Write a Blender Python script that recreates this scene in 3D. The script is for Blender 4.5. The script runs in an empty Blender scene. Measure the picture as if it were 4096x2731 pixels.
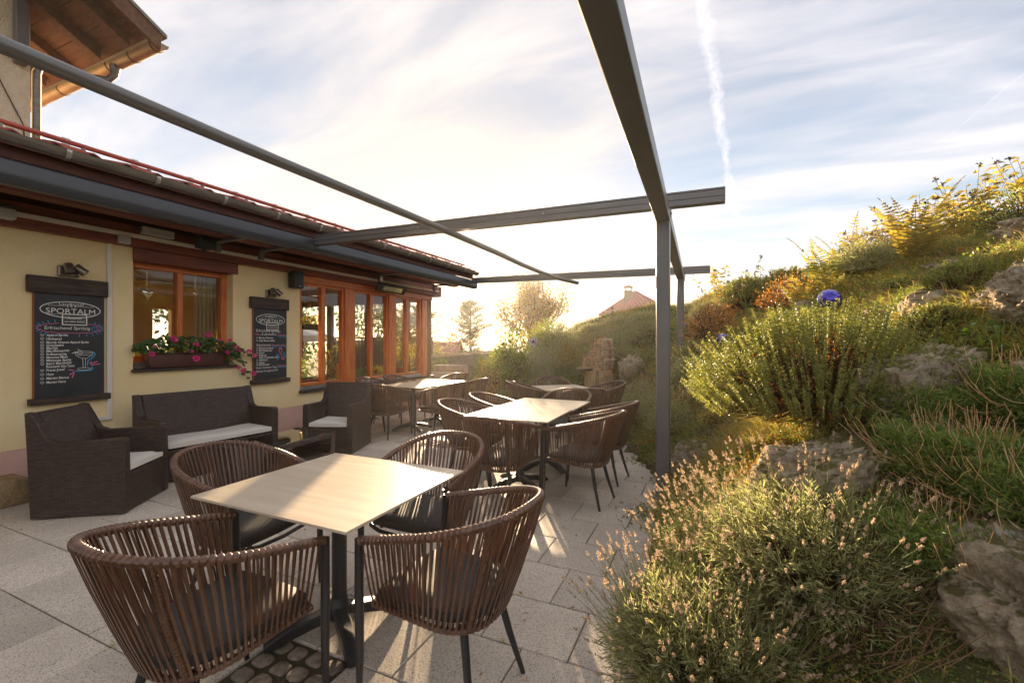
import bpy, bmesh, math, random
import numpy as np
from mathutils import Vector, Matrix, noise

random.seed(7)
RNG = np.random.default_rng(11)
R = math.radians
PI = math.pi
scene = bpy.context.scene
COL = scene.collection

# ------------------------------------------------------------ camera
cam = bpy.data.cameras.new('camera')
cam.sensor_width = 36.0
cam.lens = 36.0 * 1760.0 / 4096.0
cam.clip_start = 0.05
cam.clip_end = 3000.0
camera = bpy.data.objects.new('camera', cam)
COL.objects.link(camera)
camera.location = (0, 0, 1.48)
camera.rotation_euler = (R(90), 0, R(24.15))
scene.camera = camera

# ------------------------------------------------------------ sky and sun
SUN_DIR = Vector((-0.509, 0.868, 0.156)).normalized()
SUN_EL = math.asin(SUN_DIR.z)
SUN_ROT = math.atan2(SUN_DIR.x, SUN_DIR.y)
world = bpy.data.worlds.new('World')
scene.world = world
world.use_nodes = True
wn = world.node_tree.nodes
wl = world.node_tree.links
wn.clear()


def wmath(op, a, b=None, c=None, clamp=False):
    n = wn.new('ShaderNodeMath')
    n.operation = op
    n.use_clamp = clamp
    for i, v in enumerate((a, b, c)):
        if v is None:
            continue
        if isinstance(v, (int, float)):
            n.inputs[i].default_value = v
        else:
            wl.new(v, n.inputs[i])
    return n.outputs[0]


def wvec(op, a, b=None):
    n = wn.new('ShaderNodeVectorMath')
    n.operation = op
    for i, v in enumerate((a, b)):
        if v is None:
            continue
        if isinstance(v, (tuple, list, Vector)):
            n.inputs[i].default_value = tuple(v)
        else:
            wl.new(v, n.inputs[i])
    return n.outputs['Value'] if op == 'DOT_PRODUCT' else n.outputs[0]


def wnoise(vec, scale, detail, rough, dist=0.0):
    n = wn.new('ShaderNodeTexNoise')
    wl.new(vec, n.inputs['Vector'])
    n.inputs['Scale'].default_value = scale
    n.inputs['Detail'].default_value = detail
    n.inputs['Roughness'].default_value = rough
    n.inputs['Distortion'].default_value = dist
    return n.outputs['Fac']


def wramp(fac, a, b):
    n = wn.new('ShaderNodeMapRange')
    n.interpolation_type = 'SMOOTHSTEP'
    wl.new(fac, n.inputs[0])
    n.inputs[1].default_value = a
    n.inputs[2].default_value = b
    return n.outputs[0]


def wmix(fac, a, b):
    n = wn.new('ShaderNodeMix')
    n.data_type = 'RGBA'
    if isinstance(fac, (int, float)):
        n.inputs['Factor'].default_value = fac
    else:
        wl.new(fac, n.inputs['Factor'])
    for k, v in (('A', a), ('B', b)):
        s = [x for x in n.inputs if x.name == k and x.type == 'RGBA'][0]
        if isinstance(v, tuple):
            s.default_value = (*v, 1)
        else:
            wl.new(v, s)
    return [o for o in n.outputs if o.type == 'RGBA'][0]


sky = wn.new('ShaderNodeTexSky')
sky.sky_type = 'NISHITA'
sky.sun_disc = False
sky.sun_elevation = SUN_EL
sky.sun_rotation = SUN_ROT
sky.altitude = 800
sky.air_density = 1.0
sky.dust_density = 0.3
sky.ozone_density = 1.5
tc = wn.new('ShaderNodeTexCoord')
wdir = tc.outputs['Generated']
sep = wn.new('ShaderNodeSeparateXYZ')
wl.new(wdir, sep.inputs[0])
den = wmath('ADD', wmath('MAXIMUM', sep.outputs['Z'], 0.0), 0.16)
cmb = wn.new('ShaderNodeCombineXYZ')
wl.new(wmath('DIVIDE', sep.outputs['X'], den), cmb.inputs[0])
wl.new(wmath('DIVIDE', sep.outputs['Y'], den), cmb.inputs[1])
mp = wn.new('ShaderNodeMapping')
wl.new(cmb.outputs[0], mp.inputs['Vector'])
mp.inputs['Rotation'].default_value = (0, 0, R(-38))
mp.inputs['Scale'].default_value = (0.55, 1.5, 1)
mp.inputs['Location'].default_value = (6.8, 11.6, 0.0)
big = wnoise(mp.outputs[0], 0.5, 3, 0.5, 0.3)
fine = wnoise(mp.outputs[0], 2.2, 8, 0.55, 0.35)
cl = wmath('ADD', wmath('MULTIPLY', big, 0.72), wmath('MULTIPLY', fine, 0.42))
cover = wramp(cl, 0.40, 0.66)
cover = wmath('ADD', wmath('MULTIPLY', cover, 0.70), 0.26, clamp=True)
sdot = wmath('MAXIMUM', wvec('DOT_PRODUCT', wdir, tuple(SUN_DIR)), 0.0)
cover = wmath('MAXIMUM', cover, wmath('MULTIPLY', wmath('POWER', sdot, 9.0), 0.93))
# thin cirrus scatters the low sun forward: a wide warm aureole and a tight bright one
g_wide = wmath('POWER', sdot, 7.0)
g_mid = wmath('POWER', sdot, 60.0)
g_tight = wmath('POWER', sdot, 900.0)
streak = wmath('ADD', wmath('MULTIPLY', fine, 0.62), 0.69)
cl_base = wmix(g_wide, (5.15, 4.85, 4.9), (4.8, 4.05, 3.3))
n_ = wn.new('ShaderNodeVectorMath')
n_.operation = 'SCALE'
wl.new(cl_base, n_.inputs[0])
wl.new(streak, n_.inputs['Scale'])
cl_col = n_.outputs[0]
sky_mix = wmix(cover, sky.outputs[0], cl_col)


def wscale(col, f):
    n = wn.new('ShaderNodeVectorMath')
    n.operation = 'SCALE'
    if isinstance(col, tuple):
        n.inputs[0].default_value = col
    else:
        wl.new(col, n.inputs[0])
    wl.new(f, n.inputs['Scale'])
    return n.outputs[0]


sky_mix = wvec('ADD', sky_mix, wscale((0.6, 0.42, 0.22), g_mid))
sky_mix = wvec('ADD', sky_mix, wscale((24.0, 19.0, 12.0), g_tight))


def contrail(p0, p1, width, strength, seed):
    """ice trail of an aircraft: a band around the great circle through two directions"""
    global sky_mix
    a = Vector(p0).normalized()
    b = Vector(p1).normalized()
    nrm = a.cross(b).normalized()
    mid = (a + b).normalized()
    along = (b - a).normalized()
    wob = wn.new('ShaderNodeTexNoise')
    wl.new(wdir, wob.inputs['Vector'])
    wob.inputs['Scale'].default_value = 26 + seed
    wob.inputs['Detail'].default_value = 8
    wob.inputs['Roughness'].default_value = 0.7
    off = wmath('MULTIPLY', wmath('SUBTRACT', wob.outputs['Fac'], 0.5), width * 3.0)
    dist = wmath('ABSOLUTE', wmath('ADD', wvec('DOT_PRODUCT', wdir, tuple(nrm)), off))
    t = wvec('DOT_PRODUCT', wdir, tuple(along))
    t0, t1 = a.dot(along), b.dot(along)
    w_ = wmath('ADD', wmath('MULTIPLY', wramp(t, t1, t0), width * 0.75), width * 0.35)
    band = wmath('SUBTRACT', 1.0, wmath('DIVIDE', dist, w_), clamp=True)
    band = wmath('POWER', band, 0.8)
    fade = wmath('MULTIPLY', wramp(t, t1, t1 - 0.25 * (t1 - t0)), wramp(wvec('DOT_PRODUCT', wdir, tuple(mid)), 0.0, 0.3))
    puff = wramp(wnoise(wdir, 60.0, 5, 0.65, 0.5), 0.2, 0.62)
    fac = wmath('MULTIPLY', wmath('MULTIPLY', band, fade), wmath('MULTIPLY', puff, strength))
    sky_mix = wmix(fac, sky_mix, (6.4, 6.1, 6.1))


def pixdir(u, v):
    a = R(24.15)
    k = (u - 2048) / 1760
    return (-math.sin(a) + k * math.cos(a), math.cos(a) + k * math.sin(a), -(v - 1365.5) / 1760)


contrail(pixdir(2800, -60), pixdir(2955, 960), 0.015, 0.5, 0)
contrail(pixdir(4090, 300), pixdir(3650, 660), 0.0016, 0.2, 9)
bg = wn.new('ShaderNodeBackground')
wl.new(sky_mix, bg.inputs['Color'])
bg.inputs['Strength'].default_value = 0.05
wo = wn.new('ShaderNodeOutputWorld')
wl.new(bg.outputs[0], wo.inputs['Surface'])

sl = bpy.data.lights.new('sun', 'SUN')
sl.energy = 5.0
sl.angle = R(0.5)
sl.color = (1.0, 0.74, 0.46)
sun = bpy.data.objects.new('sun', sl)
COL.objects.link(sun)
sun.rotation_euler = (-SUN_DIR).to_track_quat('-Z', 'Y').to_euler()
sun.location = (-20, 34, 12)

vs = scene.view_settings
vs.view_transform = 'Standard'
vs.look = 'None'
vs.exposure = 2.12
vs.gamma = 1.0
vs.use_curve_mapping = False
scene.render.engine = 'CYCLES'
scene.cycles.max_bounces = 8
scene.cycles.diffuse_bounces = 4
scene.cycles.glossy_bounces = 3
scene.cycles.transmission_bounces = 4
scene.cycles.transparent_max_bounces = 16
scene.cycles.use_denoising = True
scene.cycles.caustics_reflective = False
scene.cycles.caustics_refractive = False


# ------------------------------------------------------------ materials
def nodes_of(m):
    return m.node_tree.nodes, m.node_tree.links


def M(name, col, rough=0.6, metal=0.0, col2=None, scale=6.0, stretch=(1, 1, 1), detail=5, lo=0.35, hi=0.65,
      bump=0.0, bscale=40.0, bdist=0.01, rand=0.0, spec=0.5, transl=0.0, island=None, coords='Object',
      col3=None, scale3=2.0, lo3=0.5, hi3=0.75, speck=None, coat=0.0, up=None):
    m = bpy.data.materials.new(name)
    m.use_nodes = True
    N, L = nodes_of(m)
    bs = N['Principled BSDF']
    out = [n for n in N if n.type == 'OUTPUT_MATERIAL'][0]
    bs.inputs['Roughness'].default_value = rough
    bs.inputs['Metallic'].default_value = metal
    bs.inputs['Specular IOR Level'].default_value = spec
    bs.inputs['Coat Weight'].default_value = coat
    tcn = N.new('ShaderNodeTexCoord')
    mapn = N.new('ShaderNodeMapping')
    mapn.inputs['Scale'].default_value = stretch
    if coords == 'World':
        L.new(N.new('ShaderNodeNewGeometry').outputs['Position'], mapn.inputs['Vector'])
    else:
        L.new(tcn.outputs[coords], mapn.inputs['Vector'])
    vec = mapn.outputs[0]

    def noise_n(sc, det, rg=0.55):
        n = N.new('ShaderNodeTexNoise')
        L.new(vec, n.inputs['Vector'])
        n.inputs['Scale'].default_value = sc
        n.inputs['Detail'].default_value = det
        n.inputs['Roughness'].default_value = rg
        return n.outputs['Fac']

    def mixc(fac, a, b):
        n = N.new('ShaderNodeMix')
        n.data_type = 'RGBA'
        L.new(fac, n.inputs['Factor']) if not isinstance(fac, float) else setattr(n.inputs['Factor'], 'default_value', fac)
        ss = [x for x in n.inputs if x.type == 'RGBA']
        for s, v in zip(ss, (a, b)):
            if isinstance(v, tuple):
                s.default_value = (*v, 1)
            else:
                L.new(v, s)
        return [o for o in n.outputs if o.type == 'RGBA'][0]

    def rampf(fac, a, b):
        n = N.new('ShaderNodeMapRange')
        n.interpolation_type = 'SMOOTHSTEP'
        L.new(fac, n.inputs[0])
        n.inputs[1].default_value = a
        n.inputs[2].default_value = b
        return n.outputs[0]

    c = col
    if island:
        g = N.new('ShaderNodeNewGeometry')
        rp = N.new('ShaderNodeValToRGB')
        els = rp.color_ramp.elements
        k = len(island)
        for i, cc in enumerate(island):
            p = i / max(1, k - 1)
            e = els[i] if i < 2 else els.new(p)
            e.position = p
            e.color = (*cc, 1)
        L.new(g.outputs['Random Per Island'], rp.inputs[0])
        c = rp.outputs[0]
    if col2 is not None:
        c = mixc(rampf(noise_n(scale, detail), lo, hi), c, col2)
    if col3 is not None:
        c = mixc(rampf(noise_n(scale3, 4), lo3, hi3), c, col3)
    if speck is not None:
        vo = N.new('ShaderNodeTexVoronoi')
        vo.feature = 'F1'
        L.new(vec, vo.inputs['Vector'])
        vo.inputs['Scale'].default_value = speck[1]
        sc_ = N.new('ShaderNodeSeparateColor')
        L.new(vo.outputs['Color'], sc_.inputs[0])
        c = mixc(rampf(sc_.outputs[0], speck[2], speck[2] + 0.12), c, speck[0])
    if up is not None:
        g2 = N.new('ShaderNodeNewGeometry')
        s2 = N.new('ShaderNodeSeparateXYZ')
        L.new(g2.outputs['Normal'], s2.inputs[0])
        mm = N.new('ShaderNodeMath')
        mm.operation = 'ADD'
        L.new(s2.outputs['Z'], mm.inputs[0])
        m2 = N.new('ShaderNodeMath')
        m2.operation = 'MULTIPLY_ADD'
        L.new(noise_n(up[1], 5), m2.inputs[0])
        m2.inputs[1].default_value = 1.6
        m2.inputs[2].default_value = -0.8
        L.new(m2.outputs[0], mm.inputs[1])
        c = mixc(rampf(mm.outputs[0], up[2], up[2] + 0.35), c, up[0])
    if rand:
        oi = N.new('ShaderNodeObjectInfo')
        hs = N.new('ShaderNodeHueSaturation')
        mr = N.new('ShaderNodeMapRange')
        L.new(oi.outputs['Random'], mr.inputs[0])
        mr.inputs[3].default_value = 1 - rand
        mr.inputs[4].default_value = 1 + rand
        L.new(mr.outputs[0], hs.inputs['Value'])
        if isinstance(c, tuple):
            hs.inputs['Color'].default_value = (*c, 1)
        else:
            L.new(c, hs.inputs['Color'])
        c = hs.outputs[0]
    if isinstance(c, tuple):
        bs.inputs['Base Color'].default_value = (*c, 1)
    else:
        L.new(c, bs.inputs['Base Color'])
    if bump:
        b = N.new('ShaderNodeBump')
        b.inputs['Strength'].default_value = bump
        b.inputs['Distance'].default_value = bdist
        L.new(noise_n(bscale, 6, 0.6), b.inputs['Height'])
        L.new(b.outputs[0], bs.inputs['Normal'])
    if transl:
        t = N.new('ShaderNodeBsdfTranslucent')
        if isinstance(c, tuple):
            t.inputs[0].default_value = (*c, 1)
        else:
            h = N.new('ShaderNodeHueSaturation')
            h.inputs['Value'].default_value = 1.5
            h.inputs['Saturation'].default_value = 1.1
            L.new(c, h.inputs['Color'])
            L.new(h.outputs[0], t.inputs[0])
        mx = N.new('ShaderNodeMixShader')
        mx.inputs[0].default_value = transl
        L.new(bs.outputs[0], mx.inputs[1])
        L.new(t.outputs[0], mx.inputs[2])
        L.new(mx.outputs[0], out.inputs['Surface'])
    return m


def glass_mat(name, tint=(1, 1, 1), refl=0.9):
    m = bpy.data.materials.new(name)
    m.use_nodes = True
    N, L = nodes_of(m)
    N.clear()
    o = N.new('ShaderNodeOutputMaterial')
    t = N.new('ShaderNodeBsdfTransparent')
    t.inputs[0].default_value = (*tint, 1)
    g = N.new('ShaderNodeBsdfGlossy')
    g.inputs['Roughness'].default_value = 0.015
    fr = N.new('ShaderNodeFresnel')
    fr.inputs[0].default_value = 1.55
    mu = N.new('ShaderNodeMath')
    mu.operation = 'MULTIPLY'
    mu.inputs[1].default_value = refl * 1.7
    mu.use_clamp = True
    geo = N.new('ShaderNodeNewGeometry')
    inv = N.new('ShaderNodeMath')
    inv.operation = 'SUBTRACT'
    inv.inputs[0].default_value = 1.0
    L.new(geo.outputs['Backfacing'], inv.inputs[1])
    mf = N.new('ShaderNodeMath')
    mf.operation = 'MULTIPLY'
    L.new(fr.outputs[0], mf.inputs[0])
    L.new(inv.outputs[0], mf.inputs[1])
    L.new(mf.outputs[0], mu.inputs[0])
    mx = N.new('ShaderNodeMixShader')
    L.new(mu.outputs[0], mx.inputs[0])
    L.new(t.outputs[0], mx.inputs[1])
    L.new(g.outputs[0], mx.inputs[2])
    L.new(mx.outputs[0], o.inputs[0])
    return m


def wicker_mat(name, c1, c2, gap, bw, bh):
    m = bpy.data.materials.new(name)
    m.use_nodes = True
    N, L = nodes_of(m)
    bs = N['Principled BSDF']
    tcn = N.new('ShaderNodeTexCoord')
    br = N.new('ShaderNodeTexBrick')
    L.new(tcn.outputs['UV'], br.inputs['Vector'])
    br.inputs['Color1'].default_value = (*c1, 1)
    br.inputs['Color2'].default_value = (*c2, 1)
    br.inputs['Mortar'].default_value = (*gap, 1)
    br.inputs['Scale'].default_value = 1.0
    br.inputs['Mortar Size'].default_value = bh * 0.17
    br.inputs['Mortar Smooth'].default_value = 1.0
    br.inputs['Brick Width'].default_value = bw
    br.inputs['Row Height'].default_value = bh
    L.new(br.outputs['Color'], bs.inputs['Base Color'])
    bs.inputs['Roughness'].default_value = 0.42
    b = N.new('ShaderNodeBump')
    b.invert = True
    b.inputs['Strength'].default_value = 0.9
    b.inputs['Distance'].default_value = 0.004
    L.new(br.outputs['Fac'], b.inputs['Height'])
    L.new(b.outputs[0], bs.inputs['Normal'])
    return m


MT = {}
MT['plaster'] = M('yellow_plaster', (0.94, 0.77, 0.45), 0.9, col2=(0.92, 0.72, 0.39), scale=1.6, bump=0.7, bscale=70, bdist=0.012,
                  col3=(0.84, 0.58, 0.24), scale3=1.1, lo3=0.62, hi3=0.85)
MT['plinth'] = M('pink_plinth', (0.76, 0.48, 0.40), 0.9, col2=(0.70, 0.43, 0.35), scale=3, bump=0.5, bscale=120, bdist=0.01)
MT['house_plaster'] = M('cream_roughcast', (0.88, 0.76, 0.56), 0.95, col2=(0.80, 0.67, 0.47), scale=9, bump=1.0, bscale=45, bdist=0.03)
MT['beam'] = M('dark_red_timber', (0.24, 0.06, 0.03), 0.5, col2=(0.15, 0.038, 0.02), scale=3, stretch=(6, 0.8, 6), bump=0.25, bscale=14)
MT['frame'] = M('orange_stained_wood', (0.74, 0.24, 0.06), 0.38, col2=(0.55, 0.13, 0.03), scale=4, stretch=(9, 9, 0.9), bump=0.2, bscale=18, spec=0.5)
MT['frame_h'] = M('orange_stained_wood_rails', (0.70, 0.22, 0.055), 0.38, col2=(0.50, 0.12, 0.03), scale=4, stretch=(9, 0.9, 9), bump=0.2, bscale=18)
MT['soffit'] = M('brown_roof_boards', (0.15, 0.062, 0.026), 0.7, col2=(0.09, 0.034, 0.014), scale=4, stretch=(1, 5, 5), bump=0.3, bscale=12)
MT['soffit_red'] = M('red_brown_soffit', (0.11, 0.028, 0.016), 0.7, col2=(0.07, 0.018, 0.010), scale=4, stretch=(5, 1, 5), bump=0.3, bscale=12)
MT['board_wood'] = M('weathered_dark_plank', (0.075, 0.045, 0.032), 0.6, col2=(0.03, 0.018, 0.013), scale=5, stretch=(5, 1.0, 8), bump=0.5, bscale=14)
MT['chalkboard'] = M('chalkboard_slate', (0.022, 0.024, 0.028), 0.55, col2=(0.034, 0.036, 0.04), scale=3, bump=0.05)
MT['board_edge'] = M('rusty_board_edge', (0.30, 0.085, 0.025), 0.6)
MT['chalk'] = M('white_chalk', (0.85, 0.83, 0.78), 0.9)
MT['chalk_pink'] = M('pink_chalk', (0.80, 0.20, 0.36), 0.9)
MT['chalk_blue'] = M('blue_chalk', (0.06, 0.40, 0.75), 0.9)
MT['anthracite'] = M('anthracite_powder_coat', (0.145, 0.147, 0.152), 0.34, col2=(0.125, 0.127, 0.132), scale=4, spec=0.6, bump=0.03, bscale=300)
MT['rail'] = M('grey_aluminium_rail', (0.17, 0.165, 0.16), 0.36, metal=0.35, spec=0.5)
MT['zinc'] = M('weathered_zinc', (0.22, 0.20, 0.17), 0.42, metal=0.6, col2=(0.16, 0.14, 0.115), scale=5, stretch=(4, 0.6, 4))
MT['zinc_tan'] = M('tan_gutter', (0.36, 0.27, 0.17), 0.5, metal=0.3, col2=(0.28, 0.21, 0.13), scale=4)
MT['red_pipe'] = M('red_snow_guard', (0.44, 0.085, 0.05), 0.45)
MT['tile'] = M('red_roof_tile', (0.36, 0.062, 0.04), 0.55, col2=(0.26, 0.045, 0.03), scale=6, rand=0.18, bump=0.1)
MT['galv'] = M('galvanised_steel', (0.48, 0.46, 0.43), 0.4, metal=0.8)
MT['alu'] = M('silver_threshold', (0.62, 0.62, 0.62), 0.3, metal=0.8)
MT['sill'] = M('dark_sill_metal', (0.06, 0.045, 0.04), 0.4, metal=0.3)
MT['conduit'] = M('ivory_conduit', (0.76, 0.71, 0.62), 0.5)
MT['black_plastic'] = M('black_plastic', (0.018, 0.018, 0.02), 0.45)
MT['grey_plastic'] = M('light_grey_plastic', (0.50, 0.48, 0.45), 0.5)
MT['spot'] = M('bronze_spotlight', (0.25, 0.21, 0.17), 0.33, metal=0.75)
MT['heater'] = M('heater_housing', (0.05, 0.055, 0.06), 0.4, metal=0.3)
MT['reflector'] = M('heater_reflector', (0.8, 0.76, 0.7), 0.16, metal=1.0)
MT['glass'] = glass_mat('window_glass', (0.94, 0.95, 0.93))
MT['glass_far'] = glass_mat('rear_window_glass', (0.97, 0.97, 0.95), 0.6)
MT['table_glass'] = glass_mat('smoked_table_glass', (0.35, 0.33, 0.31), 1.3)
MT['slab'] = M('granite_slab', (0.70, 0.61, 0.50), 0.70, col2=(0.58, 0.50, 0.405), scale=1.7, coords='World', rand=0.15, bump=0.4, bscale=170, bdist=0.004,
               speck=((0.26, 0.23, 0.20), 260, 0.76), col3=(0.60, 0.53, 0.44), scale3=60, lo3=0.5, hi3=0.68)
MT['joint'] = M('mossy_joint', (0.055, 0.055, 0.025), 0.95, col2=(0.09, 0.065, 0.035), scale=3, bump=0.6, bscale=60)
MT['cobble'] = M('granite_cobble', (0.36, 0.29, 0.22), 0.8, col2=(0.20, 0.16, 0.12), scale=24, coords='World', rand=0.2, bump=0.9, bscale=60, bdist=0.012)
MT['top'] = M('pale_wood_ceramic_top', (0.66, 0.55, 0.41), 0.30, col2=(0.58, 0.47, 0.345), scale=2.4, stretch=(0.9, 9, 1), detail=8, lo=0.3, hi=0.72,
              col3=(0.72, 0.62, 0.48), scale3=1.4, lo3=0.4, hi3=0.8, spec=0.5)
MT['steel'] = M('black_cast_iron', (0.022, 0.022, 0.024), 0.36, spec=0.6, bump=0.05, bscale=200)
MT['strap'] = M('brown_leather_strap', (0.145, 0.066, 0.034), 0.34, col2=(0.095, 0.04, 0.021), scale=9, rand=0.16, spec=0.6, bump=0.08, bscale=150)
MT['rim'] = M('brown_wrapped_strap', (0.165, 0.076, 0.04), 0.28, col2=(0.10, 0.043, 0.023), scale=26, spec=0.65)
MT['cushion'] = M('charcoal_seat_pad', (0.032, 0.031, 0.032), 0.75, col2=(0.05, 0.047, 0.045), scale=120, bump=0.25, bscale=400, bdist=0.002)
MT['wicker'] = wicker_mat('dark_wicker', (0.085, 0.052, 0.039), (0.045, 0.027, 0.02), (0.008, 0.005, 0.004), 0.052, 0.017)
MT['white_cushion'] = M('off_white_cushion', (0.76, 0.71, 0.63), 0.85, bump=0.3, bscale=7, bdist=0.02)
MT['sandstone'] = M('rough_sandstone', (0.42, 0.29, 0.15), 0.9, col2=(0.30, 0.20, 0.10), scale=10, bump=0.9, bscale=22, bdist=0.03)
MT['step_stone'] = M('pale_step_stone', (0.46, 0.37, 0.27), 0.9, col2=(0.36, 0.28, 0.2), scale=8, bump=0.8, bscale=20, bdist=0.02)
def rock_mat():
    m = bpy.data.materials.new('weathered_rock')
    m.use_nodes = True
    N, L = nodes_of(m)
    bs = N['Principled BSDF']
    bs.inputs['Roughness'].default_value = 0.92
    pos = N.new('ShaderNodeNewGeometry')
    def nz(sc, det, rg, dist=0.0):
        n = N.new('ShaderNodeTexNoise')
        L.new(pos.outputs['Position'], n.inputs['Vector'])
        n.inputs['Scale'].default_value = sc
        n.inputs['Detail'].default_value = det
        n.inputs['Roughness'].default_value = rg
        n.inputs['Distortion'].default_value = dist
        return n.outputs['Fac']
    def ramp(fac, stops):
        r_ = N.new('ShaderNodeValToRGB')
        e = r_.color_ramp.elements
        for q, (p, c) in enumerate(stops):
            x = e[q] if q < 2 else e.new(p)
            x.position = p
            x.color = (*c, 1)
        L.new(fac, r_.inputs[0])
        return r_.outputs[0]
    def mix(f, a, b):
        n = N.new('ShaderNodeMix')
        n.data_type = 'RGBA'
        L.new(f, n.inputs['Factor'])
        ss = [x for x in n.inputs if x.type == 'RGBA']
        for s_, v in zip(ss, (a, b)):
            if isinstance(v, tuple):
                s_.default_value = (*v, 1)
            else:
                L.new(v, s_)
        return [o for o in n.outputs if o.type == 'RGBA'][0]
    def mr(f, a, b):
        n = N.new('ShaderNodeMapRange')
        n.interpolation_type = 'SMOOTHSTEP'
        L.new(f, n.inputs[0])
        n.inputs[1].default_value = a
        n.inputs[2].default_value = b
        return n.outputs[0]
    grain = nz(22, 10, 0.72)
    c = ramp(grain, [(0.28, (0.16, 0.115, 0.07)), (0.40, (0.42, 0.33, 0.21)), (0.52, (0.62, 0.50, 0.34)), (0.68, (0.74, 0.63, 0.46))])
    c = mix(mr(nz(5, 6, 0.6, 0.4), 0.52, 0.66), c, (0.34, 0.27, 0.19))
    c = mix(mr(nz(9, 4, 0.5), 0.62, 0.70), c, (0.55, 0.53, 0.44))
    sp = N.new('ShaderNodeSeparateXYZ')
    L.new(pos.outputs['Normal'], sp.inputs[0])
    ad_ = N.new('ShaderNodeMath')
    ad_.operation = 'MULTIPLY_ADD'
    L.new(nz(7, 5, 0.6), ad_.inputs[0])
    ad_.inputs[1].default_value = 1.7
    L.new(sp.outputs['Z'], ad_.inputs[2])
    c = mix(mr(ad_.outputs[0], 1.45, 1.8), c, (0.16, 0.135, 0.035))
    L.new(c, bs.inputs['Base Color'])
    vo = N.new('ShaderNodeTexVoronoi')
    L.new(pos.outputs['Position'], vo.inputs['Vector'])
    vo.inputs['Scale'].default_value = 34
    hh = N.new('ShaderNodeMath')
    hh.operation = 'MULTIPLY_ADD'
    L.new(vo.outputs['Distance'], hh.inputs[0])
    hh.inputs[1].default_value = 0.35
    L.new(grain, hh.inputs[2])
    b_ = N.new('ShaderNodeBump')
    b_.inputs['Strength'].default_value = 1.0
    b_.inputs['Distance'].default_value = 0.05
    L.new(hh.outputs[0], b_.inputs['Height'])
    L.new(b_.outputs[0], bs.inputs['Normal'])
    return m


MT['rock'] = rock_mat()
MT['cassette'] = M('dark_cassette', (0.04, 0.044, 0.052), 0.35, spec=0.6)
MT['soil'] = M('dark_garden_soil', (0.085, 0.055, 0.028), 0.95, col2=(0.13, 0.10, 0.04), scale=3, bump=1.0, bscale=18, bdist=0.06,
               col3=(0.10, 0.115, 0.03), scale3=1.2, lo3=0.45, hi3=0.65)
MT['field'] = M('far_meadow', (0.10, 0.10, 0.035), 0.95, col2=(0.06, 0.075, 0.025), scale=0.05, bump=0.2, bscale=2)
MT['bark'] = M('grey_brown_bark', (0.11, 0.075, 0.05), 0.9, col2=(0.06, 0.04, 0.03), scale=10, stretch=(4, 4, 1), bump=0.6, bscale=20)
MT['stem'] = M('brown_woody_stem', (0.15, 0.075, 0.035), 0.8, col2=(0.10, 0.05, 0.025), scale=10)
MT['lav_leaf'] = M('lavender_leaf', (0.1, 0.1, 0.05), 0.6, island=[(0.205, 0.232, 0.098), (0.328, 0.342, 0.146), (0.492, 0.464, 0.256), (0.260, 0.305, 0.098)], transl=0.42, spec=0.3)
MT['lav_stalk'] = M('lavender_stalk', (0.2, 0.2, 0.08), 0.7, island=[(0.24, 0.27, 0.09), (0.33, 0.33, 0.14)], transl=0.3)
MT['lav_head'] = M('faded_lavender_spike', (0.4, 0.28, 0.2), 0.8, island=[(0.46, 0.34, 0.22), (0.60, 0.47, 0.31), (0.42, 0.31, 0.28), (0.54, 0.43, 0.26)], transl=0.3)
MT['hebe_leaf'] = M('hebe_leaf', (0.1, 0.1, 0.05), 0.5, island=[(0.116, 0.140, 0.034), (0.191, 0.207, 0.049), (0.328, 0.317, 0.085), (0.150, 0.171, 0.043)], transl=0.35, spec=0.35)
MT['hebe_dry'] = M('hebe_dry_leaf', (0.1, 0.1, 0.05), 0.5, island=[(0.515, 0.168, 0.039), (0.713, 0.300, 0.052), (0.297, 0.098, 0.035)], transl=0.3)
MT['fern'] = M('golden_fern', (0.1, 0.1, 0.05), 0.55, island=[(0.20, 0.19, 0.045), (0.30, 0.25, 0.055), (0.40, 0.28, 0.06), (0.16, 0.18, 0.045)], transl=0.4)
MT['fern_green'] = M('green_fern', (0.1, 0.1, 0.05), 0.55, island=[(0.139, 0.177, 0.035), (0.277, 0.265, 0.052), (0.396, 0.300, 0.052)], transl=0.4)
MT['grass'] = M('hill_grass', (0.1, 0.1, 0.05), 0.6, island=[(0.150, 0.195, 0.043), (0.232, 0.256, 0.055), (0.342, 0.305, 0.073), (0.465, 0.342, 0.110)], transl=0.4)
MT['dry_grass'] = M('dry_grass', (0.1, 0.1, 0.05), 0.7, island=[(0.42, 0.30, 0.12), (0.50, 0.38, 0.18), (0.34, 0.20, 0.08), (0.30, 0.28, 0.09)], transl=0.35)
MT['cover'] = M('ground_cover_leaf', (0.1, 0.1, 0.05), 0.55, island=[(0.096, 0.146, 0.030), (0.150, 0.207, 0.043), (0.260, 0.268, 0.055), (0.369, 0.293, 0.073)], transl=0.35)
MT['sedum'] = M('rusty_sedum', (0.1, 0.1, 0.05), 0.55, island=[(0.515, 0.150, 0.039), (0.396, 0.212, 0.052), (0.653, 0.300, 0.071), (0.198, 0.177, 0.052)], transl=0.3)
MT['wiry'] = M('bleached_stalk', (0.1, 0.1, 0.05), 0.6, island=[(0.74, 0.50, 0.25), (0.80, 0.60, 0.36), (0.62, 0.34, 0.14), (0.70, 0.54, 0.33)], transl=0.3)
MT['green_leaf'] = M('fresh_leaf', (0.1, 0.1, 0.05), 0.5, island=[(0.109, 0.183, 0.037), (0.178, 0.244, 0.049), (0.273, 0.317, 0.073)], transl=0.38)
MT['olive_leaf'] = M('olive_leaf', (0.1, 0.1, 0.05), 0.5, island=[(0.258, 0.248, 0.052), (0.396, 0.318, 0.071), (0.179, 0.195, 0.044), (0.515, 0.300, 0.071)], transl=0.4)
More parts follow.
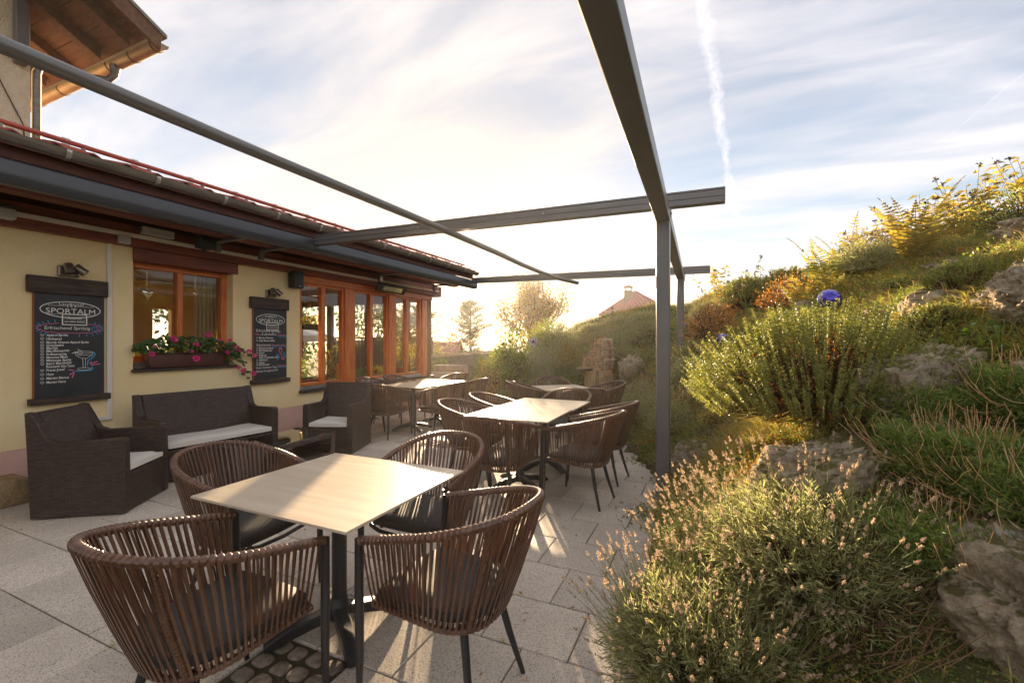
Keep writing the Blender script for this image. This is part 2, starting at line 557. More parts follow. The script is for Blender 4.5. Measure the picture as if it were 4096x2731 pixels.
MT['silver_leaf'] = M('silvery_leaf', (0.1, 0.1, 0.05), 0.6, island=[(0.22, 0.25, 0.16), (0.32, 0.34, 0.24), (0.15, 0.18, 0.10)], transl=0.3)
MT['reed'] = M('variegated_reed', (0.1, 0.1, 0.05), 0.5, island=[(0.30, 0.32, 0.16), (0.42, 0.42, 0.25), (0.20, 0.24, 0.09)], transl=0.35)
MT['seed_dark'] = M('dark_seed_head', (0.03, 0.018, 0.018), 0.8)
MT['spruce'] = M('spruce_needle', (0.1, 0.1, 0.05), 0.6, island=[(0.051, 0.072, 0.029), (0.080, 0.102, 0.043), (0.109, 0.109, 0.043)], transl=0.25)
MT['larch'] = M('larch_needle', (0.1, 0.1, 0.05), 0.6, island=[(0.203, 0.160, 0.051), (0.290, 0.203, 0.065), (0.131, 0.123, 0.043)], transl=0.35)
MT['rowan'] = M('rowan_leaf', (0.1, 0.1, 0.05), 0.55, island=[(0.217, 0.174, 0.043), (0.319, 0.203, 0.058), (0.145, 0.145, 0.043), (0.377, 0.174, 0.043)], transl=0.4)
MT['tree_leaf'] = M('deciduous_leaf', (0.1, 0.1, 0.05), 0.5, island=[(0.051, 0.087, 0.026), (0.087, 0.131, 0.036), (0.131, 0.160, 0.043)], transl=0.35)
MT['yellow_flower'] = M('yellow_petal', (0.75, 0.45, 0.02), 0.6, transl=0.3)
MT['white_flower'] = M('white_petal', (0.8, 0.76, 0.66), 0.6, transl=0.3)
MT['pink_flower'] = M('pink_petal', (0.8, 0.06, 0.3), 0.5, island=[(0.85, 0.05, 0.36), (0.92, 0.16, 0.50), (0.78, 0.04, 0.30)], transl=0.3)
MT['geranium'] = M('geranium_leaf', (0.1, 0.1, 0.05), 0.45, island=[(0.041, 0.090, 0.023), (0.065, 0.138, 0.035), (0.102, 0.174, 0.043)], transl=0.25)
MT['planter'] = M('brown_plastic_planter', (0.095, 0.035, 0.028), 0.5, col2=(0.12, 0.05, 0.04), scale=8)
MT['cobalt'] = M('cobalt_glass_globe', (0.02, 0.005, 0.42), 0.06, metal=0.55, spec=1.0, coat=1.0)
MT['corten'] = M('rusty_steel_hoop', (0.36, 0.13, 0.075), 0.7, col2=(0.27, 0.095, 0.055), scale=10)
MT['birch'] = M('birch_bark', (0.62, 0.52, 0.40), 0.8, col2=(0.26, 0.17, 0.11), scale=14, stretch=(1, 1, 2), rand=0.2, bump=0.5, bscale=30)
MT['log_end'] = M('sawn_log_end', (0.64, 0.45, 0.25), 0.85, col2=(0.36, 0.22, 0.11), scale=18, rand=0.3, bump=0.3, bscale=60)
MT['stump'] = M('split_stump_wood', (0.46, 0.31, 0.15), 0.85, col2=(0.26, 0.17, 0.085), scale=5, stretch=(5, 5, 0.7), bump=0.7, bscale=12, col3=(0.10, 0.075, 0.05), scale3=2, lo3=0.55, hi3=0.75)
MT['slice'] = M('fresh_cut_slice', (0.55, 0.33, 0.15), 0.8, col2=(0.45, 0.26, 0.11), scale=10)
MT['ribbed_red'] = M('red_metal_roof', (0.30, 0.075, 0.095), 0.5, metal=0.1, rand=0.08)
MT['barn_wood'] = M('brown_barn_boards', (0.17, 0.11, 0.06), 0.85, col2=(0.11, 0.07, 0.04), scale=4, stretch=(6, 6, 0.6))
MT['grey_wall'] = M('grey_block_wall', (0.24, 0.22, 0.19), 0.9, col2=(0.17, 0.16, 0.14), scale=6, bump=0.6, bscale=20)
MT['white_render'] = M('white_render', (0.72, 0.68, 0.62), 0.85)
MT['pin_blade'] = M('purple_pinwheel_foil', (0.05, 0.025, 0.10), 0.45)
MT['white_dot'] = M('white_dots', (0.8, 0.78, 0.78), 0.6)
MT['interior'] = M('interior_ochre_wall', (0.62, 0.46, 0.27), 0.85)
MT['interior_dark'] = M('brown_interior_panel', (0.36, 0.25, 0.15), 0.7)
MT['int_floor'] = M('interior_oak_floor', (0.34, 0.19, 0.08), 0.35, col2=(0.26, 0.14, 0.06), scale=4, stretch=(1, 6, 1))
MT['int_beam'] = M('brown_interior_timber', (0.20, 0.095, 0.038), 0.55, col2=(0.14, 0.06, 0.025), scale=4, stretch=(6, 6, 0.8))
MT['upholstery'] = M('mustard_upholstery', (0.50, 0.29, 0.09), 0.8, bump=0.2, bscale=200)
MT['oak'] = M('oak_table_wood', (0.38, 0.19, 0.075), 0.45, col2=(0.30, 0.14, 0.05), scale=5, stretch=(6, 1, 6))
MT['terracotta'] = M('terracotta_pot', (0.46, 0.19, 0.085), 0.8, bump=0.2)
MT['white_pot'] = M('pale_glazed_pot', (0.62, 0.6, 0.55), 0.35)
MT['curtain'] = M('beige_curtain', (0.62, 0.47, 0.29), 0.9, transl=0.3)
MT['heart'] = M('mercury_glass_heart', (0.8, 0.76, 0.68), 0.08, metal=0.95)
MT['ribbon'] = M('cream_ribbon', (0.7, 0.6, 0.42), 0.7)
MT['napkin'] = M('dark_placemat', (0.03, 0.03, 0.035), 0.6)
MT['bottle'] = M('green_bottle', (0.02, 0.12, 0.03), 0.1, coat=0.5)
MT['twig'] = M('dead_brown_twig', (0.1, 0.1, 0.05), 0.8, island=[(0.20, 0.10, 0.045), (0.30, 0.17, 0.08), (0.13, 0.065, 0.03)])
MT['awning_cloth'] = M('pale_parasol_cloth', (0.55, 0.55, 0.56), 0.8)


# ------------------------------------------------------------ geometry helpers
def link(o, parent=None):
    COL.objects.link(o)
    if parent is not None:
        o.parent = parent
    return o


class MB:
    def __init__(self):
        self.v = []
        self.f = []
        self.fm = []
        self.mi = 0

    def add(self, V, F):
        n = len(self.v)
        self.v += [tuple(p) for p in V]
        self.f += [tuple(i + n for i in q) for q in F]
        self.fm += [self.mi] * len(F)
        return self

    def box(self, x0, x1, y0, y1, z0, z1, mat=None):
        V = [(x0, y0, z0), (x1, y0, z0), (x1, y1, z0), (x0, y1, z0), (x0, y0, z1), (x1, y0, z1), (x1, y1, z1), (x0, y1, z1)]
        if mat is not None:
            V = [mat @ Vector(p) for p in V]
        return self.add(V, [(0, 3, 2, 1), (4, 5, 6, 7), (0, 1, 5, 4), (1, 2, 6, 5), (2, 3, 7, 6), (3, 0, 4, 7)])

    def beam(self, p0, p1, w, h, up=(0, 0, 1)):
        """box bar from p0 to p1, w sideways and h along up"""
        p0, p1 = Vector(p0), Vector(p1)
        d = p1 - p0
        ln = d.length
        d.normalize()
        s = d.cross(Vector(up)).normalized()
        u = s.cross(d)
        mt = Matrix((s, d, u)).transposed().to_4x4()
        mt.translation = p0
        return self.box(-w / 2, w / 2, 0, ln, -h / 2, h / 2, mt)

    def tube(self, pts, rad, n=8, caps=True, flat=1.0, up=None):
        pts = [Vector(p) for p in pts]
        if isinstance(rad, (int, float)):
            rad = [rad] * len(pts)
        t0 = (pts[1] - pts[0]).normalized()
        ref = Vector(up) if up else (Vector((0, 0, 1)) if abs(t0.z) < 0.9 else Vector((1, 0, 0)))
        s = t0.cross(ref).normalized()
        V = []
        for i, p in enumerate(pts):
            if i == 0:
                t = t0
            elif i == len(pts) - 1:
                t = (pts[i] - pts[i - 1]).normalized()
            else:
                t = ((pts[i + 1] - pts[i]).normalized() + (pts[i] - pts[i - 1]).normalized())
                t = t.normalized() if t.length > 1e-6 else (pts[i + 1] - pts[i]).normalized()
            s = (s - t * s.dot(t)).normalized()
            u = s.cross(t)
            for k in range(n):
                a = 2 * PI * k / n
                V.append(p + (s * math.cos(a) + u * math.sin(a) * flat) * rad[i])
        F = []
        for i in range(len(pts) - 1):
            for k in range(n):
                a, b = i * n + k, i * n + (k + 1) % n
                F.append((a, b, b + n, a + n))
        if caps:
            F.append(tuple(range(n))[::-1])
            F.append(tuple((len(pts) - 1) * n + k for k in range(n)))
        return self.add(V, F)

    def lathe(self, prof, n=20, c=(0, 0, 0), caps=True):
        V = []
        for r, z in prof:
            for k in range(n):
                a = 2 * PI * k / n
                V.append((c[0] + r * math.cos(a), c[1] + r * math.sin(a), c[2] + z))
        F = []
        for i in range(len(prof) - 1):
            for k in range(n):
                a, b = i * n + k, i * n + (k + 1) % n
                F.append((a, b, b + n, a + n))
        if caps:
            F.append(tuple(range(n))[::-1])
            F.append(tuple((len(prof) - 1) * n + k for k in range(n)))
        return self.add(V, F)

    def prism(self, poly, d0, d1, fn):
        """extrude polygon (a, b) between d0 and d1; fn(a, b, d) -> point"""
        n = len(poly)
        V = [fn(a, b, d0) for a, b in poly] + [fn(a, b, d1) for a, b in poly]
        F = [tuple(range(n))[::-1], tuple(range(n, 2 * n))]
        F += [(k, (k + 1) % n, (k + 1) % n + n, k + n) for k in range(n)]
        return self.add(V, F)

    def ribbon(self, pts, w, nrm):
        """flat stroke of width w through pts, lying in the plane with normal nrm"""
        pts = [Vector(p) for p in pts]
        nrm = Vector(nrm)
        V = []
        for i, p in enumerate(pts):
            t = (pts[min(i + 1, len(pts) - 1)] - pts[max(i - 1, 0)]).normalized()
            s = t.cross(nrm).normalized() * (w / 2)
            V += [p - s, p + s]
        return self.add(V, [(2 * i, 2 * i + 1, 2 * i + 3, 2 * i + 2) for i in range(len(pts) - 1)])

    def mesh(self, name, mats, smooth=False, bevel=0.0, uv=True, seg=1, sharp=0.75):
        me = bpy.data.meshes.new(name)
        me.from_pydata(self.v, [], self.f)
        mats = mats if isinstance(mats, (list, tuple)) else [mats]
        for m in mats:
            me.materials.append(m)
        if len(mats) > 1:
            me.polygons.foreach_set('material_index', self.fm)
        bm = bmesh.new()
        bm.from_mesh(me)
        bmesh.ops.recalc_face_normals(bm, faces=bm.faces)
        if bevel:
            es = [e for e in bm.edges if len(e.link_faces) == 2 and e.calc_face_angle(0) > 0.6]
            bmesh.ops.bevel(bm, geom=es, offset=bevel, segments=seg, affect='EDGES', profile=0.5, clamp_overlap=True)
        if smooth:
            for fc in bm.faces:
                fc.smooth = True
            for e in bm.edges:
                if len(e.link_faces) == 2 and e.calc_face_angle(0) > sharp:
                    e.smooth = False
        if uv and len(bm.faces) < 20000:
            ly = bm.loops.layers.uv.new('UVMap')
            for fc in bm.faces:
                n = fc.normal
                ax, ay, az = abs(n.x), abs(n.y), abs(n.z)
                for lp in fc.loops:
                    c = lp.vert.co
                    lp[ly].uv = (c.y, c.z) if ax >= ay and ax >= az else ((c.x, c.z) if ay >= az else (c.x, c.y))
        bm.to_mesh(me)
        bm.free()
        return me

    def build(self, name, mats, parent=None, world=False, **kw):
        if world and parent is not None:
            o = parent.matrix_basis.inverted()
            self.v = [tuple(o @ Vector(p)) for p in self.v]
        return link(bpy.data.objects.new(name, self.mesh(name, mats, **kw)), parent)


def tag(o, label=None, cat=None, group=None, kind=None):
    if label:
        o['label'] = label
    if cat:
        o['category'] = cat
    if group:
        o['group'] = group
    if kind:
        o['kind'] = kind
    return o


def thing(name, label, cat, loc=(0, 0, 0), rotz=0.0, group=None):
    o = bpy.data.objects.new(name, None)
    o.empty_display_size = 0.1
    o.location = loc
    o.rotation_euler = (0, 0, rotz)
    o.matrix_basis = Matrix.Translation(loc) @ Matrix.Rotation(rotz, 4, 'Z')
    COL.objects.link(o)
    return tag(o, label, cat, group)


def copy_tree(o, parent=None, top=True):
    c = o.copy()
    COL.objects.link(c)
    c.parent = parent
    for ch in o.children:
        copy_tree(ch, c, False)
    return c


def place(o, loc, rotz=0.0, scale=1.0, tilt=None):
    o.location = loc
    o.rotation_euler = (tilt[0] if tilt else 0, tilt[1] if tilt else 0, rotz)
    o.scale = (scale,) * 3 if isinstance(scale, (int, float)) else scale


def np_mesh(name, V, tris=None, quads=None, mat=None, smooth=False):
    """mesh from numpy arrays; V (n,3), tris (m,3), quads (k,4)"""
    me = bpy.data.meshes.new(name)
    parts = [a for a in (tris, quads) if a is not None and len(a)]
    loops = np.concatenate([a.ravel() for a in parts]).astype(np.int32)
    sizes = np.concatenate([np.full(len(a), a.shape[1], np.int32) for a in parts])
    starts = np.concatenate([[0], np.cumsum(sizes)[:-1]]).astype(np.int32)
    me.vertices.add(len(V))
    me.vertices.foreach_set('co', np.ascontiguousarray(V, np.float32).ravel())
    me.loops.add(len(loops))
    me.loops.foreach_set('vertex_index', loops)
    me.polygons.add(len(sizes))
    me.polygons.foreach_set('loop_start', starts)
    me.polygons.foreach_set('loop_total', sizes)
    if smooth:
        me.polygons.foreach_set('use_smooth', np.ones(len(sizes), bool))
    if mat is not None:
        me.materials.append(mat)
    me.update(calc_edges=True)
    me.validate()
    return me


def unit(a):
    return a / np.maximum(np.linalg.norm(a, axis=-1, keepdims=True), 1e-9)


class Foliage:
    """collects leaf quads, blades and stems as numpy batches"""

    def __init__(self):
        self.V, self.T, self.Q, self.n = [], [], [], 0

    def _push(self, V, T=None, Q=None):
        if T is not None:
            self.T.append(T + self.n)
        if Q is not None:
            self.Q.append(Q + self.n)
        self.V.append(V)
        self.n += len(V)

    def leaves(self, P, D, L, W, cup=0.12, droop=0.0, widest=0.5):
        n = len(P)
        if n == 0:
            return
        D = unit(D)
        L = np.broadcast_to(L, (n,))[:, None]
        W = np.broadcast_to(W, (n,))[:, None]
        rnd = RNG.normal(size=(n, 3))
        rnd[:, 2] *= 0.35
        s = unit(np.cross(D, rnd))
        nn = unit(np.cross(s, D))
        nn *= np.sign(nn[:, 2:3] + 1e-6)
        tip = P + D * L
        tip[:, 2:3] -= droop * L
        m = P + D * L * widest - nn * L * 0.0
        a = m + s * W * 0.5 + nn * L * cup
        b = m - s * W * 0.5 + nn * L * cup
        V = np.stack([P, a, tip, b], 1).reshape(-1, 3)
        i = np.arange(n)[:, None] * 4
        self._push(V, Q=i + np.array([[0, 1, 2, 3]]))

    def blades(self, P, D, L, W, bend=0.35):
        n = len(P)
        if n == 0:
            return
        D = unit(D)
        L = np.broadcast_to(L, (n,))[:, None]
        W = np.broadcast_to(W, (n,))[:, None]
        h = unit(np.concatenate([D[:, :2] + RNG.normal(size=(n, 2)) * 0.25, np.zeros((n, 1))], 1))
        s = unit(np.cross(D, np.array([0, 0, 1.0]) + RNG.normal(size=(n, 3)) * 0.3))
        bd = np.broadcast_to(bend, (n,))[:, None] if not np.isscalar(bend) else bend
        m = P + D * L * 0.55 + h * L * bd * 0.22
        tip = P + D * L * (1 - 0.25 * bd) + h * L * bd
        tip[:, 2:3] -= L * bd * 0.35
        V = np.stack([P - s * W * 0.5, P + s * W * 0.5, m + s * W * 0.42, m - s * W * 0.42, tip], 1).reshape(-1, 3)
        i = np.arange(n)[:, None] * 5
        self._push(V, T=i + np.array([[3, 2, 4]]), Q=i + np.array([[0, 1, 2, 3]]))

    def stems(self, P0, P1, r0, r1, bow=None):
        """three-sided tapered stems from P0 to P1 with an optional bow offset in the middle"""
        n = len(P0)
        if n == 0:
            return
        r0 = np.broadcast_to(r0, (n,))[:, None]
        r1 = np.broadcast_to(r1, (n,))[:, None]
        d = unit(P1 - P0)
        s = unit(np.cross(d, np.array([0.3, 0.2, 1.0]) + RNG.normal(size=(n, 3)) * 0.1))
        u = np.cross(s, d)
        mid = (P0 + P1) / 2 + (bow if bow is not None else 0)
        rings = []
        for p, r in ((P0, r0), (mid, (r0 + r1) / 2), (P1, r1)):
            for k in range(3):
                a = 2 * PI * k / 3
                rings.append(p + (s * math.cos(a) + u * math.sin(a)) * r)
        V = np.stack(rings, 1).reshape(-1, 3)
        q = []
        for i in range(2):
            for k in range(3):
                a, b = i * 3 + k, i * 3 + (k + 1) % 3
                q.append((a, b, b + 3, a + 3))
        q = np.array(q)
        i = np.arange(n)[:, None, None] * 9
        self._push(V, Q=(i + q[None]).reshape(-1, 4))

    def tri_count(self):
        return sum(len(t) for t in self.T) + 2 * sum(len(q) for q in self.Q)

    def mesh(self, name, mat):
        V = np.concatenate(self.V)
        T = np.concatenate(self.T) if self.T else None
        Q = np.concatenate(self.Q) if self.Q else None
        return np_mesh(name, V, T, Q, mat)

    def build(self, name, mat, parent=None):
        o = link(bpy.data.objects.new(name, self.mesh(name, mat)), parent)
        if parent is not None and name not in ('flower_head', 'seed_head'):
            o['kind'] = 'stuff'          # leaves and stems too small to pick apart singly
        return o


def rdir(n, up=0.0, spread=1.0):
    d = RNG.normal(size=(n, 3)) * spread
    d[:, 2] += up
    return unit(d)


# ------------------------------------------------------------ terrain
EDGE = np.array([(0.35, -3.0), (0.12, 0.0), (-0.05, 1.0), (-0.30, 2.0), (-0.38, 3.0), (-0.42, 3.8), (-0.36, 4.6), (-0.62, 5.2), (-0.92, 6.0), (-1.25, 7.2),
                 (-1.75, 8.2), (-2.5, 8.65), (-3.3, 8.75), (-4.1, 8.85), (-4.8, 9.2), (-5.25, 9.9), (-5.5, 10.8), (-5.7, 12.5), (-5.9, 30.0)])


def garden_dist(x, y):
    """distance into the garden from the patio edge; negative on the patio side"""
    x = np.asarray(x, float)
    y = np.asarray(y, float)
    best = np.full(x.shape, 1e9)
    sgn = np.ones(x.shape)
    for (ax, ay), (bx, by) in zip(EDGE[:-1], EDGE[1:]):
        dx, dy = bx - ax, by - ay
        t = np.clip(((x - ax) * dx + (y - ay) * dy) / (dx * dx + dy * dy), 0, 1)
        px, py = ax + t * dx, ay + t * dy
        d = np.hypot(x - px, y - py)
        cr = dx * (y - ay) - dy * (x - ax)
        upd = d < best - 1e-9
        best = np.where(upd, d, best)
        sgn = np.where(upd, np.where(cr > 0, -1.0, 1.0), sgn)
    return best * sgn


def sstep(a, b, x):
    t = np.clip((x - a) / (b - a), 0, 1)
    return t * t * (3 - 2 * t)


def surf(x, y):
    x = np.asarray(x, float)
    y = np.asarray(y, float)
    d = garden_dist(x, y)
    dd = np.maximum(d, 0)
    z = 3.75 * (1 - np.exp(-dd / 3.0)) * (0.45 + 0.55 * sstep(1.6, 3.6, y))
    lump = 0.10 * np.sin(2.3 * x + 1.1 * y) * np.sin(1.7 * y - 0.6 * x + 1) + 0.05 * np.sin(5.1 * x + 2.0) * np.sin(4.3 * y)
    z = z + lump * sstep(0.15, 0.9, d)
    # the bank behind the terrace falls away again towards the valley, the right-hand hill stays high
    back = sstep(11.2, 15.5, y + 0.35 * np.minimum(x, 0)) * (1 - sstep(0.0, 7.0, x))
    z = z * (1 - 0.75 * back) - 0.21 * sstep(9.4, 10.9, y) * sstep(0.8, -0.8, x) * sstep(0.4, 1.4, d)
    left = sstep(9.2, 12.5, y) * sstep(-4.6, -6.0, x) * 0.75
    z = np.where(d < 0, left - 0.06, np.maximum(z, left * sstep(1.2, 0.2, d)))
    far = sstep(15.0, 26.0, np.hypot(x, y))
    z = z * (1 - far) + far * (-1.9) - sstep(13.0, 20.0, y) * (1 - sstep(2, 9, x)) * 1.6
    return z


def surf1(x, y):
    return float(surf(np.array([x]), np.array([y]))[0])

# ============================================================ ground and terrace
def structure(o):
    o['kind'] = 'structure'
    return o


mb = MB()
mb.add([(-900, -900, -2.1), (900, -900, -2.1), (900, 900, -2.1), (-900, 900, -2.1)], [(0, 1, 2, 3)])
structure(mb.build('ground', MT['field'], uv=False))

xs = np.concatenate([np.arange(-26, -6.5, 0.5), np.arange(-6.5, 5.0, 0.075), np.arange(5.0, 26.1, 0.5)])
ys = np.concatenate([np.arange(-6, 0, 0.3), np.arange(0, 13, 0.075), np.arange(13, 30.1, 0.5)])
GX, GY = np.meshgrid(xs, ys)
GZ = surf(GX, GY)
gd = garden_dist(GX, GY)
fine = (RNG.random(GX.shape) - 0.5) * 0.05 * sstep(0.05, 0.3, gd)
V = np.stack([GX, GY, GZ + fine], -1).reshape(-1, 3)
nx, ny = len(xs), len(ys)
ii = (np.arange(ny - 1)[:, None] * nx + np.arange(nx - 1)[None]).ravel()
Q = np.stack([ii, ii + 1, ii + 1 + nx, ii + nx], 1)
structure(link(bpy.data.objects.new('hillside', np_mesh('hillside', V, quads=Q, mat=MT['soil'], smooth=True))))

# terrace: a bedding sheet with separate granite slabs in running bond, three cells set with cobbles
PX0, PX1, PY0, PY1 = -6.05, -0.05, 0.0, 9.6
mb = MB()
mb.add([(PX0 - 0.1, -4, -0.016), (0.3, -4, -0.016), (0.1, 0.6, -0.016), (-0.2, 2, -0.016), (-0.3, 3, -0.016), (-0.3, 4.6, -0.016), (-0.5, 5.2, -0.016), (-0.8, 6, -0.016),
        (-1.1, 7.2, -0.016), (-1.6, 8.3, -0.016), (-2.5, 8.75, -0.016), (-4.0, 8.95, -0.016), (-4.8, 9.3, -0.016), (-5.2, 10, -0.016), (-7.4, 10, -0.016), (-7.4, 8.8, -0.016), (PX0 - 0.1, 8.8, -0.016)],
       [tuple(range(17))])
patio = structure(mb.build('patio', MT['joint'], uv=False))
SW, SH, JT = 0.455, 0.4033, 0.007
slab_meshes = []
for k in range(4):
    b = MB()
    b.box(-SW / 2 + JT / 2, SW / 2 - JT / 2, -SH / 2 + JT / 2, SH / 2 - JT / 2, -0.04, 0.0)
    slab_meshes.append(b.mesh('slab', MT['slab'], bevel=0.004))
cobble_meshes = []
for k in range(5):
    b = MB()
    w, h = 0.098, 0.085
    pts = []
    for a in np.linspace(0, 2 * PI, 8, endpoint=False):
        ca, sa = math.cos(a), math.sin(a)
        pts.append((w / 2 * math.copysign(abs(ca) ** 0.45, ca) * random.uniform(0.86, 1.0), h / 2 * math.copysign(abs(sa) ** 0.45, sa) * random.uniform(0.86, 1.0)))
    b.prism(pts, -0.03, 0.002, lambda p, q, d: (p, q, d))
    cobble_meshes.append(b.mesh('cobblestone', MT['cobble'], bevel=0.009, smooth=True, seg=2))
PATCH = [(-1.74, 1.35), (-3.35, 5.45), (-1.05, 6.85)]
row0 = 1.154
for r in range(-2, 20):
    yc = row0 + (r + 0.5) * SH
    par = (r % 2)
    for c in range(0, 15):
        xc = -1.055 - SW / 2 - (c - 3) * SW + par * SW / 2
        if xc < PX0 + 0.22 - SW * 0.5 or xc > 0.2:
            continue
        gdv = float(garden_dist(np.array([xc]), np.array([yc]))[0])
        if gdv > 0.12 or (xc < -4.9 and yc > 9.4):
            continue
        if any(abs(xc - px) < SW / 2 and abs(yc - py) < SH / 2 for px, py in PATCH):
            for a in range(4):
                for e in range(4):
                    o = link(bpy.data.objects.new('cobblestone', random.choice(cobble_meshes)), patio)
                    o.location = (xc + (a - 1.5) * 0.112 + random.uniform(-0.006, 0.006), yc + (e - 1.5) * 0.1 + random.uniform(-0.005, 0.005), random.uniform(-0.008, -0.001))
                    o.rotation_euler = (random.uniform(-.03, .03), random.uniform(-.03, .03), random.uniform(-0.1, 0.1) + random.choice((0, PI)))
            continue
        # skip what lies wholly behind the camera
        if yc < 0.55 and xc > -1.0:
            continue
        o = link(bpy.data.objects.new('slab', random.choice(slab_meshes)), patio)
        o.location = (xc + random.uniform(-0.0012, 0.0012), yc + random.uniform(-0.0012, 0.0012), random.uniform(-0.0025, 0.0))
        o.rotation_euler = (random.uniform(-0.0015, 0.0015), random.uniform(-0.0015, 0.0015), random.uniform(-0.002, 0.002) + random.choice((0, PI)))

# ============================================================ restaurant annex
WX = -6.05
YE = 8.79
annex = thing('restaurant_annex', 'long yellow single-storey restaurant annex with orange timber windows and red tiled eaves', 'building', (WX, 4.0, 0))


def A(mb_, name, mats, parent=annex, **kw):
    return mb_.build(name, mats, parent, world=True, **kw)


WT = 0.30
W1 = (2.834, 3.998, 1.136, 2.475)
W2 = (5.095, YE, 0.655, 2.475)
mb = MB()
ZP, ZT = 0.446, 2.56
for y0, y1, z0, z1 in ((-4, W1[0], ZP, ZT), (W1[0], W1[1], ZP, W1[2]), (W1[1], W2[0], ZP, ZT), (W2[0], YE, ZP, W2[2])):
    mb.box(WX - WT, WX, y0, y1, z0, z1)
A(mb, 'wall', MT['plaster'])
mb = MB()
mb.box(WX - WT, WX + 0.003, -4, YE + 0.003, -0.3, ZP - 0.002)
A(mb, 'plinth', MT['plinth'])
mb = MB()
mb.box(WX - WT, WX + 0.09, -4, 9.09, ZT, 2.80)
A(mb, 'wall_plate', MT['beam'], bevel=0.006)
mb = MB()
mb.box(WX - 0.2, WX + 0.045, W1[0] - 0.002, W1[1] + 0.05, W1[3] - 0.06, ZT - 0.002)
A(mb, 'lintel', MT['beam'], bevel=0.005)
mb = MB()
mb.box(WX - 0.2, WX + 0.03, W2[0], YE, W2[3] - 0.03, ZT - 0.002)
A(mb, 'lintel', MT['frame_h'], bevel=0.005)
# purlin carrying the eaves, vertical boarding and soffit
mb = MB()
mb.box(-5.60, -5.44, -4, 9.03, 2.77, 2.93)
A(mb, 'purlin', MT['beam'], bevel=0.006)
mb = MB()
TS = 0.27
EX, EZ = -4.98, 3.10
mb.prism([(EX + 0.02, EZ - 0.06), (WX - WT, EZ - 0.06 + TS * (EX + 0.02 - WX + WT)), (WX - WT, EZ - 0.09 + TS * (EX + 0.02 - WX + WT)), (EX + 0.02, EZ - 0.09)], -4, 9.03, lambda p, q, d: (p, d, q))
A(mb, 'soffit', MT['soffit_red'])
mb = MB()
mb.box(WX - 0.06, WX - 0.02, -4, 8.95, 2.802, 3.29)
A(mb, 'frieze_boarding', MT['soffit_red'])
for k in range(15):
    y = 0.35 + k * 0.62
    if y > 8.95:
        break
    mb = MB()
    z = lambda x: EZ - 0.092 + TS * (EX + 0.02 - x)
    mb.prism([(-5.16, z(-5.16)), (-6.0, z(-6.0)), (-6.0, z(-6.0) - 0.14), (-5.22, z(-5.22) - 0.13), (-5.16, z(-5.16) - 0.06)], y, y + 0.10, lambda p, q, d: (p, d, q))
    A(mb, 'rafter', MT['beam'], bevel=0.004)
mb = MB()
mb.box(-5.075, -5.05, -4, 9.04, 2.93, 3.10)
A(mb, 'fascia', MT['soffit_red'])
# roof: two slopes with a row of separate pan tiles along the eaves
roofmb = MB()
RX, RZ = -8.4, EZ + TS * (-4.98 + 8.4)
roofmb.prism([(-5.32, EZ - 0.055 + TS * 0.34), (RX, RZ), (-11.6, EZ), (-11.6, EZ - 0.06), (RX, RZ - 0.055), (-5.32, EZ - 0.058 + TS * 0.34 - 0.03)], 2.45, 9.05, lambda p, q, d: (p, d, q))
roof = A(roofmb, 'roof', MT['tile'])
rb2 = MB()
rb2.prism([(-5.32, EZ - 0.055 + TS * 0.34), (-6.95, EZ - 0.055 + TS * 1.97), (-6.95, EZ - 0.085 + TS * 1.97), (-5.32, EZ - 0.085 + TS * 0.34)], -4, 2.448, lambda p, q, d: (p, d, q))
A(rb2, 'roof_apron', MT['tile'])
tm = MB()
prof = [(-0.13, 0.022), (-0.105, 0.032), (-0.08, 0.022), (-0.05, 0.004), (0.0, -0.004), (0.06, 0.002), (0.10, 0.014), (0.128, 0.024)]
nP = len(prof)
V = [(0.0, a, b) for a, b in prof] + [(-0.42, a, b + 0.42 * TS) for a, b in prof] + [(0.0, a, b - 0.014) for a, b in prof] + [(-0.42, a, b - 0.014 + 0.42 * TS) for a, b in prof]
F = []
for i in range(nP - 1):
    F += [(i, i + 1, i + 1 + nP, i + nP), (2 * nP + i, 3 * nP + i, 3 * nP + i + 1, 2 * nP + i + 1), (i, 2 * nP + i, 2 * nP + i + 1, i + 1)]
F += [(0, nP, 3 * nP, 2 * nP), (nP - 1, 3 * nP - 1, 4 * nP - 1, 2 * nP - 1)]
tm.add(V, F)
tile_me = tm.mesh('roof_tile', MT['tile'], smooth=True)
for k in range(36):
    o = link(bpy.data.objects.new('roof_tile', tile_me), roof)
    o.location = Vector((EX + 0.01, 0.15 + k * 0.2495, EZ + 0.012 + random.uniform(-0.003, 0.003))) - Vector((WX, 4.0, 0))
mb = MB()
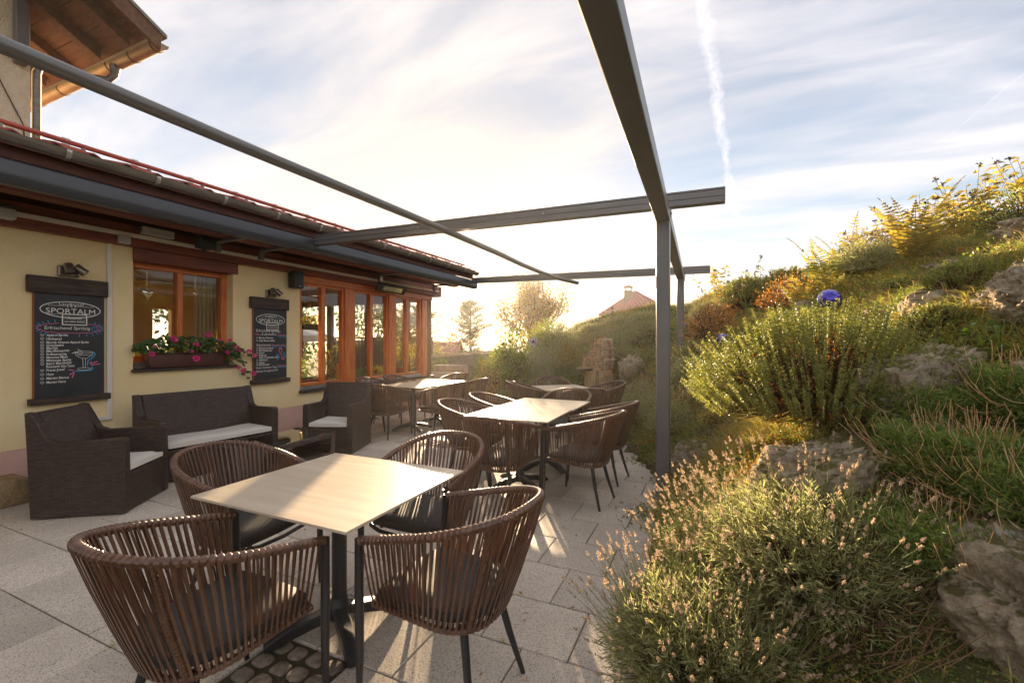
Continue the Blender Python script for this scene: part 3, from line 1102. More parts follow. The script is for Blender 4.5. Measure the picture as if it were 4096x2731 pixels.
# gutter: half-round channel with straps
GXc, GZc, GR = -4.985, 3.085, 0.068
mb = MB()
arc = [(GXc + GR * math.cos(t), GZc + GR * math.sin(t)) for t in np.linspace(PI, 2 * PI, 12)]
arc += [(GXc + GR + 0.004, GZc + 0.012), (GXc + GR - 0.012, GZc + 0.012)]
inn = [(p + (GXc - p) * 0.05, q + (GZc - q) * 0.05 + 0.001) for p, q in arc[::-1][2:]]
mb.prism(arc + inn, -4, 9.10, lambda p, q, d: (p, d, q))
gutter = A(mb, 'gutter', MT['zinc'], smooth=True)
for k in range(13):
    y = 1.18 + k * 0.66 - 0.66
    mb = MB()
    a2 = [(GXc + (GR + 0.002) * math.cos(t), GZc + (GR + 0.002) * math.sin(t)) for t in np.linspace(PI, 2 * PI + 0.1, 12)]
    a3 = [(GXc + (GR + 0.006) * math.cos(t), GZc + (GR + 0.006) * math.sin(t)) for t in np.linspace(PI, 2 * PI + 0.1, 12)]
    mb.prism(a2 + a3[::-1], y, y + 0.035, lambda p, q, d: (p, d, q))
    mb.tube([(GXc + GR, y + 0.017, GZc - 0.012), (GXc + GR + 0.014, y + 0.017, GZc - 0.012)], 0.007, 6)
    A(mb, 'gutter_strap', MT['galv'], smooth=True)
# snow guard: red pipe on brackets
SGX, SGZ = -5.25, 3.268
mb = MB()
mb.tube([(SGX, -4, SGZ), (SGX, 9.0, SGZ)], 0.021, 10)
A(mb, 'snow_guard_pipe', MT['red_pipe'], smooth=True)
for k in range(16):
    y = 0.92 + k * 0.518
    mb = MB()
    mb.box(SGX - 0.004, SGX + 0.004, y - 0.025, y + 0.03, SGZ - 0.05, SGZ + 0.03)
    mb.box(SGX - 0.03, SGX + 0.05, y - 0.09, y + 0.02, SGZ - 0.058, SGZ - 0.05)
    mb.tube([(SGX - 0.02, y, SGZ + 0.01), (SGX + 0.028, y, SGZ + 0.01)], 0.008, 6)
    br = A(mb, 'snow_guard_bracket', MT['galv'])
    mb = MB()
    mb.prism([(-0.10, 0.0), (0.09, 0.0), (0.06, -0.055), (-0.05, -0.055)], SGX - 0.02, SGX + 0.09, lambda p, q, d: (d, y + p, SGZ - 0.06 + q))
    A(mb, 'bracket_tile', MT['red_pipe'])
    mb = MB()
    mb.lathe([(0.03, -0.10), (0.024, -0.04), (0.012, -0.005)], 10, (SGX + 0.02, y + 0.115, SGZ - 0.015))
    A(mb, 'tile_cap', MT['zinc'], smooth=True)
# conduit and cover strips on the wall
mb = MB()
mb.box(WX + 0.09, WX + 0.118, -4, 8.95, 2.655, 2.70)
A(mb, 'cable_conduit', MT['conduit'], bevel=0.004)
mb = MB()
mb.box(WX, WX + 0.028, 2.587, 2.632, 0.62, 2.655)
mb.box(WX, WX + 0.028, 2.30, 2.587, 0.62, 0.66)
A(mb, 'cable_conduit', MT['conduit'], bevel=0.004)


def window(name, y0, y1, z0, z1, xg, splits, fw, mull, sill_z=None):
    """timber window in the plane xg: outer frame, sashes, panes"""
    mb_ = MB()
    mb_.box(xg - 0.04, xg + 0.05, y0, y0 + fw, z0, z1)
    mb_.box(xg - 0.04, xg + 0.05, y1 - fw, y1, z0, z1)
    w = A(mb_, name, MT['frame'], bevel=0.005)
    mb_ = MB()
    for za_, zb_ in ((z1 - fw * 0.8, z1), (z0, z0 + fw)):
        mb_ = MB()
        mb_.box(xg - 0.038, xg + 0.047, y0 + fw, y1 - fw, za_, zb_)
        p = mb_.build('window_rail', MT['frame_h'], w, bevel=0.005)
        p.data.transform(Matrix.Translation(-Vector((WX, 4, 0))))
    for a, b in splits:
        mb_ = MB()
        mb_.box(xg - 0.036, xg + 0.044, a, b, z0 + fw + 0.001, z1 - fw * 0.8 - 0.001)
        p = mb_.build('mullion', MT['frame'], w, bevel=0.004)
        p.data.transform(Matrix.Translation(-Vector((WX, 4, 0))))
    ys_ = [y0 + fw] + [q for s in splits for q in s] + [y1 - fw]
    for a, b in zip(ys_[::2], ys_[1::2]):
        mb_ = MB()
        mb_.box(xg - 0.012, xg - 0.004, a, b, z0 + fw, z1 - fw * 0.8)
        p = mb_.build('pane', MT['glass'], w)
        p.data.transform(Matrix.Translation(-Vector((WX, 4, 0))))
    return w


window('window', W1[0], W1[1], W1[2] + 0.10, W1[3] - 0.06, WX - 0.18, [(3.372, 3.436)], 0.075, True)
mb = MB()
mb.box(WX - 0.13, WX + 0.05, W1[0] - 0.02, W1[1] + 0.045, W1[2] - 0.012, W1[2] + 0.022)
A(mb, 'window_sill', MT['sill'], bevel=0.004)
mb = MB()
mb.box(WX - 0.128, WX - 0.07, W1[0] + 0.002, W1[1] - 0.002, W1[2] + 0.023, W1[2] + 0.10)
A(mb, 'weather_rail', MT['zinc'], bevel=0.006)
for i, (y0, y1, sp) in enumerate(((5.095, 6.06, [(5.556, 5.642)]), (6.30, 7.27, [(6.742, 6.822)]), (7.48, 8.41, [(7.86, 7.955)]))):
    window('window', y0, y1, W2[2] + 0.09, W2[3] - 0.03, WX - 0.07, sp, 0.05, True)
    mb = MB()
    mb.box(WX - 0.1, WX + 0.012, y0 + 0.02, y1 - 0.02, W2[2] + 0.034, W2[2] + 0.06)
    mb.box(WX - 0.1, WX + 0.002, y0 + 0.02, y1 - 0.02, W2[2] + 0.062, W2[2] + 0.088)
    A(mb, 'threshold_rail', MT['alu'], bevel=0.004)
for y0, y1 in ((6.062, 6.298), (7.272, 7.478), (8.412, 8.62), (8.624, YE - 0.002)):
    mb = MB()
    mb.box(WX - 0.16, WX + 0.012, y0, y1, W2[2] + 0.03, W2[3] - 0.031)
    A(mb, 'timber_post', MT['frame'] if y0 < 8.62 else MT['int_beam'], bevel=0.008)
mb = MB()
mb.box(WX - 0.1, WX + 0.06, W2[0] - 0.02, YE + 0.04, W2[2] - 0.014, W2[2] + 0.028)
A(mb, 'window_sill', MT['sill'], bevel=0.005)

# rooms behind the glass
BX = -10.6
mb = MB()
mb.box(BX, WX - WT - 0.001, 1.2, YE, 0.0, 0.02)
A(mb, 'room_floor', MT['int_floor'])
mb = MB()
mb.box(BX, WX - WT - 0.001, 1.2, YE, 2.66, 2.70)
A(mb, 'room_ceiling', MT['interior_dark'])
mb = MB()
for a, b, c, d in ((1.2, 5.25, 0.02, 2.66), (5.25, 5.60, 0.02, 0.9), (5.25, 5.60, 2.16, 2.66), (5.60, 6.45, 0.02, 2.66), (6.45, YE, 0.02, 0.5)):
    mb.box(BX, BX + 0.12, a, b, c, d)
A(mb, 'rear_wall', MT['interior'])
mb = MB()
mb.box(BX, WX - WT - 0.002, 1.1, 1.2, 0, 2.66)
A(mb, 'partition_wall', MT['interior_dark'])
ry = [6.46, 7.6, YE - 0.08]
for y in ry:
    mb = MB()
    mb.box(BX - 0.01, BX + 0.14, y, y + 0.16 if y < 8 else YE, 0.5, 2.659)
    A(mb, 'timber_post', MT['int_beam'], bevel=0.006)
mb = MB()
mb.box(BX + 0.01, BX + 0.13, 6.63, YE - 0.1, 1.78, 1.90)
mb.box(BX + 0.01, BX + 0.13, 6.63, YE - 0.1, 2.45, 2.655)
A(mb, 'transom', MT['int_beam'])
mb = MB()
mb.box(BX + 0.05, BX + 0.056, 6.63, YE - 0.1, 0.51, 2.44)
A(mb, 'rear_pane', MT['glass_far'])
# glazed end wall towards the valley
for x0, x1 in ((BX + 0.15, BX + 0.3), (-9.3, -9.15), (-8.0, -7.85), (-6.8, -6.65)):
    mb = MB()
    mb.box(x0, x1, YE - 0.12, YE - 0.002, 0.5, 2.655)
    A(mb, 'timber_post', MT['int_beam'], bevel=0.006)
mb = MB()
mb.box(BX + 0.16, WX - WT - 0.003, YE - 0.14, YE - 0.004, 0.021, 0.499)
A(mb, 'end_wall', MT['plaster'])
mb = MB()
mb.box(BX + 0.31, WX - WT - 0.003, YE - 0.11, YE - 0.01, 2.42, 2.654)
A(mb, 'transom', MT['int_beam'])
mb = MB()
mb.box(BX + 0.31, WX - WT - 0.003, YE - 0.06, YE - 0.054, 0.5, 2.419)
A(mb, 'end_pane', MT['glass_far'])

# ============================================================ main house, upper left
house = thing('main_house', 'tall cream roughcast house with overhanging timber eaves rising behind the annex roof', 'building', (-7.0, 0.0, 2.5))
HX, HY = -7.0, 2.31
H = lambda m_, n_, mt_, **kw: m_.build(n_, mt_, house, world=True, **kw)
mb = MB()
mb.box(HX - 6, HX, -6, HY, 2.4, 5.35)
mb.prism([(-6, 5.35), (HY, 5.35), (HY - 4.2, 7.5)], HX - 6, HX, lambda p, q, d: (d, p, q))
H(mb, 'wall', MT['house_plaster'])
HS = 0.52
hz = lambda y: 5.02 + (2.95 - y) * HS
VX = -5.82
mb = MB()
mb.prism([(2.95, hz(2.95)), (-3.0, hz(-3.0)), (-3.0, hz(-3.0) + 0.04), (2.95, hz(2.95) + 0.04)], -13, VX, lambda p, q, d: (d, p, q))
roofb = H(mb, 'roof_boarding', MT['soffit'])
for k in range(14):
    y0 = 2.93 - k * 0.24
    mb = MB()
    mb.prism([(y0, hz(y0) - 0.001), (y0 - 0.232, hz(y0 - 0.232) - 0.001), (y0 - 0.232, hz(y0 - 0.232) - 0.02), (y0, hz(y0) - 0.02)], -9.5, VX - 0.07, lambda p, q, d: (d, p, q))
    H(mb, 'soffit_plank', MT['soffit'], bevel=0.003)
for x in (-9.0, -8.3, -7.6, -6.9, -6.28):
    mb = MB()
    mb.prism([(2.86, hz(2.86) - 0.021), (-3, hz(-3) - 0.021), (-3, hz(-3) - 0.18), (2.86, hz(2.86) - 0.15)], x, x + 0.12, lambda p, q, d: (d, p, q))
    H(mb, 'rafter', MT['soffit'], bevel=0.004)
mb = MB()
mb.prism([(3.0, hz(3.0) - 0.14), (-3, hz(-3) - 0.14), (-3, hz(-3) + 0.05), (3.0, hz(3.0) + 0.05)], VX - 0.03, VX + 0.01, lambda p, q, d: (d, p, q))
H(mb, 'bargeboard', MT['soffit'], bevel=0.004)
mb = MB()
mb.prism([(3.05, hz(3.05) + 0.051), (-3, hz(-3) + 0.051), (-3, hz(-3) + 0.10), (3.05, hz(3.05) + 0.09)], -13, VX + 0.03, lambda p, q, d: (d, p, q))
H(mb, 'roof_covering', MT['zinc'])
mb = MB()
for x0 in (-7.12,):
    mb.box(HX - 0.02, HX + 0.10, HY - 0.14, HY - 0.04, 4.55, 6.2)
H(mb, 'corner_strut', MT['anthracite'], bevel=0.004)
gy, gz, gr = 3.03, 4.98, 0.075
mb = MB()
arc = [(gy - gr * math.cos(t), gz + gr * math.sin(t)) for t in np.linspace(PI, 2 * PI, 12)]
inn = [(p + (gy - p) * 0.05, q + (gz - q) * 0.05 + 0.001) for p, q in arc[::-1]]
mb.prism(arc + inn, -13, -5.86, lambda p, q, d: (d, p, q))
mb.prism([(gy - gr * 0.9 * math.cos(t), gz - 0.002 + gr * 0.9 * math.sin(t)) for t in np.linspace(PI, 2 * PI, 10)], -5.872, -5.868, lambda p, q, d: (d, p, q))
H(mb, 'gutter', MT['zinc_tan'], smooth=True)
for x in (-8.9, -8.2, -7.5, -6.95, -6.45, -5.98):
    mb = MB()
    mb.prism([(gy - (gr + 0.005) * math.cos(t), gz + (gr + 0.005) * math.sin(t)) for t in np.linspace(PI - 0.1, 2 * PI + 0.1, 12)] +
             [(gy - (gr + 0.001) * math.cos(t), gz + (gr + 0.001) * math.sin(t)) for t in np.linspace(2 * PI + 0.1, PI - 0.1, 12)], x, x + 0.025, lambda p, q, d: (d, p, q))
    H(mb, 'gutter_strap', MT['bark'], smooth=True)
mb = MB()
dpx = -6.80
pth = [(dpx, 3.0, 4.93), (dpx, 2.99, 4.80), (dpx - 0.02, 2.93, 4.72), (dpx - 0.06, 2.8, 4.69), (HX + 0.02, 2.50, 4.69), (HX - 0.02, 2.40, 4.66), (HX - 0.03, 2.37, 4.55), (HX - 0.03, 2.37, 3.3)]
mb.tube(pth, [0.06, 0.045, 0.042, 0.04, 0.04, 0.04, 0.04, 0.04], 12)
H(mb, 'downpipe', MT['zinc'], smooth=True)
mb = MB()
mb.tube([(HX + 0.01, 1.75, 5.0), (HX + 0.012, 2.05, 4.35), (HX + 0.012, 2.25, 3.9), (HX + 0.012, 2.28, 3.3)], 0.006, 5)
H(mb, 'lightning_cable', MT['bark'])

# ============================================================ awning frame
awn = thing('awning_frame', 'anthracite awning frame with wall cassette, guide rails, front bar and outer posts', 'awning', (-0.39, 4.42, 0))
AW = lambda m_, n_, mt_, **kw: m_.build(n_, mt_, awn, world=True, **kw)
CX0 = -4.98
mb = MB()
csec = [(-0.055, -0.10), (0.02, -0.10), (0.052, -0.07), (0.06, -0.02), (0.055, 0.03), (0.04, 0.034), (0.038, 0.05), (0.032, 0.052), (0.030, 0.066), (0.022, 0.068), (0.018, 0.085), (0.0, 0.10), (-0.055, 0.10)]
mb.prism([(CX0 + p, 2.80 + q) for p, q in csec], -4, 4.395, lambda p, q, d: (p, d, q))
AW(mb, 'cassette', MT['cassette'], smooth=True)
mb = MB()
mb.prism([(CX0 + p, 2.80 + q) for p, q in csec], 4.40, 9.02, lambda p, q, d: (p, d, q))
AW(mb, 'cassette', MT['cassette'], smooth=True)
rsec = [(-0.05, -0.065), (0.05, -0.065), (0.05, -0.052), (0.042, -0.05), (0.042, -0.012), (0.05, -0.008), (0.05, 0.028), (0.042, 0.032), (0.042, 0.048), (0.05, 0.052), (0.05, 0.065), (-0.05, 0.065),
        (-0.05, 0.052), (-0.042, 0.048), (-0.042, 0.032), (-0.05, 0.028), (-0.05, -0.008), (-0.042, -0.012), (-0.042, -0.05), (-0.05, -0.052)]
for (xa, za, xb, zb, y) in ((CX0 + 0.066, 2.862, 0.125, 2.802, 4.42), (CX0 + 0.066, 2.862, 0.01, 2.790, 8.78)):
    mb = MB()
    mb.prism(rsec, 0, 1, lambda p, q, d: (xa + (xb - xa) * d, y + p, za + (zb - za) * d + q))
    AW(mb, 'guide_rail', MT['rail'])
    mb = MB()
    mb.box(xb + 0.0005, xb + 0.006, y - 0.053, y + 0.053, zb - 0.068, zb + 0.068)
    AW(mb, 'rail_end_cap', MT['anthracite'], bevel=0.002)
    for sx in (-1.6, -3.2):
        mb = MB()
        zz = za + (zb - za) * (sx - xa) / (xb - xa)
        mb.tube([(sx, y - 0.052, zz + 0.01), (sx, y - 0.046, zz + 0.01)], 0.008, 6)
        AW(mb, 'rail_screw', MT['galv'])
mb = MB()
bar = [(-2.64, -1.5, 2.692), (-2.64, 0.8, 2.692), (-2.65, 2.0, 2.692), (-2.63, 3.9, 2.692), (-2.65, 5.4, 2.692), (-2.70, 6.5, 2.692), (-2.70, 7.4, 2.694), (-2.64, 8.2, 2.695), (-2.54, 8.75, 2.696), (-2.50, 8.9, 2.696)]
mb.tube(bar, 0.037, 14)
AW(mb, 'front_bar', MT['rail'], smooth=True)
mb = MB()
b0, b1 = Vector((-0.295, -1.2, 2.672)), Vector((-0.485, 8.98, 2.672))
mb.beam(b0, b1, 0.128, 0.11)
AW(mb, 'cross_beam', MT['anthracite'], bevel=0.008, seg=2)
for y, zb in ((4.42, -0.1), (8.55, 1.0)):
    t = (y - b0.y) / (b1.y - b0.y)
    x = b0.x + (b1.x - b0.x) * t
    mb = MB()
    mb.box(x - 0.06, x + 0.06, y - 0.06, y + 0.06, zb, 2.6165)
    AW(mb, 'post', MT['anthracite'], bevel=0.008, seg=2)
    if y < 5:
        mb = MB()
        mb.box(x - 0.11, x + 0.11, y - 0.11, y + 0.11, 0.0, 0.012)
        AW(mb, 'base_plate', MT['anthracite'], bevel=0.003)
        for sx, sy in ((-1, -1), (1, -1), (-1, 1), (1, 1)):
            mb = MB()
            mb.tube([(x + sx * 0.085, y + sy * 0.085, 0.0125), (x + sx * 0.085, y + sy * 0.085, 0.024)], 0.011, 6)
            AW(mb, 'anchor_bolt', MT['galv'])
    if y > 5:
        mb = MB()
        mb.tube([(x + 0.06, y, 1.78), (x + 0.10, y, 1.78), (x + 0.102, y, 1.78), (x + 0.13, y, 1.78)], [0.03, 0.03, 0.042, 0.042], 12)
        AW(mb, 'socket', MT['anthracite'], smooth=True)
for y, t_ in ((4.42, 0), (8.78, 1)):
    t = (y - b0.y) / (b1.y - b0.y)
    x = b0.x + (b1.x - b0.x) * t
    for s_ in (-1, 1):
        mb = MB()
        mb.box(x + s_ * 0.066, x + s_ * 0.072, y - 0.045, y + 0.045, 2.66, 2.735)
        mb.tube([(x + s_ * 0.072, y, 2.69), (x + s_ * 0.079, y, 2.69)], 0.009, 6)
        AW(mb, 'rail_clamp', MT['anthracite'])
for y in (3.55, 4.15, 6.6, 8.4):
    mb = MB()
    mb.box(-5.75, -5.03, y, y + 0.07, 2.735, 2.765)
    mb.box(-5.75, -5.70, y + 0.0, y + 0.07, 2.62, 2.735)
    for q in (-5.62, -5.40):
        mb.tube([(q, y - 0.006, 2.75), (q, y, 2.75)], 0.014, 6)
    AW(mb, 'wall_bracket', MT['anthracite'], bevel=0.003)

# ============================================================ strap chairs
CW, CB, CWF, CYF, CZB, CZA = 0.300, 0.345, 0.292, 0.28, 0.84, 0.68


def u_curve(W, b, wf, yf, p=0.8, n=30):
    """horseshoe in plan from right arm tip round the back to left arm tip, resampled evenly"""
    ph = np.linspace(0, PI / 2, n)
    x = W * np.sin(ph) ** p
    y = -b * np.cos(ph)
    t = np.linspace(0, 1, 10)[1:]
    x = np.r_[x, W + (wf - W) * t]
    y = np.r_[y, yf * t]
    P = np.c_[x, y]
    Qm = P[1:].copy()
    Qm[:, 0] *= -1
    return np.r_[P[::-1], Qm]


def resample(P, n):
    s = np.r_[0, np.cumsum(np.linalg.norm(np.diff(P, axis=0), axis=1))]
    t = np.linspace(0, s[-1], n)
    return np.stack([np.interp(t, s, P[:, k]) for k in range(P.shape[1])], 1)


def rim_curve(n):
    P = resample(u_curve(CW, CB, CWF, CYF), 400)
    k = (P[:, 1] + CB) / (CYF + CB)
    z = CZB + (CZA - CZB) * k ** 0.95
    return resample(np.c_[P, z], n)


def low_curve(n):
    P = resample(u_curve(0.215, 0.185, 0.235, 0.27, 0.75), 400)
    k = (P[:, 1] + 0.185) / (0.455)
    return resample(np.c_[P, 0.365 + 0.035 * k], n)


def wrapped_tube(path, r, wraps, seg=8, flat=1.0):
    """tube wound with a strap: each turn starts proud and sinks under the next"""
    P = resample(np.asarray(path), wraps * 3 + 1)
    rad = []
    for i in range(len(P)):
        rad.append(r * (1.14, 1.06, 0.86)[i % 3])
    b = MB()
    b.tube([tuple(p) for p in P], rad, seg, flat=flat)
    return b


def make_chair():
    c = thing('strap_armchair', 'x', 'chair')
    NS = 54
    rim, low = rim_curve(NS + 2), low_curve(NS + 2)
    wrapped_tube(rim_curve(300), 0.0165, 72, 12, flat=1.0).build('top_rim', MT['rim'], c, smooth=True, sharp=0.62)
    wrapped_tube(low_curve(300), 0.0125, 50, 10).build('seat_rim', MT['rim'], c, smooth=True, sharp=0.66)
    for i in range(1, NS + 1):
        top, bot = Vector(rim[i]), Vector(low[i])
        tg = Vector(rim[min(i + 1, NS + 1)]) - Vector(rim[i - 1])
        tg.z = 0
        tg.normalize()
        nrm = Vector((tg.y, -tg.x, 0))
        cen = Vector((0, 0.0, 0))
        if nrm.dot(Vector((top.x, top.y - 0.1, 0))) < 0:
            nrm = -nrm
        b = MB()
        rs = random.Random(i)
        for side in (1, -1):
            pts = []
            for t in (0.0, 0.33, 0.68, 1.0):
                p = top.lerp(bot, t)
                gap = (0.0165 * (1 - t) + 0.0125 * t)
                bulge = 0.010 * math.sin(PI * t) * (1 if side > 0 else -0.6)
                jit = rs.uniform(-0.0035, 0.0035) * math.sin(PI * t)
                p = p + nrm * (side * gap * (1.0 - 0.25 * math.sin(PI * t)) + bulge) + tg * (jit + side * 0.0042)
                pts.append(p)
            w, th = 0.0088, 0.0034
            V = []
            for p in pts:
                V += [p - tg * w / 2 - nrm * th / 2, p + tg * w / 2 - nrm * th / 2, p + tg * w / 2 + nrm * th / 2, p - tg * w / 2 + nrm * th / 2]
            F = []
            for q in range(3):
                for k in range(4):
                    F.append((q * 4 + k, q * 4 + (k + 1) % 4, q * 4 + 4 + (k + 1) % 4, q * 4 + 4 + k))
            b.add(V, F)
        b.build('strap', MT['strap'], c, uv=False)
    # two wrapped back posts
    for i in (20, NS + 1 - 20):
        top, bot = Vector(rim[i]), Vector(low[i])
        mid = top.lerp(bot, 0.5)
        out = Vector((mid.x, mid.y - 0.1, 0)).normalized() * 0.012
        wrapped_tube([tuple(top), tuple(mid + out), tuple(bot)], 0.0125, 26, 10).build('back_post', MT['rim'], c, smooth=True, sharp=0.66)
    for s in (-1, 1):
        b = MB()
        b.tube([(s * CWF, CYF + 0.012, CZA + 0.006), (s * (CWF - 0.004), CYF + 0.014, 0.40), (s * 0.27, CYF + 0.03, 0.18), (s * 0.258, CYF + 0.045, 0.0)], [0.0165, 0.019, 0.0165, 0.011], 10, up=(0, 1, 0))
        b.build('front_leg', MT['steel'], c, smooth=True)
        b = MB()
        b.tube([(s * 0.135, -0.11, 0.372), (s * 0.165, -0.15, 0.19), (s * 0.195, -0.205, 0.0)], [0.0175, 0.0155, 0.0105], 10)
        b.build('rear_leg', MT['steel'], c, smooth=True)
    b = MB()
    b.tube([(0.235, 0.27, 0.400), (0.15, 0.300, 0.392), (0, 0.312, 0.390), (-0.15, 0.300, 0.392), (-0.235, 0.27, 0.400)], 0.011, 8)
    b.tube([(0.19, 0.24, 0.385), (0.05, 0.0, 0.372), (-0.1, -0.14, 0.368)], 0.008, 6)
    b.tube([(-0.19, 0.24, 0.385), (-0.05, 0.0, 0.372), (0.1, -0.14, 0.368)], 0.008, 6)
    b.build('seat_frame', MT['steel'], c, smooth=True)
    # seat pad
    oc = u_curve(0.222, 0.205, 0.232, 0.235, 0.72)
    oc = resample(oc, 34)
    fr = [(-0.225, 0.262), (-0.205, 0.278), (-0.1, 0.290), (0, 0.293), (0.1, 0.290), (0.205, 0.278), (0.225, 0.262)]
    ring = [tuple(p) for p in oc] + fr
    cx, cy = 0, 0.05
    b = MB()
    lv = [(0.93, 0.402), (0.985, 0.412), (1.0, 0.43), (0.985, 0.448), (0.93, 0.458), (0.6, 0.464), (0.25, 0.461)]
    n = len(ring)
    V = []
    for sc_, z in lv:
        V += [(cx + (x - cx) * sc_, cy + (y - cy) * sc_, z) for x, y in ring]
    F = [tuple(range(n))[::-1], tuple((len(lv) - 1) * n + k for k in range(n))]
    for i in range(len(lv) - 1):
        F += [(i * n + k, i * n + (k + 1) % n, (i + 1) * n + (k + 1) % n, (i + 1) * n + k) for k in range(n)]
    b.add(V, F)
    b.build('seat_pad', MT['cushion'], c, smooth=True)
    return c


CHAIRS = [
    ((-1.72, 1.035, -0.03), 'brown strap armchair at the lone square table, back turned on the open paving'),
    ((-0.979, 1.638, 1.497), 'brown strap armchair at the lone square table, on the side facing the lavender bush'),
    ((-2.49, 1.708, -1.494), 'brown strap armchair at the lone square table, on the side of the wicker lounge set'),
    ((-1.59, 2.30, 3.156), 'brown strap armchair at the lone square table, on the side facing the next joined tables'),
    ((-1.722, 3.585, -0.009), 'brown strap armchair heading the joined tables by the awning post, facing the firewood'),
    ((-1.05, 4.033, 1.44), 'brown strap armchair at the joined tables on the post side, next to the lone table'),
    ((-1.03, 4.751, 1.455), 'brown strap armchair at the joined tables on the post side, farther from the lone table'),
    ((-2.33, 4.12, -1.492), 'brown strap armchair at the joined tables on the house side, next to the lone table'),
    ((-2.33, 4.80, -1.44), 'brown strap armchair at the joined tables on the house side, farther from the lone table'),
    ((-1.68, 5.44, 3.105), 'brown strap armchair at the end of the joined tables nearest the firewood stack'),
    ((-2.68, 6.60, -1.10), 'brown strap armchair at the angled small table, on the house side'),
    ((-2.47, 7.24, -2.556), 'brown strap armchair at the angled small table, backing on the lavender bank'),
    ((-1.53, 6.90, 2.187), 'brown strap armchair at the angled small table, beside the firewood stump'),
    ((-1.649, 6.11, 0.62), 'brown strap armchair at the angled small table, on the side of the joined tables'),
    ((-5.27, 6.02, -1.45), 'brown strap armchair against the window wall, nearer the wicker lounge set'),
    ((-5.25, 6.70, -1.45), 'brown strap armchair against the window wall, nearer the building corner'),
    ((-4.52, 7.30, 3.124), 'brown strap armchair at the window tables, on the end towards the stone steps'),
    ((-3.86, 6.72, 1.506), 'brown strap armchair at the window tables on the open side, towards the steps'),
    ((-4.588, 5.43, 0.058), 'brown strap armchair at the window tables, on the end towards the wicker lounge set'),
    ((-3.88, 5.92, 1.559), 'brown strap armchair at the window tables on the open side, towards the lounge set'),
]
chair0 = make_chair()
for i, ((x, y, th), lab) in enumerate(CHAIRS):
    o = chair0 if i == 0 else copy_tree(chair0)
    place(o, (x, y, 0), th)
    tag(o, lab, 'chair', 'brown strap armchairs on the terrace')


# ============================================================ dining tables
def make_table(name, label, x, y, sx, sy, rot=0.0, group=None, base_rot=0.2):
    t = thing(name, label, 'table', (x, y, 0), rot, group)
    b = MB()
    b.box(-sx / 2, sx / 2, -sy / 2, sy / 2, 0.738, 0.75)
    b.build('tabletop', MT['top'], t, bevel=0.0015)
    b = MB()
    b.box(-0.19, 0.19, -0.19, 0.19, 0.722, 0.7375)
    b.beam((-0.3, -0.25, 0.73), (0.3, 0.25, 0.73), 0.035, 0.014)
    b.build('top_plate', MT['steel'], t, bevel=0.003)
    b = MB()
    b.tube([(0, 0, 0.10), (0, 0, 0.721)], 0.0375, 20)
    b.build('pedestal', MT['steel'], t, smooth=True)
    b = MB()
    b.lathe([(0.052, 0.055), (0.060, 0.075), (0.058, 0.10), (0.044, 0.135), (0.0385, 0.16)], 20)
    b.build('hub', MT['steel'], t, smooth=True)
    for k in range(4):
        a = base_rot + PI / 4 + k * PI / 2
        d, s = Vector((math.cos(a), math.sin(a), 0)), Vector((-math.sin(a), math.cos(a), 0))
        st = [(0.03, 0.125, 0.045, 0.036), (0.08, 0.108, 0.048, 0.036), (0.15, 0.098, 0.052, 0.036), (0.22, 0.085, 0.055, 0.034), (0.29, 0.060, 0.054, 0.031), (0.345, 0.030, 0.044, 0.026)]
        b = MB()
        V = []
        for r_, zt, th, hw in st:
            ch = 0.010
            zb_ = max(0.006, zt - th)
            for sd, z in ((-hw, zb_), (-hw, zt - ch), (-hw + ch, zt), (hw - ch, zt), (hw, zt - ch), (hw, zb_)):
                V.append(d * r_ + s * sd + Vector((0, 0, z)))
        F = [tuple(range(6))[::-1], tuple(5 * 6 + q for q in range(6))]
        for i in range(5):
            F += [(i * 6 + q, i * 6 + (q + 1) % 6, i * 6 + 6 + (q + 1) % 6, i * 6 + 6 + q) for q in range(6)]
        b.add(V, F)
        b.lathe([(0.016, 0.0), (0.018, 0.012), (0.012, 0.02)], 10, tuple(d * 0.315))
        b.build('base_arm', MT['steel'], t, smooth=True)
    return t


make_table('dining_table', 'lone square pale table with four chairs beside the lavender', -1.755, 1.72, 0.97, 0.885)
make_table('dining_table', 'pale table joined end to end, next to the lone table', -1.775, 4.155, 0.865, 0.775, 0.01, 'joined tables beside the awning post')
make_table('dining_table', 'pale table joined end to end, towards the firewood stack', -1.758, 4.918, 0.865, 0.740, 0.0, 'joined tables beside the awning post')
make_table('dining_table', 'small pale square table turned at an angle before the firewood stump', -2.14, 6.73, 0.78, 0.78, R(38.8))
make_table('dining_table', 'pale table under the window heater, towards the wicker lounge set', -4.565, 6.08, 0.86, 0.70, 0.0, 'joined tables by the windows')
make_table('dining_table', 'pale table under the window heater, towards the building corner', -4.555, 6.785, 0.86, 0.70, 0.0, 'joined tables by the windows')


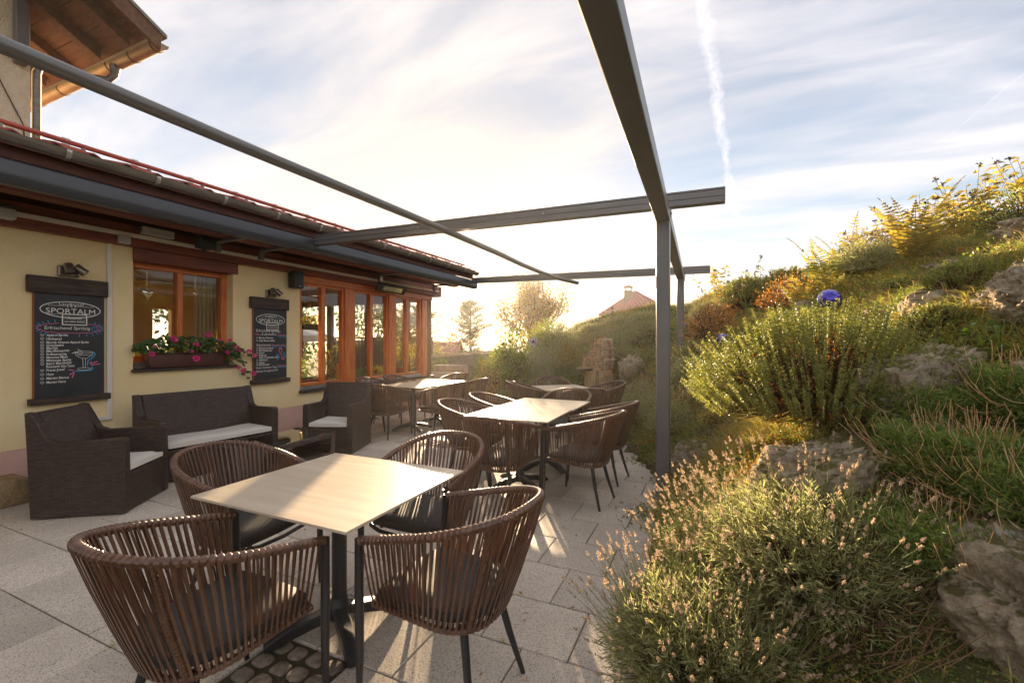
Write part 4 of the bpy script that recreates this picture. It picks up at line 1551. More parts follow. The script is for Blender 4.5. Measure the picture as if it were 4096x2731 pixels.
# ============================================================ wicker lounge set
def wicker_seat(name, label, cat, x, y, rot, w, d, group):
    """facing local +Y"""
    t = thing(name, label, cat, (x, y, 0), rot, group)
    hw, hd = w / 2, d / 2
    for s in (-1, 1):
        b = MB()
        poly = [(-hd + 0.035, 0.012), (hd, 0.012), (hd - 0.004, 0.63), (hd - 0.02, 0.65), (-0.13, 0.632), (-0.20, 0.66), (-hd + 0.045, 0.885), (-hd - 0.005, 0.892), (-hd + 0.01, 0.60)]
        b.prism(poly, s * hw, s * (hw - 0.075), lambda p, q, e: (e, p, q))
        b.build('arm_panel', MT['wicker'], t, bevel=0.010, seg=2)
    b = MB()
    poly = [(-0.10, 0.30), (-0.155, 0.30), (-hd + 0.005, 0.86), (-hd + 0.012, 0.885), (-hd + 0.055, 0.888), (-hd + 0.068, 0.865)]
    b.prism(poly, -hw + 0.0755, hw - 0.0755, lambda p, q, e: (e, p, q))
    b.build('backrest', MT['wicker'], t, bevel=0.006)
    b = MB()
    b.box(-hw + 0.0755, hw - 0.0755, hd - 0.075, hd - 0.012, 0.012, 0.335)
    b.box(-hw + 0.0755, hw - 0.0755, -hd + 0.12, hd - 0.0755, 0.26, 0.30)
    b.build('seat_base', MT['wicker'], t, bevel=0.006)
    b = MB()
    # loose cushion with soft rounded edges
    cw, y0, y1, z0, z1 = hw - 0.083, -0.12, hd - 0.01, 0.337, 0.425
    nx_ = max(8, int(w * 12))
    top = []
    V, F = [], []
    ny_ = 8
    for lay in (0, 1):
        for j in range(ny_ + 1):
            for i in range(nx_ + 1):
                u, v = i / nx_, j / ny_
                e = min(u, 1 - u, 1) * w * 1.0
                f = min(v, 1 - v) * (y1 - y0)
                edge = min(1.0, (min(e, f) / 0.05)) ** 0.5
                px = -cw + 2 * cw * u
                py = y0 + (y1 - y0) * v
                z = (z0 + z1) / 2 + (1 if lay else -1) * (0.022 + 0.022 * edge) + (0.006 * math.sin(7 * px + 3 * py + w * 9) if lay else 0)
                V.append((px, py, z))
    n1 = (nx_ + 1) * (ny_ + 1)
    for j in range(ny_):
        for i in range(nx_):
            a = j * (nx_ + 1) + i
            F.append((a, a + nx_ + 1, a + nx_ + 2, a + 1))
            F.append((n1 + a, n1 + a + 1, n1 + a + nx_ + 2, n1 + a + nx_ + 1))
    bd = [i for i in range(nx_ + 1)] + [j * (nx_ + 1) + nx_ for j in range(1, ny_ + 1)] + [ny_ * (nx_ + 1) + i for i in range(nx_ - 1, -1, -1)] + [j * (nx_ + 1) for j in range(ny_ - 1, 0, -1)]
    for k in range(len(bd)):
        a, c_ = bd[k], bd[(k + 1) % len(bd)]
        F.append((a, c_, n1 + c_, n1 + a))
    b.add(V, F)
    b.build('seat_cushion', MT['white_cushion'], t, smooth=True)
    return t


GW = 'dark wicker lounge set by the yellow wall'
wicker_seat('wicker_armchair', 'dark wicker armchair with white cushion beside the sandstone block', 'armchair', -5.045, 2.14, math.atan2(-0.81, 0.585), 0.66, 0.72, GW)
wicker_seat('wicker_armchair', 'dark wicker armchair with white cushion below the window band', 'armchair', -4.70, 4.60, math.atan2(-0.36, -0.93), 0.67, 0.70, GW)
wicker_seat('wicker_sofa', 'dark wicker two-seat sofa with one long white cushion', 'sofa', -5.40, 3.30, R(-90 - 6), 1.27, 0.66, GW)
ct = thing('coffee_table', 'low dark wicker coffee table with smoked glass top', 'coffee table', (-4.33, 3.38, 0), R(4))
b = MB()
b.box(-0.285, 0.285, -0.47, 0.47, 0.402, 0.410)
b.build('glass_top', MT['table_glass'], ct, bevel=0.002)
for s in (-1, 1):
    b = MB()
    b.box(-0.30, 0.30, s * 0.50 - 0.028, s * 0.50 + 0.028, 0.01, 0.42)
    b.build('end_panel', MT['wicker'], ct, bevel=0.008, seg=2)
b = MB()
b.box(-0.285, 0.285, -0.471, 0.471, 0.14, 0.175)
b.box(-0.29, -0.26, -0.471, 0.471, 0.35, 0.40)
b.box(0.26, 0.29, -0.471, 0.471, 0.35, 0.40)
b.build('lower_shelf', MT['wicker'], ct, bevel=0.005)

# rough sandstone block at the wall
b = MB()
b.box(-0.16, 0.16, -0.32, 0.32, 0, 0.235)
blk_me = b.mesh('sandstone_block', MT['sandstone'], bevel=0.018, smooth=True, seg=2)
o = link(bpy.data.objects.new('sandstone_block', blk_me))
o.location = (-5.86, 1.56, 0)
o.rotation_euler = (0, 0, 0.02)
tag(o, 'rough yellow sandstone block standing at the foot of the pink plinth', 'stone block')

# ============================================================ chalk menu boards
DG = bpy.context.evaluated_depsgraph_get


def text_mesh(txt, size, shear=0.0, bold=0.0, sx=1.0):
    cu = bpy.data.curves.new('lettering', 'FONT')
    cu.body = txt
    cu.size = size
    cu.shear = shear
    cu.offset = bold
    cu.resolution_u = 3
    ob = bpy.data.objects.new('lettering', cu)
    COL.objects.link(ob)
    bpy.context.view_layer.update()
    me = bpy.data.meshes.new_from_object(ob.evaluated_get(DG()))
    bpy.data.objects.remove(ob)
    bpy.data.curves.remove(cu)
    return me


def chalk(board, txt, x, z, size, mat='chalk', width=None, center=False, shear=0.12, rot=0.0, bold=0.0, name='lettering'):
    me = text_mesh(txt, size, shear, bold)
    if not len(me.vertices):
        return
    co = np.zeros(len(me.vertices) * 3)
    me.vertices.foreach_get('co', co)
    co = co.reshape(-1, 3)
    x0, x1 = co[:, 0].min(), co[:, 0].max()
    k = (width / (x1 - x0)) if width else 1.0
    co[:, 0] = (co[:, 0] - x0) * k
    if center:
        co[:, 0] -= (x1 - x0) * k / 2
    c, s = math.cos(rot), math.sin(rot)
    px = co[:, 0] * c - co[:, 1] * s
    pz = co[:, 0] * s + co[:, 1] * c
    out = np.stack([np.full(len(co), 0.0295), x + px, z + pz], 1)
    me.vertices.foreach_set('co', out.ravel())
    me.materials.clear()
    me.materials.append(MT[mat])
    me.update()
    return link(bpy.data.objects.new(name, me), board)


def strokes(board, lines, w, mat, name='chalk_drawing', lift=0.029):
    if len(lines) > 4:
        b = MB()
        for L in lines:
            b.ribbon([(lift, p, q) for p, q in L], w, (1, 0, 0))
        o = b.build(name, MT[mat], board, uv=False)
        o['kind'] = 'stuff'      # chalk marks too small to pick apart
        return o
    for L in lines:
        b = MB()
        b.ribbon([(lift, p, q) for p, q in L], w, (1, 0, 0))
        b.build(name, MT[mat], board, uv=False)


def arc_pts(cx, cz, rx, rz, a0, a1, n=24):
    return [(cx + rx * math.cos(t), cz + rz * math.sin(t)) for t in np.linspace(a0, a1, n)]


def heart(cx, cz, s):
    return [(cx + s * 0.062 * 16 * math.sin(t) ** 3 * 0.5, cz + s * 0.033 * (13 * math.cos(t) - 5 * math.cos(2 * t) - 2 * math.cos(3 * t) - math.cos(4 * t))) for t in np.linspace(0, 2 * PI, 18)]


BW, BT, BB = 0.545, 1.965, 0.915     # panel width, top and bottom heights
BH = BT - BB


def menu_board(label, y0):
    bd = thing('menu_board', label, 'menu board', (WX, y0, 0))
    b = MB()
    b.box(0.002, 0.026, 0, BW, BB, BT)
    b.build('chalkboard_panel', [MT['chalkboard']], bd)
    b = MB()
    b.box(0.002, 0.0275, -0.008, -0.0005, BB, BT)
    b.build('panel_edge', MT['board_edge'], bd)
    b = MB()
    b.box(0.002, 0.055, -0.055, BW + 0.028, BT - 0.002, BT + 0.165)
    b.build('header_plank', MT['board_wood'], bd, bevel=0.007, seg=2)
    b = MB()
    b.box(0.002, 0.065, -0.045, BW + 0.045, BB - 0.06, BB + 0.004)
    b.build('chalk_ledge', MT['board_wood'], bd, bevel=0.006)
    Y = lambda fx: fx * BW
    Z = lambda fy: BT - fy * BH
    cx, cz = Y(0.503), Z(0.152)
    strokes(bd, [arc_pts(cx, cz, 0.235, 0.082, 0, 2 * PI, 48)], 0.0075, 'chalk', 'logo_oval')
    chalk(bd, 'Landhotel', cx, Z(0.108), 0.034, width=0.19, center=True, shear=0)
    chalk(bd, 'SPORTALM', cx, Z(0.190), 0.076, width=0.385, center=True, shear=0)
    strokes(bd, [[(cx - 0.18, Z(0.116)), (cx - 0.045, Z(0.116))], [(cx + 0.045, Z(0.116)), (cx + 0.18, Z(0.116))], [(cx - 0.18, Z(0.198)), (cx - 0.07, Z(0.198))], [(cx + 0.13, Z(0.198)), (cx + 0.18, Z(0.198))]], 0.003, 'chalk', 'logo_rule')
    b = MB()
    for k in (-1, 0, 1):
        sp = []
        for q in range(10):
            rr = 0.0125 if q % 2 == 0 else 0.005
            a = PI / 2 + q * PI / 5
            sp.append((cx + k * 0.03 + rr * math.cos(a), Z(0.117) + rr * math.sin(a)))
        b.add([(0.029, p, q) for p, q in sp], [tuple(range(10))])
    b.build('logo_star', MT['chalk'], bd, uv=False)
    b = MB()
    rx0, rx1, rz0, rz1 = Y(0.375), Y(0.725), Z(0.298), Z(0.196)
    b.box(0.0265, 0.0285, rx0, rx1, rz0, rz1)
    b.build('logo_slate', MT['chalkboard'], bd)
    strokes(bd, [[(rx0, rz1), (rx1, rz1)], [(rx1, rz1 + 0.003), (rx1, rz0 - 0.003)], [(rx1, rz0), (rx0, rz0)], [(rx0, rz0 - 0.003), (rx0, rz1 + 0.003)]], 0.0095, 'chalk', 'logo_slate_border', 0.0296)
    strokes(bd, [[(rx0 + 0.01, q), (rx1 - 0.01, q)] for q in (rz1 - 0.024, rz1 - 0.05, rz1 - 0.076)], 0.0016, 'chalk', 'logo_rule', 0.0294)
    chalk(bd, 'Restaurant', (rx0 + rx1) / 2, rz1 - 0.047, 0.032, width=0.115, center=True, shear=0.35)
    chalk(bd, 'zur alten Schule', (rx0 + rx1) / 2, rz1 - 0.083, 0.032, width=0.16, center=True, shear=0.35)
    return bd, Y, Z


HX_ = 0.045
bd, Y, Z = menu_board('chalk menu board headed Erfrischend Spritzig, by the conduit and wicker armchair', 2.015)
chalk(bd, 'Erfrischend Spritzig', Y(0.13), Z(0.345), 0.046, width=0.355)
strokes(bd, [heart(Y(0.845), Z(0.335), 0.05)], 0.005, 'chalk_blue')
burst = []
for k in range(90):
    t = 2 * PI * k / 89
    r_ = 1.0 + 0.16 * abs(math.sin(t * 7.5)) - 0.05
    burst.append((Y(0.5) + 0.235 * r_ * math.copysign(abs(math.cos(t)) ** 0.75, math.cos(t)), Z(0.332) + 0.047 * r_ * math.copysign(abs(math.sin(t)) ** 0.8, math.sin(t))))
up = [p for p in burst]
cut = [[p for p in burst if p[1] > Z(0.332) and p[0] < Y(0.36)], [p for p in burst if p[1] > Z(0.332) and p[0] > Y(0.74)][::1], [p for p in burst if p[1] <= Z(0.332)]]
strokes(bd, [sorted(cut[0]), sorted(cut[1]), sorted(cut[2])], 0.0045, 'chalk_pink')
rays = []
for k in range(26):
    t = 2 * PI * k / 26 + 0.06
    if math.sin(t) > 0 and -0.35 < math.cos(t) < 0.55:
        continue
    p0 = (Y(0.5) + 0.245 * math.copysign(abs(math.cos(t)) ** 0.8, math.cos(t)), Z(0.332) + 0.062 * math.copysign(abs(math.sin(t)) ** 0.8, math.sin(t)))
    dl = Vector((math.cos(t) * 0.8, math.sin(t) * 1.1)).normalized() * 0.026
    rays.append([p0, (min(BW - 0.006, max(0.006, p0[0] + dl.x)), p0[1] + dl.y)])
strokes(bd, rays, 0.0055, 'chalk_blue')
items = ['Aperol Spritz', 'Himbeerol', 'Bloody Orange Aperol Spritz', 'Granatini', 'Barita', 'Marillenspritz', 'Erdbeerspritz', 'Moscow Mule', 'Maracuja Spritz', "Ben's Bayrischer", 'Rosmarin Gin-Tonic', 'Franz Josef', 'Hugo', 'Martini Bianco', 'Martini Fiero']
yv = [797, 837, 877, 912, 942, 975, 1010, 1047, 1080, 1117, 1150, 1190, 1235, 1280, 1325]
wd = [0.16, 0.115, 0.33, 0.13, 0.085, 0.175, 0.155, 0.16, 0.19, 0.195, 0.215, 0.14, 0.055, 0.17, 0.145]
hl = []
for tx, v, w in zip(items, yv, wd):
    fy = (v - 323) / 1177
    chalk(bd, tx, Y(0.155), Z(fy) - 0.010, 0.033, width=w, rot=random.uniform(-0.01, 0.03), bold=0.0006)
    if tx != 'Rosmarin Gin-Tonic':
        hl.append(heart(Y(0.10), Z(fy), 0.025))
strokes(bd, hl, 0.003, 'chalk')
gx, gz = Y(0.69), Z(0.62)
glass = [arc_pts(gx, gz + 0.052, 0.075, 0.010, 0, 2 * PI), [(gx - 0.075, gz + 0.052), (gx - 0.066, gz + 0.02), (gx - 0.02, gz - 0.012), (gx + 0.02, gz - 0.012), (gx + 0.066, gz + 0.02), (gx + 0.075, gz + 0.052)],
         [(gx - 0.012, gz - 0.012), (gx - 0.009, gz - 0.115)], [(gx + 0.012, gz - 0.012), (gx + 0.009, gz - 0.115)], arc_pts(gx, gz - 0.123, 0.056, 0.013, 0, 2 * PI), arc_pts(gx, gz + 0.027, 0.06, 0.006, PI, 2 * PI),
         arc_pts(gx - 0.035, gz + 0.052, 0.020, 0.020, 0, 2 * PI), [(gx - 0.10, gz + 0.04), (gx - 0.07, gz + 0.06), (gx - 0.05, gz + 0.056), (gx - 0.10, gz + 0.04)], [(gx - 0.03, gz + 0.07), (gx - 0.055, gz + 0.09)]]
strokes(bd, glass, 0.0035, 'chalk')
strokes(bd, [[(gx + 0.085, gz + 0.05), (gx + 0.09, gz + 0.02), (gx + 0.06, gz - 0.015), (gx + 0.032, gz - 0.035), (gx + 0.026, gz - 0.09)], [(gx + 0.06, gz - 0.10), (gx + 0.074, gz - 0.12), (gx + 0.06, gz - 0.14), (gx - 0.075, gz - 0.145)]], 0.009, 'chalk_blue')
strokes(bd, [[(gx + 0.045, gz - 0.07), (gx + 0.06, gz - 0.045)], [(gx + 0.05, gz - 0.075), (gx + 0.11, gz - 0.047)], [(gx + 0.055, gz - 0.085), (gx + 0.135, gz - 0.075)], [(gx - 0.08, gz - 0.135), (gx - 0.125, gz - 0.125)], [(gx - 0.085, gz - 0.15), (gx - 0.118, gz - 0.18)], [(gx - 0.08, gz - 0.155), (gx - 0.097, gz - 0.21)]], 0.008, 'chalk_pink')

bd, Y, Z = menu_board('chalk menu board headed Erfrischend Spritzig und alkoholfrei, beside the window band', 4.285)
v2 = lambda v: (v - 365) / 1050


def wave(x0, x1, z, n=3):
    return [(x0 + (x1 - x0) * t, z + 0.009 * math.sin(t * n * 2 * PI)) for t in np.linspace(0, 1, 24)]


chalk(bd, 'Erfrischend Spritzig...', Y(0.07), Z(v2(690)) - 0.018, 0.055, width=0.41)
chalk(bd, '...& alkoholfrei', Y(0.17), Z(v2(742)) - 0.016, 0.05, width=0.275)
chalk(bd, 'Schorlenzeit', Y(0.075), Z(v2(902)) - 0.016, 0.05, width=0.235)
chalk(bd, 'Unser Sommer-Tipp:', Y(0.065), Z(v2(1235)) - 0.014, 0.042, width=0.345)
chalk(bd, 'Eistee hausgemacht', Y(0.075), Z(v2(1290)) - 0.014, 0.042, width=0.35, rot=0.03)
it2 = [('Martini Vibrante', 797, 0.235), ('Virgin Moscow Mule', 838, 0.26), ('BIO-Johannisbeer', 948, 0.24), ('BIO-Rhabarber', 985, 0.22), ('Kirsch', 1020, 0.085), ('Maracuja', 1055, 0.12), ('Apfel \u2192 naturtr\u00fcb o. klar', 1088, 0.32), ('Apfel-Kirsch', 1123, 0.14), ('Ananas', 1162, 0.09), ('Gletscherwasser', 1192, 0.175)]
hl = []
for tx, v, w in it2:
    chalk(bd, tx, Y(0.145), Z(v2(v)) - 0.011, 0.036, width=w, bold=0.0006)
    hl.append(heart(Y(0.095), Z(v2(v)), 0.024))
strokes(bd, hl, 0.003, 'chalk')
strokes(bd, [wave(Y(0.715), Y(0.98), Z(v2(752))), wave(Y(0.04), Y(0.17), Z(v2(747)), 2), wave(Y(0.53), Y(0.98), Z(v2(905))), wave(Y(0.715), Y(0.99), Z(v2(1222)))], 0.007, 'chalk_pink')
strokes(bd, [wave(Y(0.715), Y(0.98), Z(v2(772))), wave(Y(0.53), Y(0.98), Z(v2(925))), wave(Y(0.715), Y(0.99), Z(v2(1240)))], 0.007, 'chalk_blue')
gx, gz = Y(0.80), Z(v2(995))
strokes(bd, [[(gx - 0.028, gz + 0.035), (gx - 0.022, gz - 0.02), (gx, gz - 0.04), (gx + 0.024, gz - 0.015), (gx + 0.026, gz + 0.04)], arc_pts(gx, gz + 0.037, 0.027, 0.006, 0, 2 * PI), [(gx + 0.002, gz - 0.04), (gx + 0.03, gz - 0.10)], arc_pts(gx + 0.045, gz - 0.115, 0.026, 0.014, 0, 2 * PI)], 0.008, 'chalk_pink')
strokes(bd, [[(gx - 0.02, gz - 0.06), (gx - 0.075, gz - 0.055)], [(gx - 0.02, gz - 0.075), (gx - 0.08, gz - 0.09)], [(gx - 0.01, gz - 0.09), (gx - 0.055, gz - 0.14)], [(gx + 0.045, gz - 0.05), (gx + 0.08, gz - 0.02)], [(gx + 0.05, gz - 0.07), (gx + 0.10, gz - 0.055)], [(gx + 0.06, gz - 0.085), (gx + 0.105, gz - 0.09)]], 0.009, 'chalk_blue')


def spotlight(label, y, z):
    t = thing('wall_spotlight', label, 'spotlight', (WX, y, z), 0, 'twin bronze wall spotlights')
    b = MB()
    b.box(0.002, 0.035, -0.085, 0.085, -0.055, 0.055)
    b.build('mounting_plate', MT['spot'], t, bevel=0.012, seg=2)
    for yy, tilt in ((-0.02, 0.05), (0.07, 0.75)):
        d = Vector((0.35, math.sin(tilt), -math.cos(tilt))).normalized()
        c = Vector((0.09, yy, 0.02))
        b = MB()
        b.tube([c - d * 0.055, c - d * 0.05, c + d * 0.03, c + d * 0.032, c + d * 0.05, c + d * 0.051], [0.034, 0.038, 0.038, 0.040, 0.040, 0.03], 16)
        b.tube([(0.03, yy, 0.0), tuple(c)], 0.012, 8)
        b.build('lamp_head', MT['spot'], t, smooth=True)
    return t


spotlight('twin bronze spotlight above the board next to the conduit', 2.27, 2.20)
spotlight('twin bronze spotlight above the board beside the window band', 4.57, 2.20)
# loudspeaker, junction boxes, floodlight, heater under the eaves
sp = thing('loudspeaker', 'black rounded loudspeaker mounted beside the window band', 'speaker', (WX, 4.93, 2.33))
b = MB()
b.box(0.03, 0.20, -0.09, 0.09, -0.02, 0.25)
b.build('cabinet', MT['black_plastic'], sp, bevel=0.03, seg=3, smooth=True)
b = MB()
b.box(0.002, 0.03, -0.03, 0.03, 0.06, 0.16)
b.build('bracket', MT['black_plastic'], sp)
b = MB()
b.box(0.2005, 0.203, -0.012, 0.012, 0.01, 0.025)
b.build('badge', MT['galv'], sp)
fl = thing('floodlight', 'black floodlight hanging under the eaves near the double window', 'floodlight', (-5.72, 3.42, 2.62))
b = MB()
b.box(-0.05, 0.10, -0.10, 0.10, 0.0, 0.17)
b.build('lamp_housing', MT['black_plastic'], fl, bevel=0.03, seg=3, smooth=True)
b = MB()
b.tube([(0, 0, 0), (0, 0, -0.03)], 0.03, 10)
b.tube([(-0.05, 0, 0.08), (-0.2, 0, 0.1)], 0.015, 8)
b.build('bracket', MT['black_plastic'], fl, smooth=True)
jb = thing('junction_box', 'small ivory junction box below the conduit corner', 'junction box', (WX + 0.092, 2.70, 2.565))
b = MB()
b.box(0, 0.045, -0.055, 0.055, 0.0, 0.088)
b.build('cover', MT['grey_plastic'], jb, bevel=0.006)
b = MB()
for p, q in ((-0.042, 0.014), (0.042, 0.074)):
    b.tube([(0.0455, p, q), (0.047, p, q)], 0.004, 6)
b.build('screw', MT['galv'], jb)
cb = thing('control_box', 'long grey control box with vent slots above the conduit', 'control box', (WX + 0.13, 3.0, 2.705))
b = MB()
b.box(0, 0.07, -0.16, 0.16, 0.0, 0.085)
b.build('housing', MT['grey_plastic'], cb, bevel=0.005)
b = MB()
for k in range(7):
    b.box(0.0705, 0.072, -0.09 + k * 0.03, -0.072 + k * 0.03, 0.03, 0.034)
b.build('vent_slot', MT['black_plastic'], cb)
b = MB()
b.tube([(0.03, -0.16, 0.04), (0.03, -0.20, 0.045), (0.03, -0.22, 0.03), (0.02, -0.215, 0.0)], 0.008, 6)
b.build('cable', MT['black_plastic'], cb, smooth=True)
cm = thing('security_camera', 'small grey box camera under the eaves above the pink plinth', 'camera', (WX + 0.12, 1.78, 2.60))
b = MB()
b.box(0, 0.09, -0.06, 0.06, 0, 0.10)
b.build('housing', MT['grey_plastic'], cm, bevel=0.01)
b = MB()
b.box(-0.01, 0.11, -0.065, 0.065, 0.101, 0.116)
b.build('hood', MT['black_plastic'], cm, bevel=0.005)
ht = thing('patio_heater', 'wall-mounted infrared patio heater above the window band', 'heater', (WX + 0.1, 7.1, 2.50))
d_ = MB()
tilt = Matrix.Rotation(R(32), 4, 'Y')
d_.box(0.0, 0.05, -0.43, 0.43, -0.085, 0.085, Matrix.Translation((0.09, 0, 0.05)) @ tilt)
d_.build('housing', MT['heater'], ht, bevel=0.012, seg=2)
b = MB()
b.box(0.0505, 0.054, -0.30, 0.30, -0.055, 0.055, Matrix.Translation((0.09, 0, 0.05)) @ tilt)
b.build('reflector', MT['reflector'], ht)
for k in range(2):
    b = MB()
    c = Matrix.Translation((0.09, 0, 0.05)) @ tilt
    b.tube([c @ Vector((0.066, -0.27, -0.02 + k * 0.04)), c @ Vector((0.066, 0.27, -0.02 + k * 0.04))], 0.007, 8)
    b.build('heating_tube', MT['alu'], ht, smooth=True)
b = MB()
b.box(0.0, 0.09, 0.05, 0.09, 0.02, 0.06)
b.box(0.0, 0.09, -0.09, -0.05, 0.02, 0.06)
b.build('bracket', MT['galv'], ht)

# window box with geraniums, hearts and curtain
wb = thing('window_box', 'long brown plastic planter on the sill of the double window', 'planter', (WX - 0.03, 3.42, W1[2] + 0.024))
b = MB()
L0, L1, D0, D1, HH = 0.42, 0.46, 0.055, 0.075, 0.165
V = [(-D0, -L0, 0), (D0, -L0, 0), (D0, L0, 0), (-D0, L0, 0), (-D1, -L1, HH), (D1, -L1, HH), (D1, L1, HH), (-D1, L1, HH)]
b.add(V, [(0, 3, 2, 1), (4, 5, 6, 7), (0, 1, 5, 4), (1, 2, 6, 5), (2, 3, 7, 6), (3, 0, 4, 7)])
b.build('trough', MT['planter'], wb, bevel=0.012, seg=2, smooth=True)
b = MB()
b.box(-D1 - 0.006, D1 + 0.006, -L1 - 0.006, L1 + 0.006, HH + 0.001, HH + 0.018)
b.build('rim', MT['planter'], wb, bevel=0.005)

ger = thing('geranium', 'trailing geranium with bright pink double flowers in the window box', 'flowering plant', (WX - 0.03, 3.42, W1[2] + 0.20))
fo = Foliage()
b = MB()
nL = 330
cen = []
for k in range(nL):
    t = random.random()
    yy = random.uniform(-0.60, 0.62)
    ht_ = 0.16 * (1 - (yy / 0.75) ** 2) + 0.03
    zz_ = random.uniform(-0.05, 1) * ht_ + 0.02
    xx = random.uniform(-0.05, 0.17)
    if yy > 0.38:
        zz_ -= random.random() * 0.20 * (yy - 0.38) / 0.24
        xx = random.uniform(0.02, 0.20)
    if abs(yy) > 0.47 and xx < 0.06:
        xx += 0.09
    cen.append((xx, yy, zz_))
for k in range(34):   # trailing shoots at the far end
    t = random.random()
    cen.append((0.10 + random.uniform(-0.03, 0.05), 0.52 + t * 0.22 + random.uniform(-0.03, 0.03), -0.03 - 0.34 * t * t + random.uniform(-0.04, 0.05)))
for k in range(16):
    t = random.random()
    cen.append((0.12 + random.uniform(-0.03, 0.03), 0.60 + 0.28 * t, 0.02 - 0.10 * t + random.uniform(-0.02, 0.03)))
for (x, y, z) in cen:
    r_ = random.uniform(0.018, 0.034)
    n = Vector((random.uniform(0.2, 1.0), random.uniform(-0.6, 0.5), random.uniform(0.1, 1.0))).normalized()
    s = n.orthogonal().normalized()
    u = n.cross(s)
    V = [Vector((x, y, z)) - n * r_ * 0.25]
    for q in range(10):
        a = 2 * PI * q / 10
        rr = r_ * (1.0 if q % 2 else 0.82) * random.uniform(0.92, 1.05)
        V.append(Vector((x, y, z)) + (s * math.cos(a) + u * math.sin(a)) * rr)
    b.add(V, [(0, q + 1, (q + 1) % 10 + 1) for q in range(10)])
b.build('foliage', MT['geranium'], ger, uv=False)
P0, P1 = [], []
for (x, y, z) in cen[::2]:
    P0.append((0.0 + random.uniform(-0.03, 0.03), max(-0.4, min(0.42, y * 0.75)), -0.02))
    P1.append((x, y, z))
fo.stems(np.array(P0), np.array(P1), 0.0025, 0.0015)
fo.build('stems', MT['green_leaf'], ger)
pk = [(0.17, -0.24, 0.17), (0.13, -0.42, 0.08), (0.15, -0.46, 0.0), (0.17, 0.16, 0.23), (0.17, 0.02, 0.11), (0.16, -0.03, 0.02), (0.19, 0.0, -0.07), (0.14, 0.46, 0.16), (0.12, 0.33, 0.16), (0.15, 0.52, 0.08),
      (0.18, 0.40, -0.0), (0.13, 0.58, 0.03), (0.17, 0.71, 0.0), (0.17, 0.79, -0.06), (0.17, 0.56, -0.21), (0.17, 0.63, -0.26), (0.17, 0.78, -0.31)]
for i, (x, y, z) in enumerate(pk):
    r_ = (0.036, 0.024, 0.03, 0.032, 0.028, 0.018, 0.038, 0.022, 0.02, 0.024, 0.026, 0.032, 0.034, 0.03, 0.026, 0.03, 0.032)[i]
    fo = Foliage()
    n = 46
    D = rdir(n, 0.15)
    D[:, 0] += 0.3
    P = np.array([(x, y, z)]) + D * r_ * 0.45
    fo.leaves(P, D + rdir(n) * 0.5, r_ * 0.75, r_ * 0.8, cup=0.15, widest=0.7)
    fo.build('flower_head', MT['pink_flower'], ger)


def heart_ornament(label, y, z, s):
    t = thing('heart_ornament', label, 'ornament', (WX - 0.26, y, z))
    b = MB()
    n = 22
    rings = []
    for k in range(n):
        a = 2 * PI * k / n
        rings.append((0.5 * s * 16 / 17 * math.sin(a) ** 3, s / 32 * (13 * math.cos(a) - 5 * math.cos(2 * a) - 2 * math.cos(3 * a) - math.cos(4 * a))))
    V = []
    for f_, xo in ((0.02, -0.5), (0.6, -0.42), (0.92, -0.22), (1.0, 0.0), (0.92, 0.22), (0.6, 0.42), (0.02, 0.5)):
        V += [(xo * s * 0.45, p * f_, q * f_) for p, q in rings]
    F = [tuple(range(n)), tuple(6 * n + k for k in range(n))]
    for i in range(6):
        F += [(i * n + k, i * n + (k + 1) % n, (i + 1) * n + (k + 1) % n, (i + 1) * n + k) for k in range(n)]
    b.add(V, F)
    b.build('glass_heart', MT['heart'], t, smooth=True)
    b = MB()
    b.box(-0.001, 0.001, -0.006, 0.006, s * 0.24, 2.40 - z)
    b.build('ribbon', MT['ribbon'], t)


heart_ornament('large silvery glass heart hanging behind the double window pane', 3.10, 2.07, 0.17)
heart_ornament('small silvery glass heart hanging before the beige curtain', 3.66, 2.12, 0.08)
cu_ = MB()
P = []
nn_ = 60
for k in range(nn_ + 1):
    y = 3.72 + 0.33 * k / nn_
    P.append((WX - 0.40 + 0.028 * math.sin(k * 0.62), y))
V = [(x, y, 0.9) for x, y in P] + [(x + 0.01 * math.sin(y * 31), y + 0.012 * math.sin(y * 17), 2.5) for x, y in P] + [(x - 0.004, y, 0.9) for x, y in P] + [(x - 0.004, y, 2.5) for x, y in P]
m_ = nn_ + 1
F = [(k, k + 1, m_ + k + 1, m_ + k) for k in range(nn_)] + [(2 * m_ + k, 3 * m_ + k, 3 * m_ + k + 1, 2 * m_ + k + 1) for k in range(nn_)]
cu_.add(V, F)
o = cu_.build('curtain', MT['curtain'], smooth=True, uv=False)
tag(o, 'beige pleated curtain behind the right pane of the double window', 'curtain')


# interior dining corner seen through the window band
def simple_chair(label, x, y, rot):
    t = thing('dining_chair', label, 'chair', (x, y, 0.02), rot, 'mustard chairs inside')
    b = MB()
    b.box(-0.22, 0.22, -0.21, 0.22, 0.40, 0.50)
    b.build('seat', MT['upholstery'], t, bevel=0.025, seg=2, smooth=True)
    b = MB()
    b.prism([(-0.20, 0.44), (-0.15, 0.44), (-0.20, 1.02), (-0.255, 1.02)], -0.22, 0.22, lambda p, q, e: (e, p, q))
    b.build('backrest', MT['upholstery'], t, bevel=0.02, seg=2, smooth=True)
    for sx in (-0.18, 0.18):
        for sy in (-0.17, 0.17):
            b = MB()
            b.box(sx - 0.02, sx + 0.02, sy - 0.02, sy + 0.02, 0, 0.40)
            b.build('leg', MT['oak'], t)
    return t


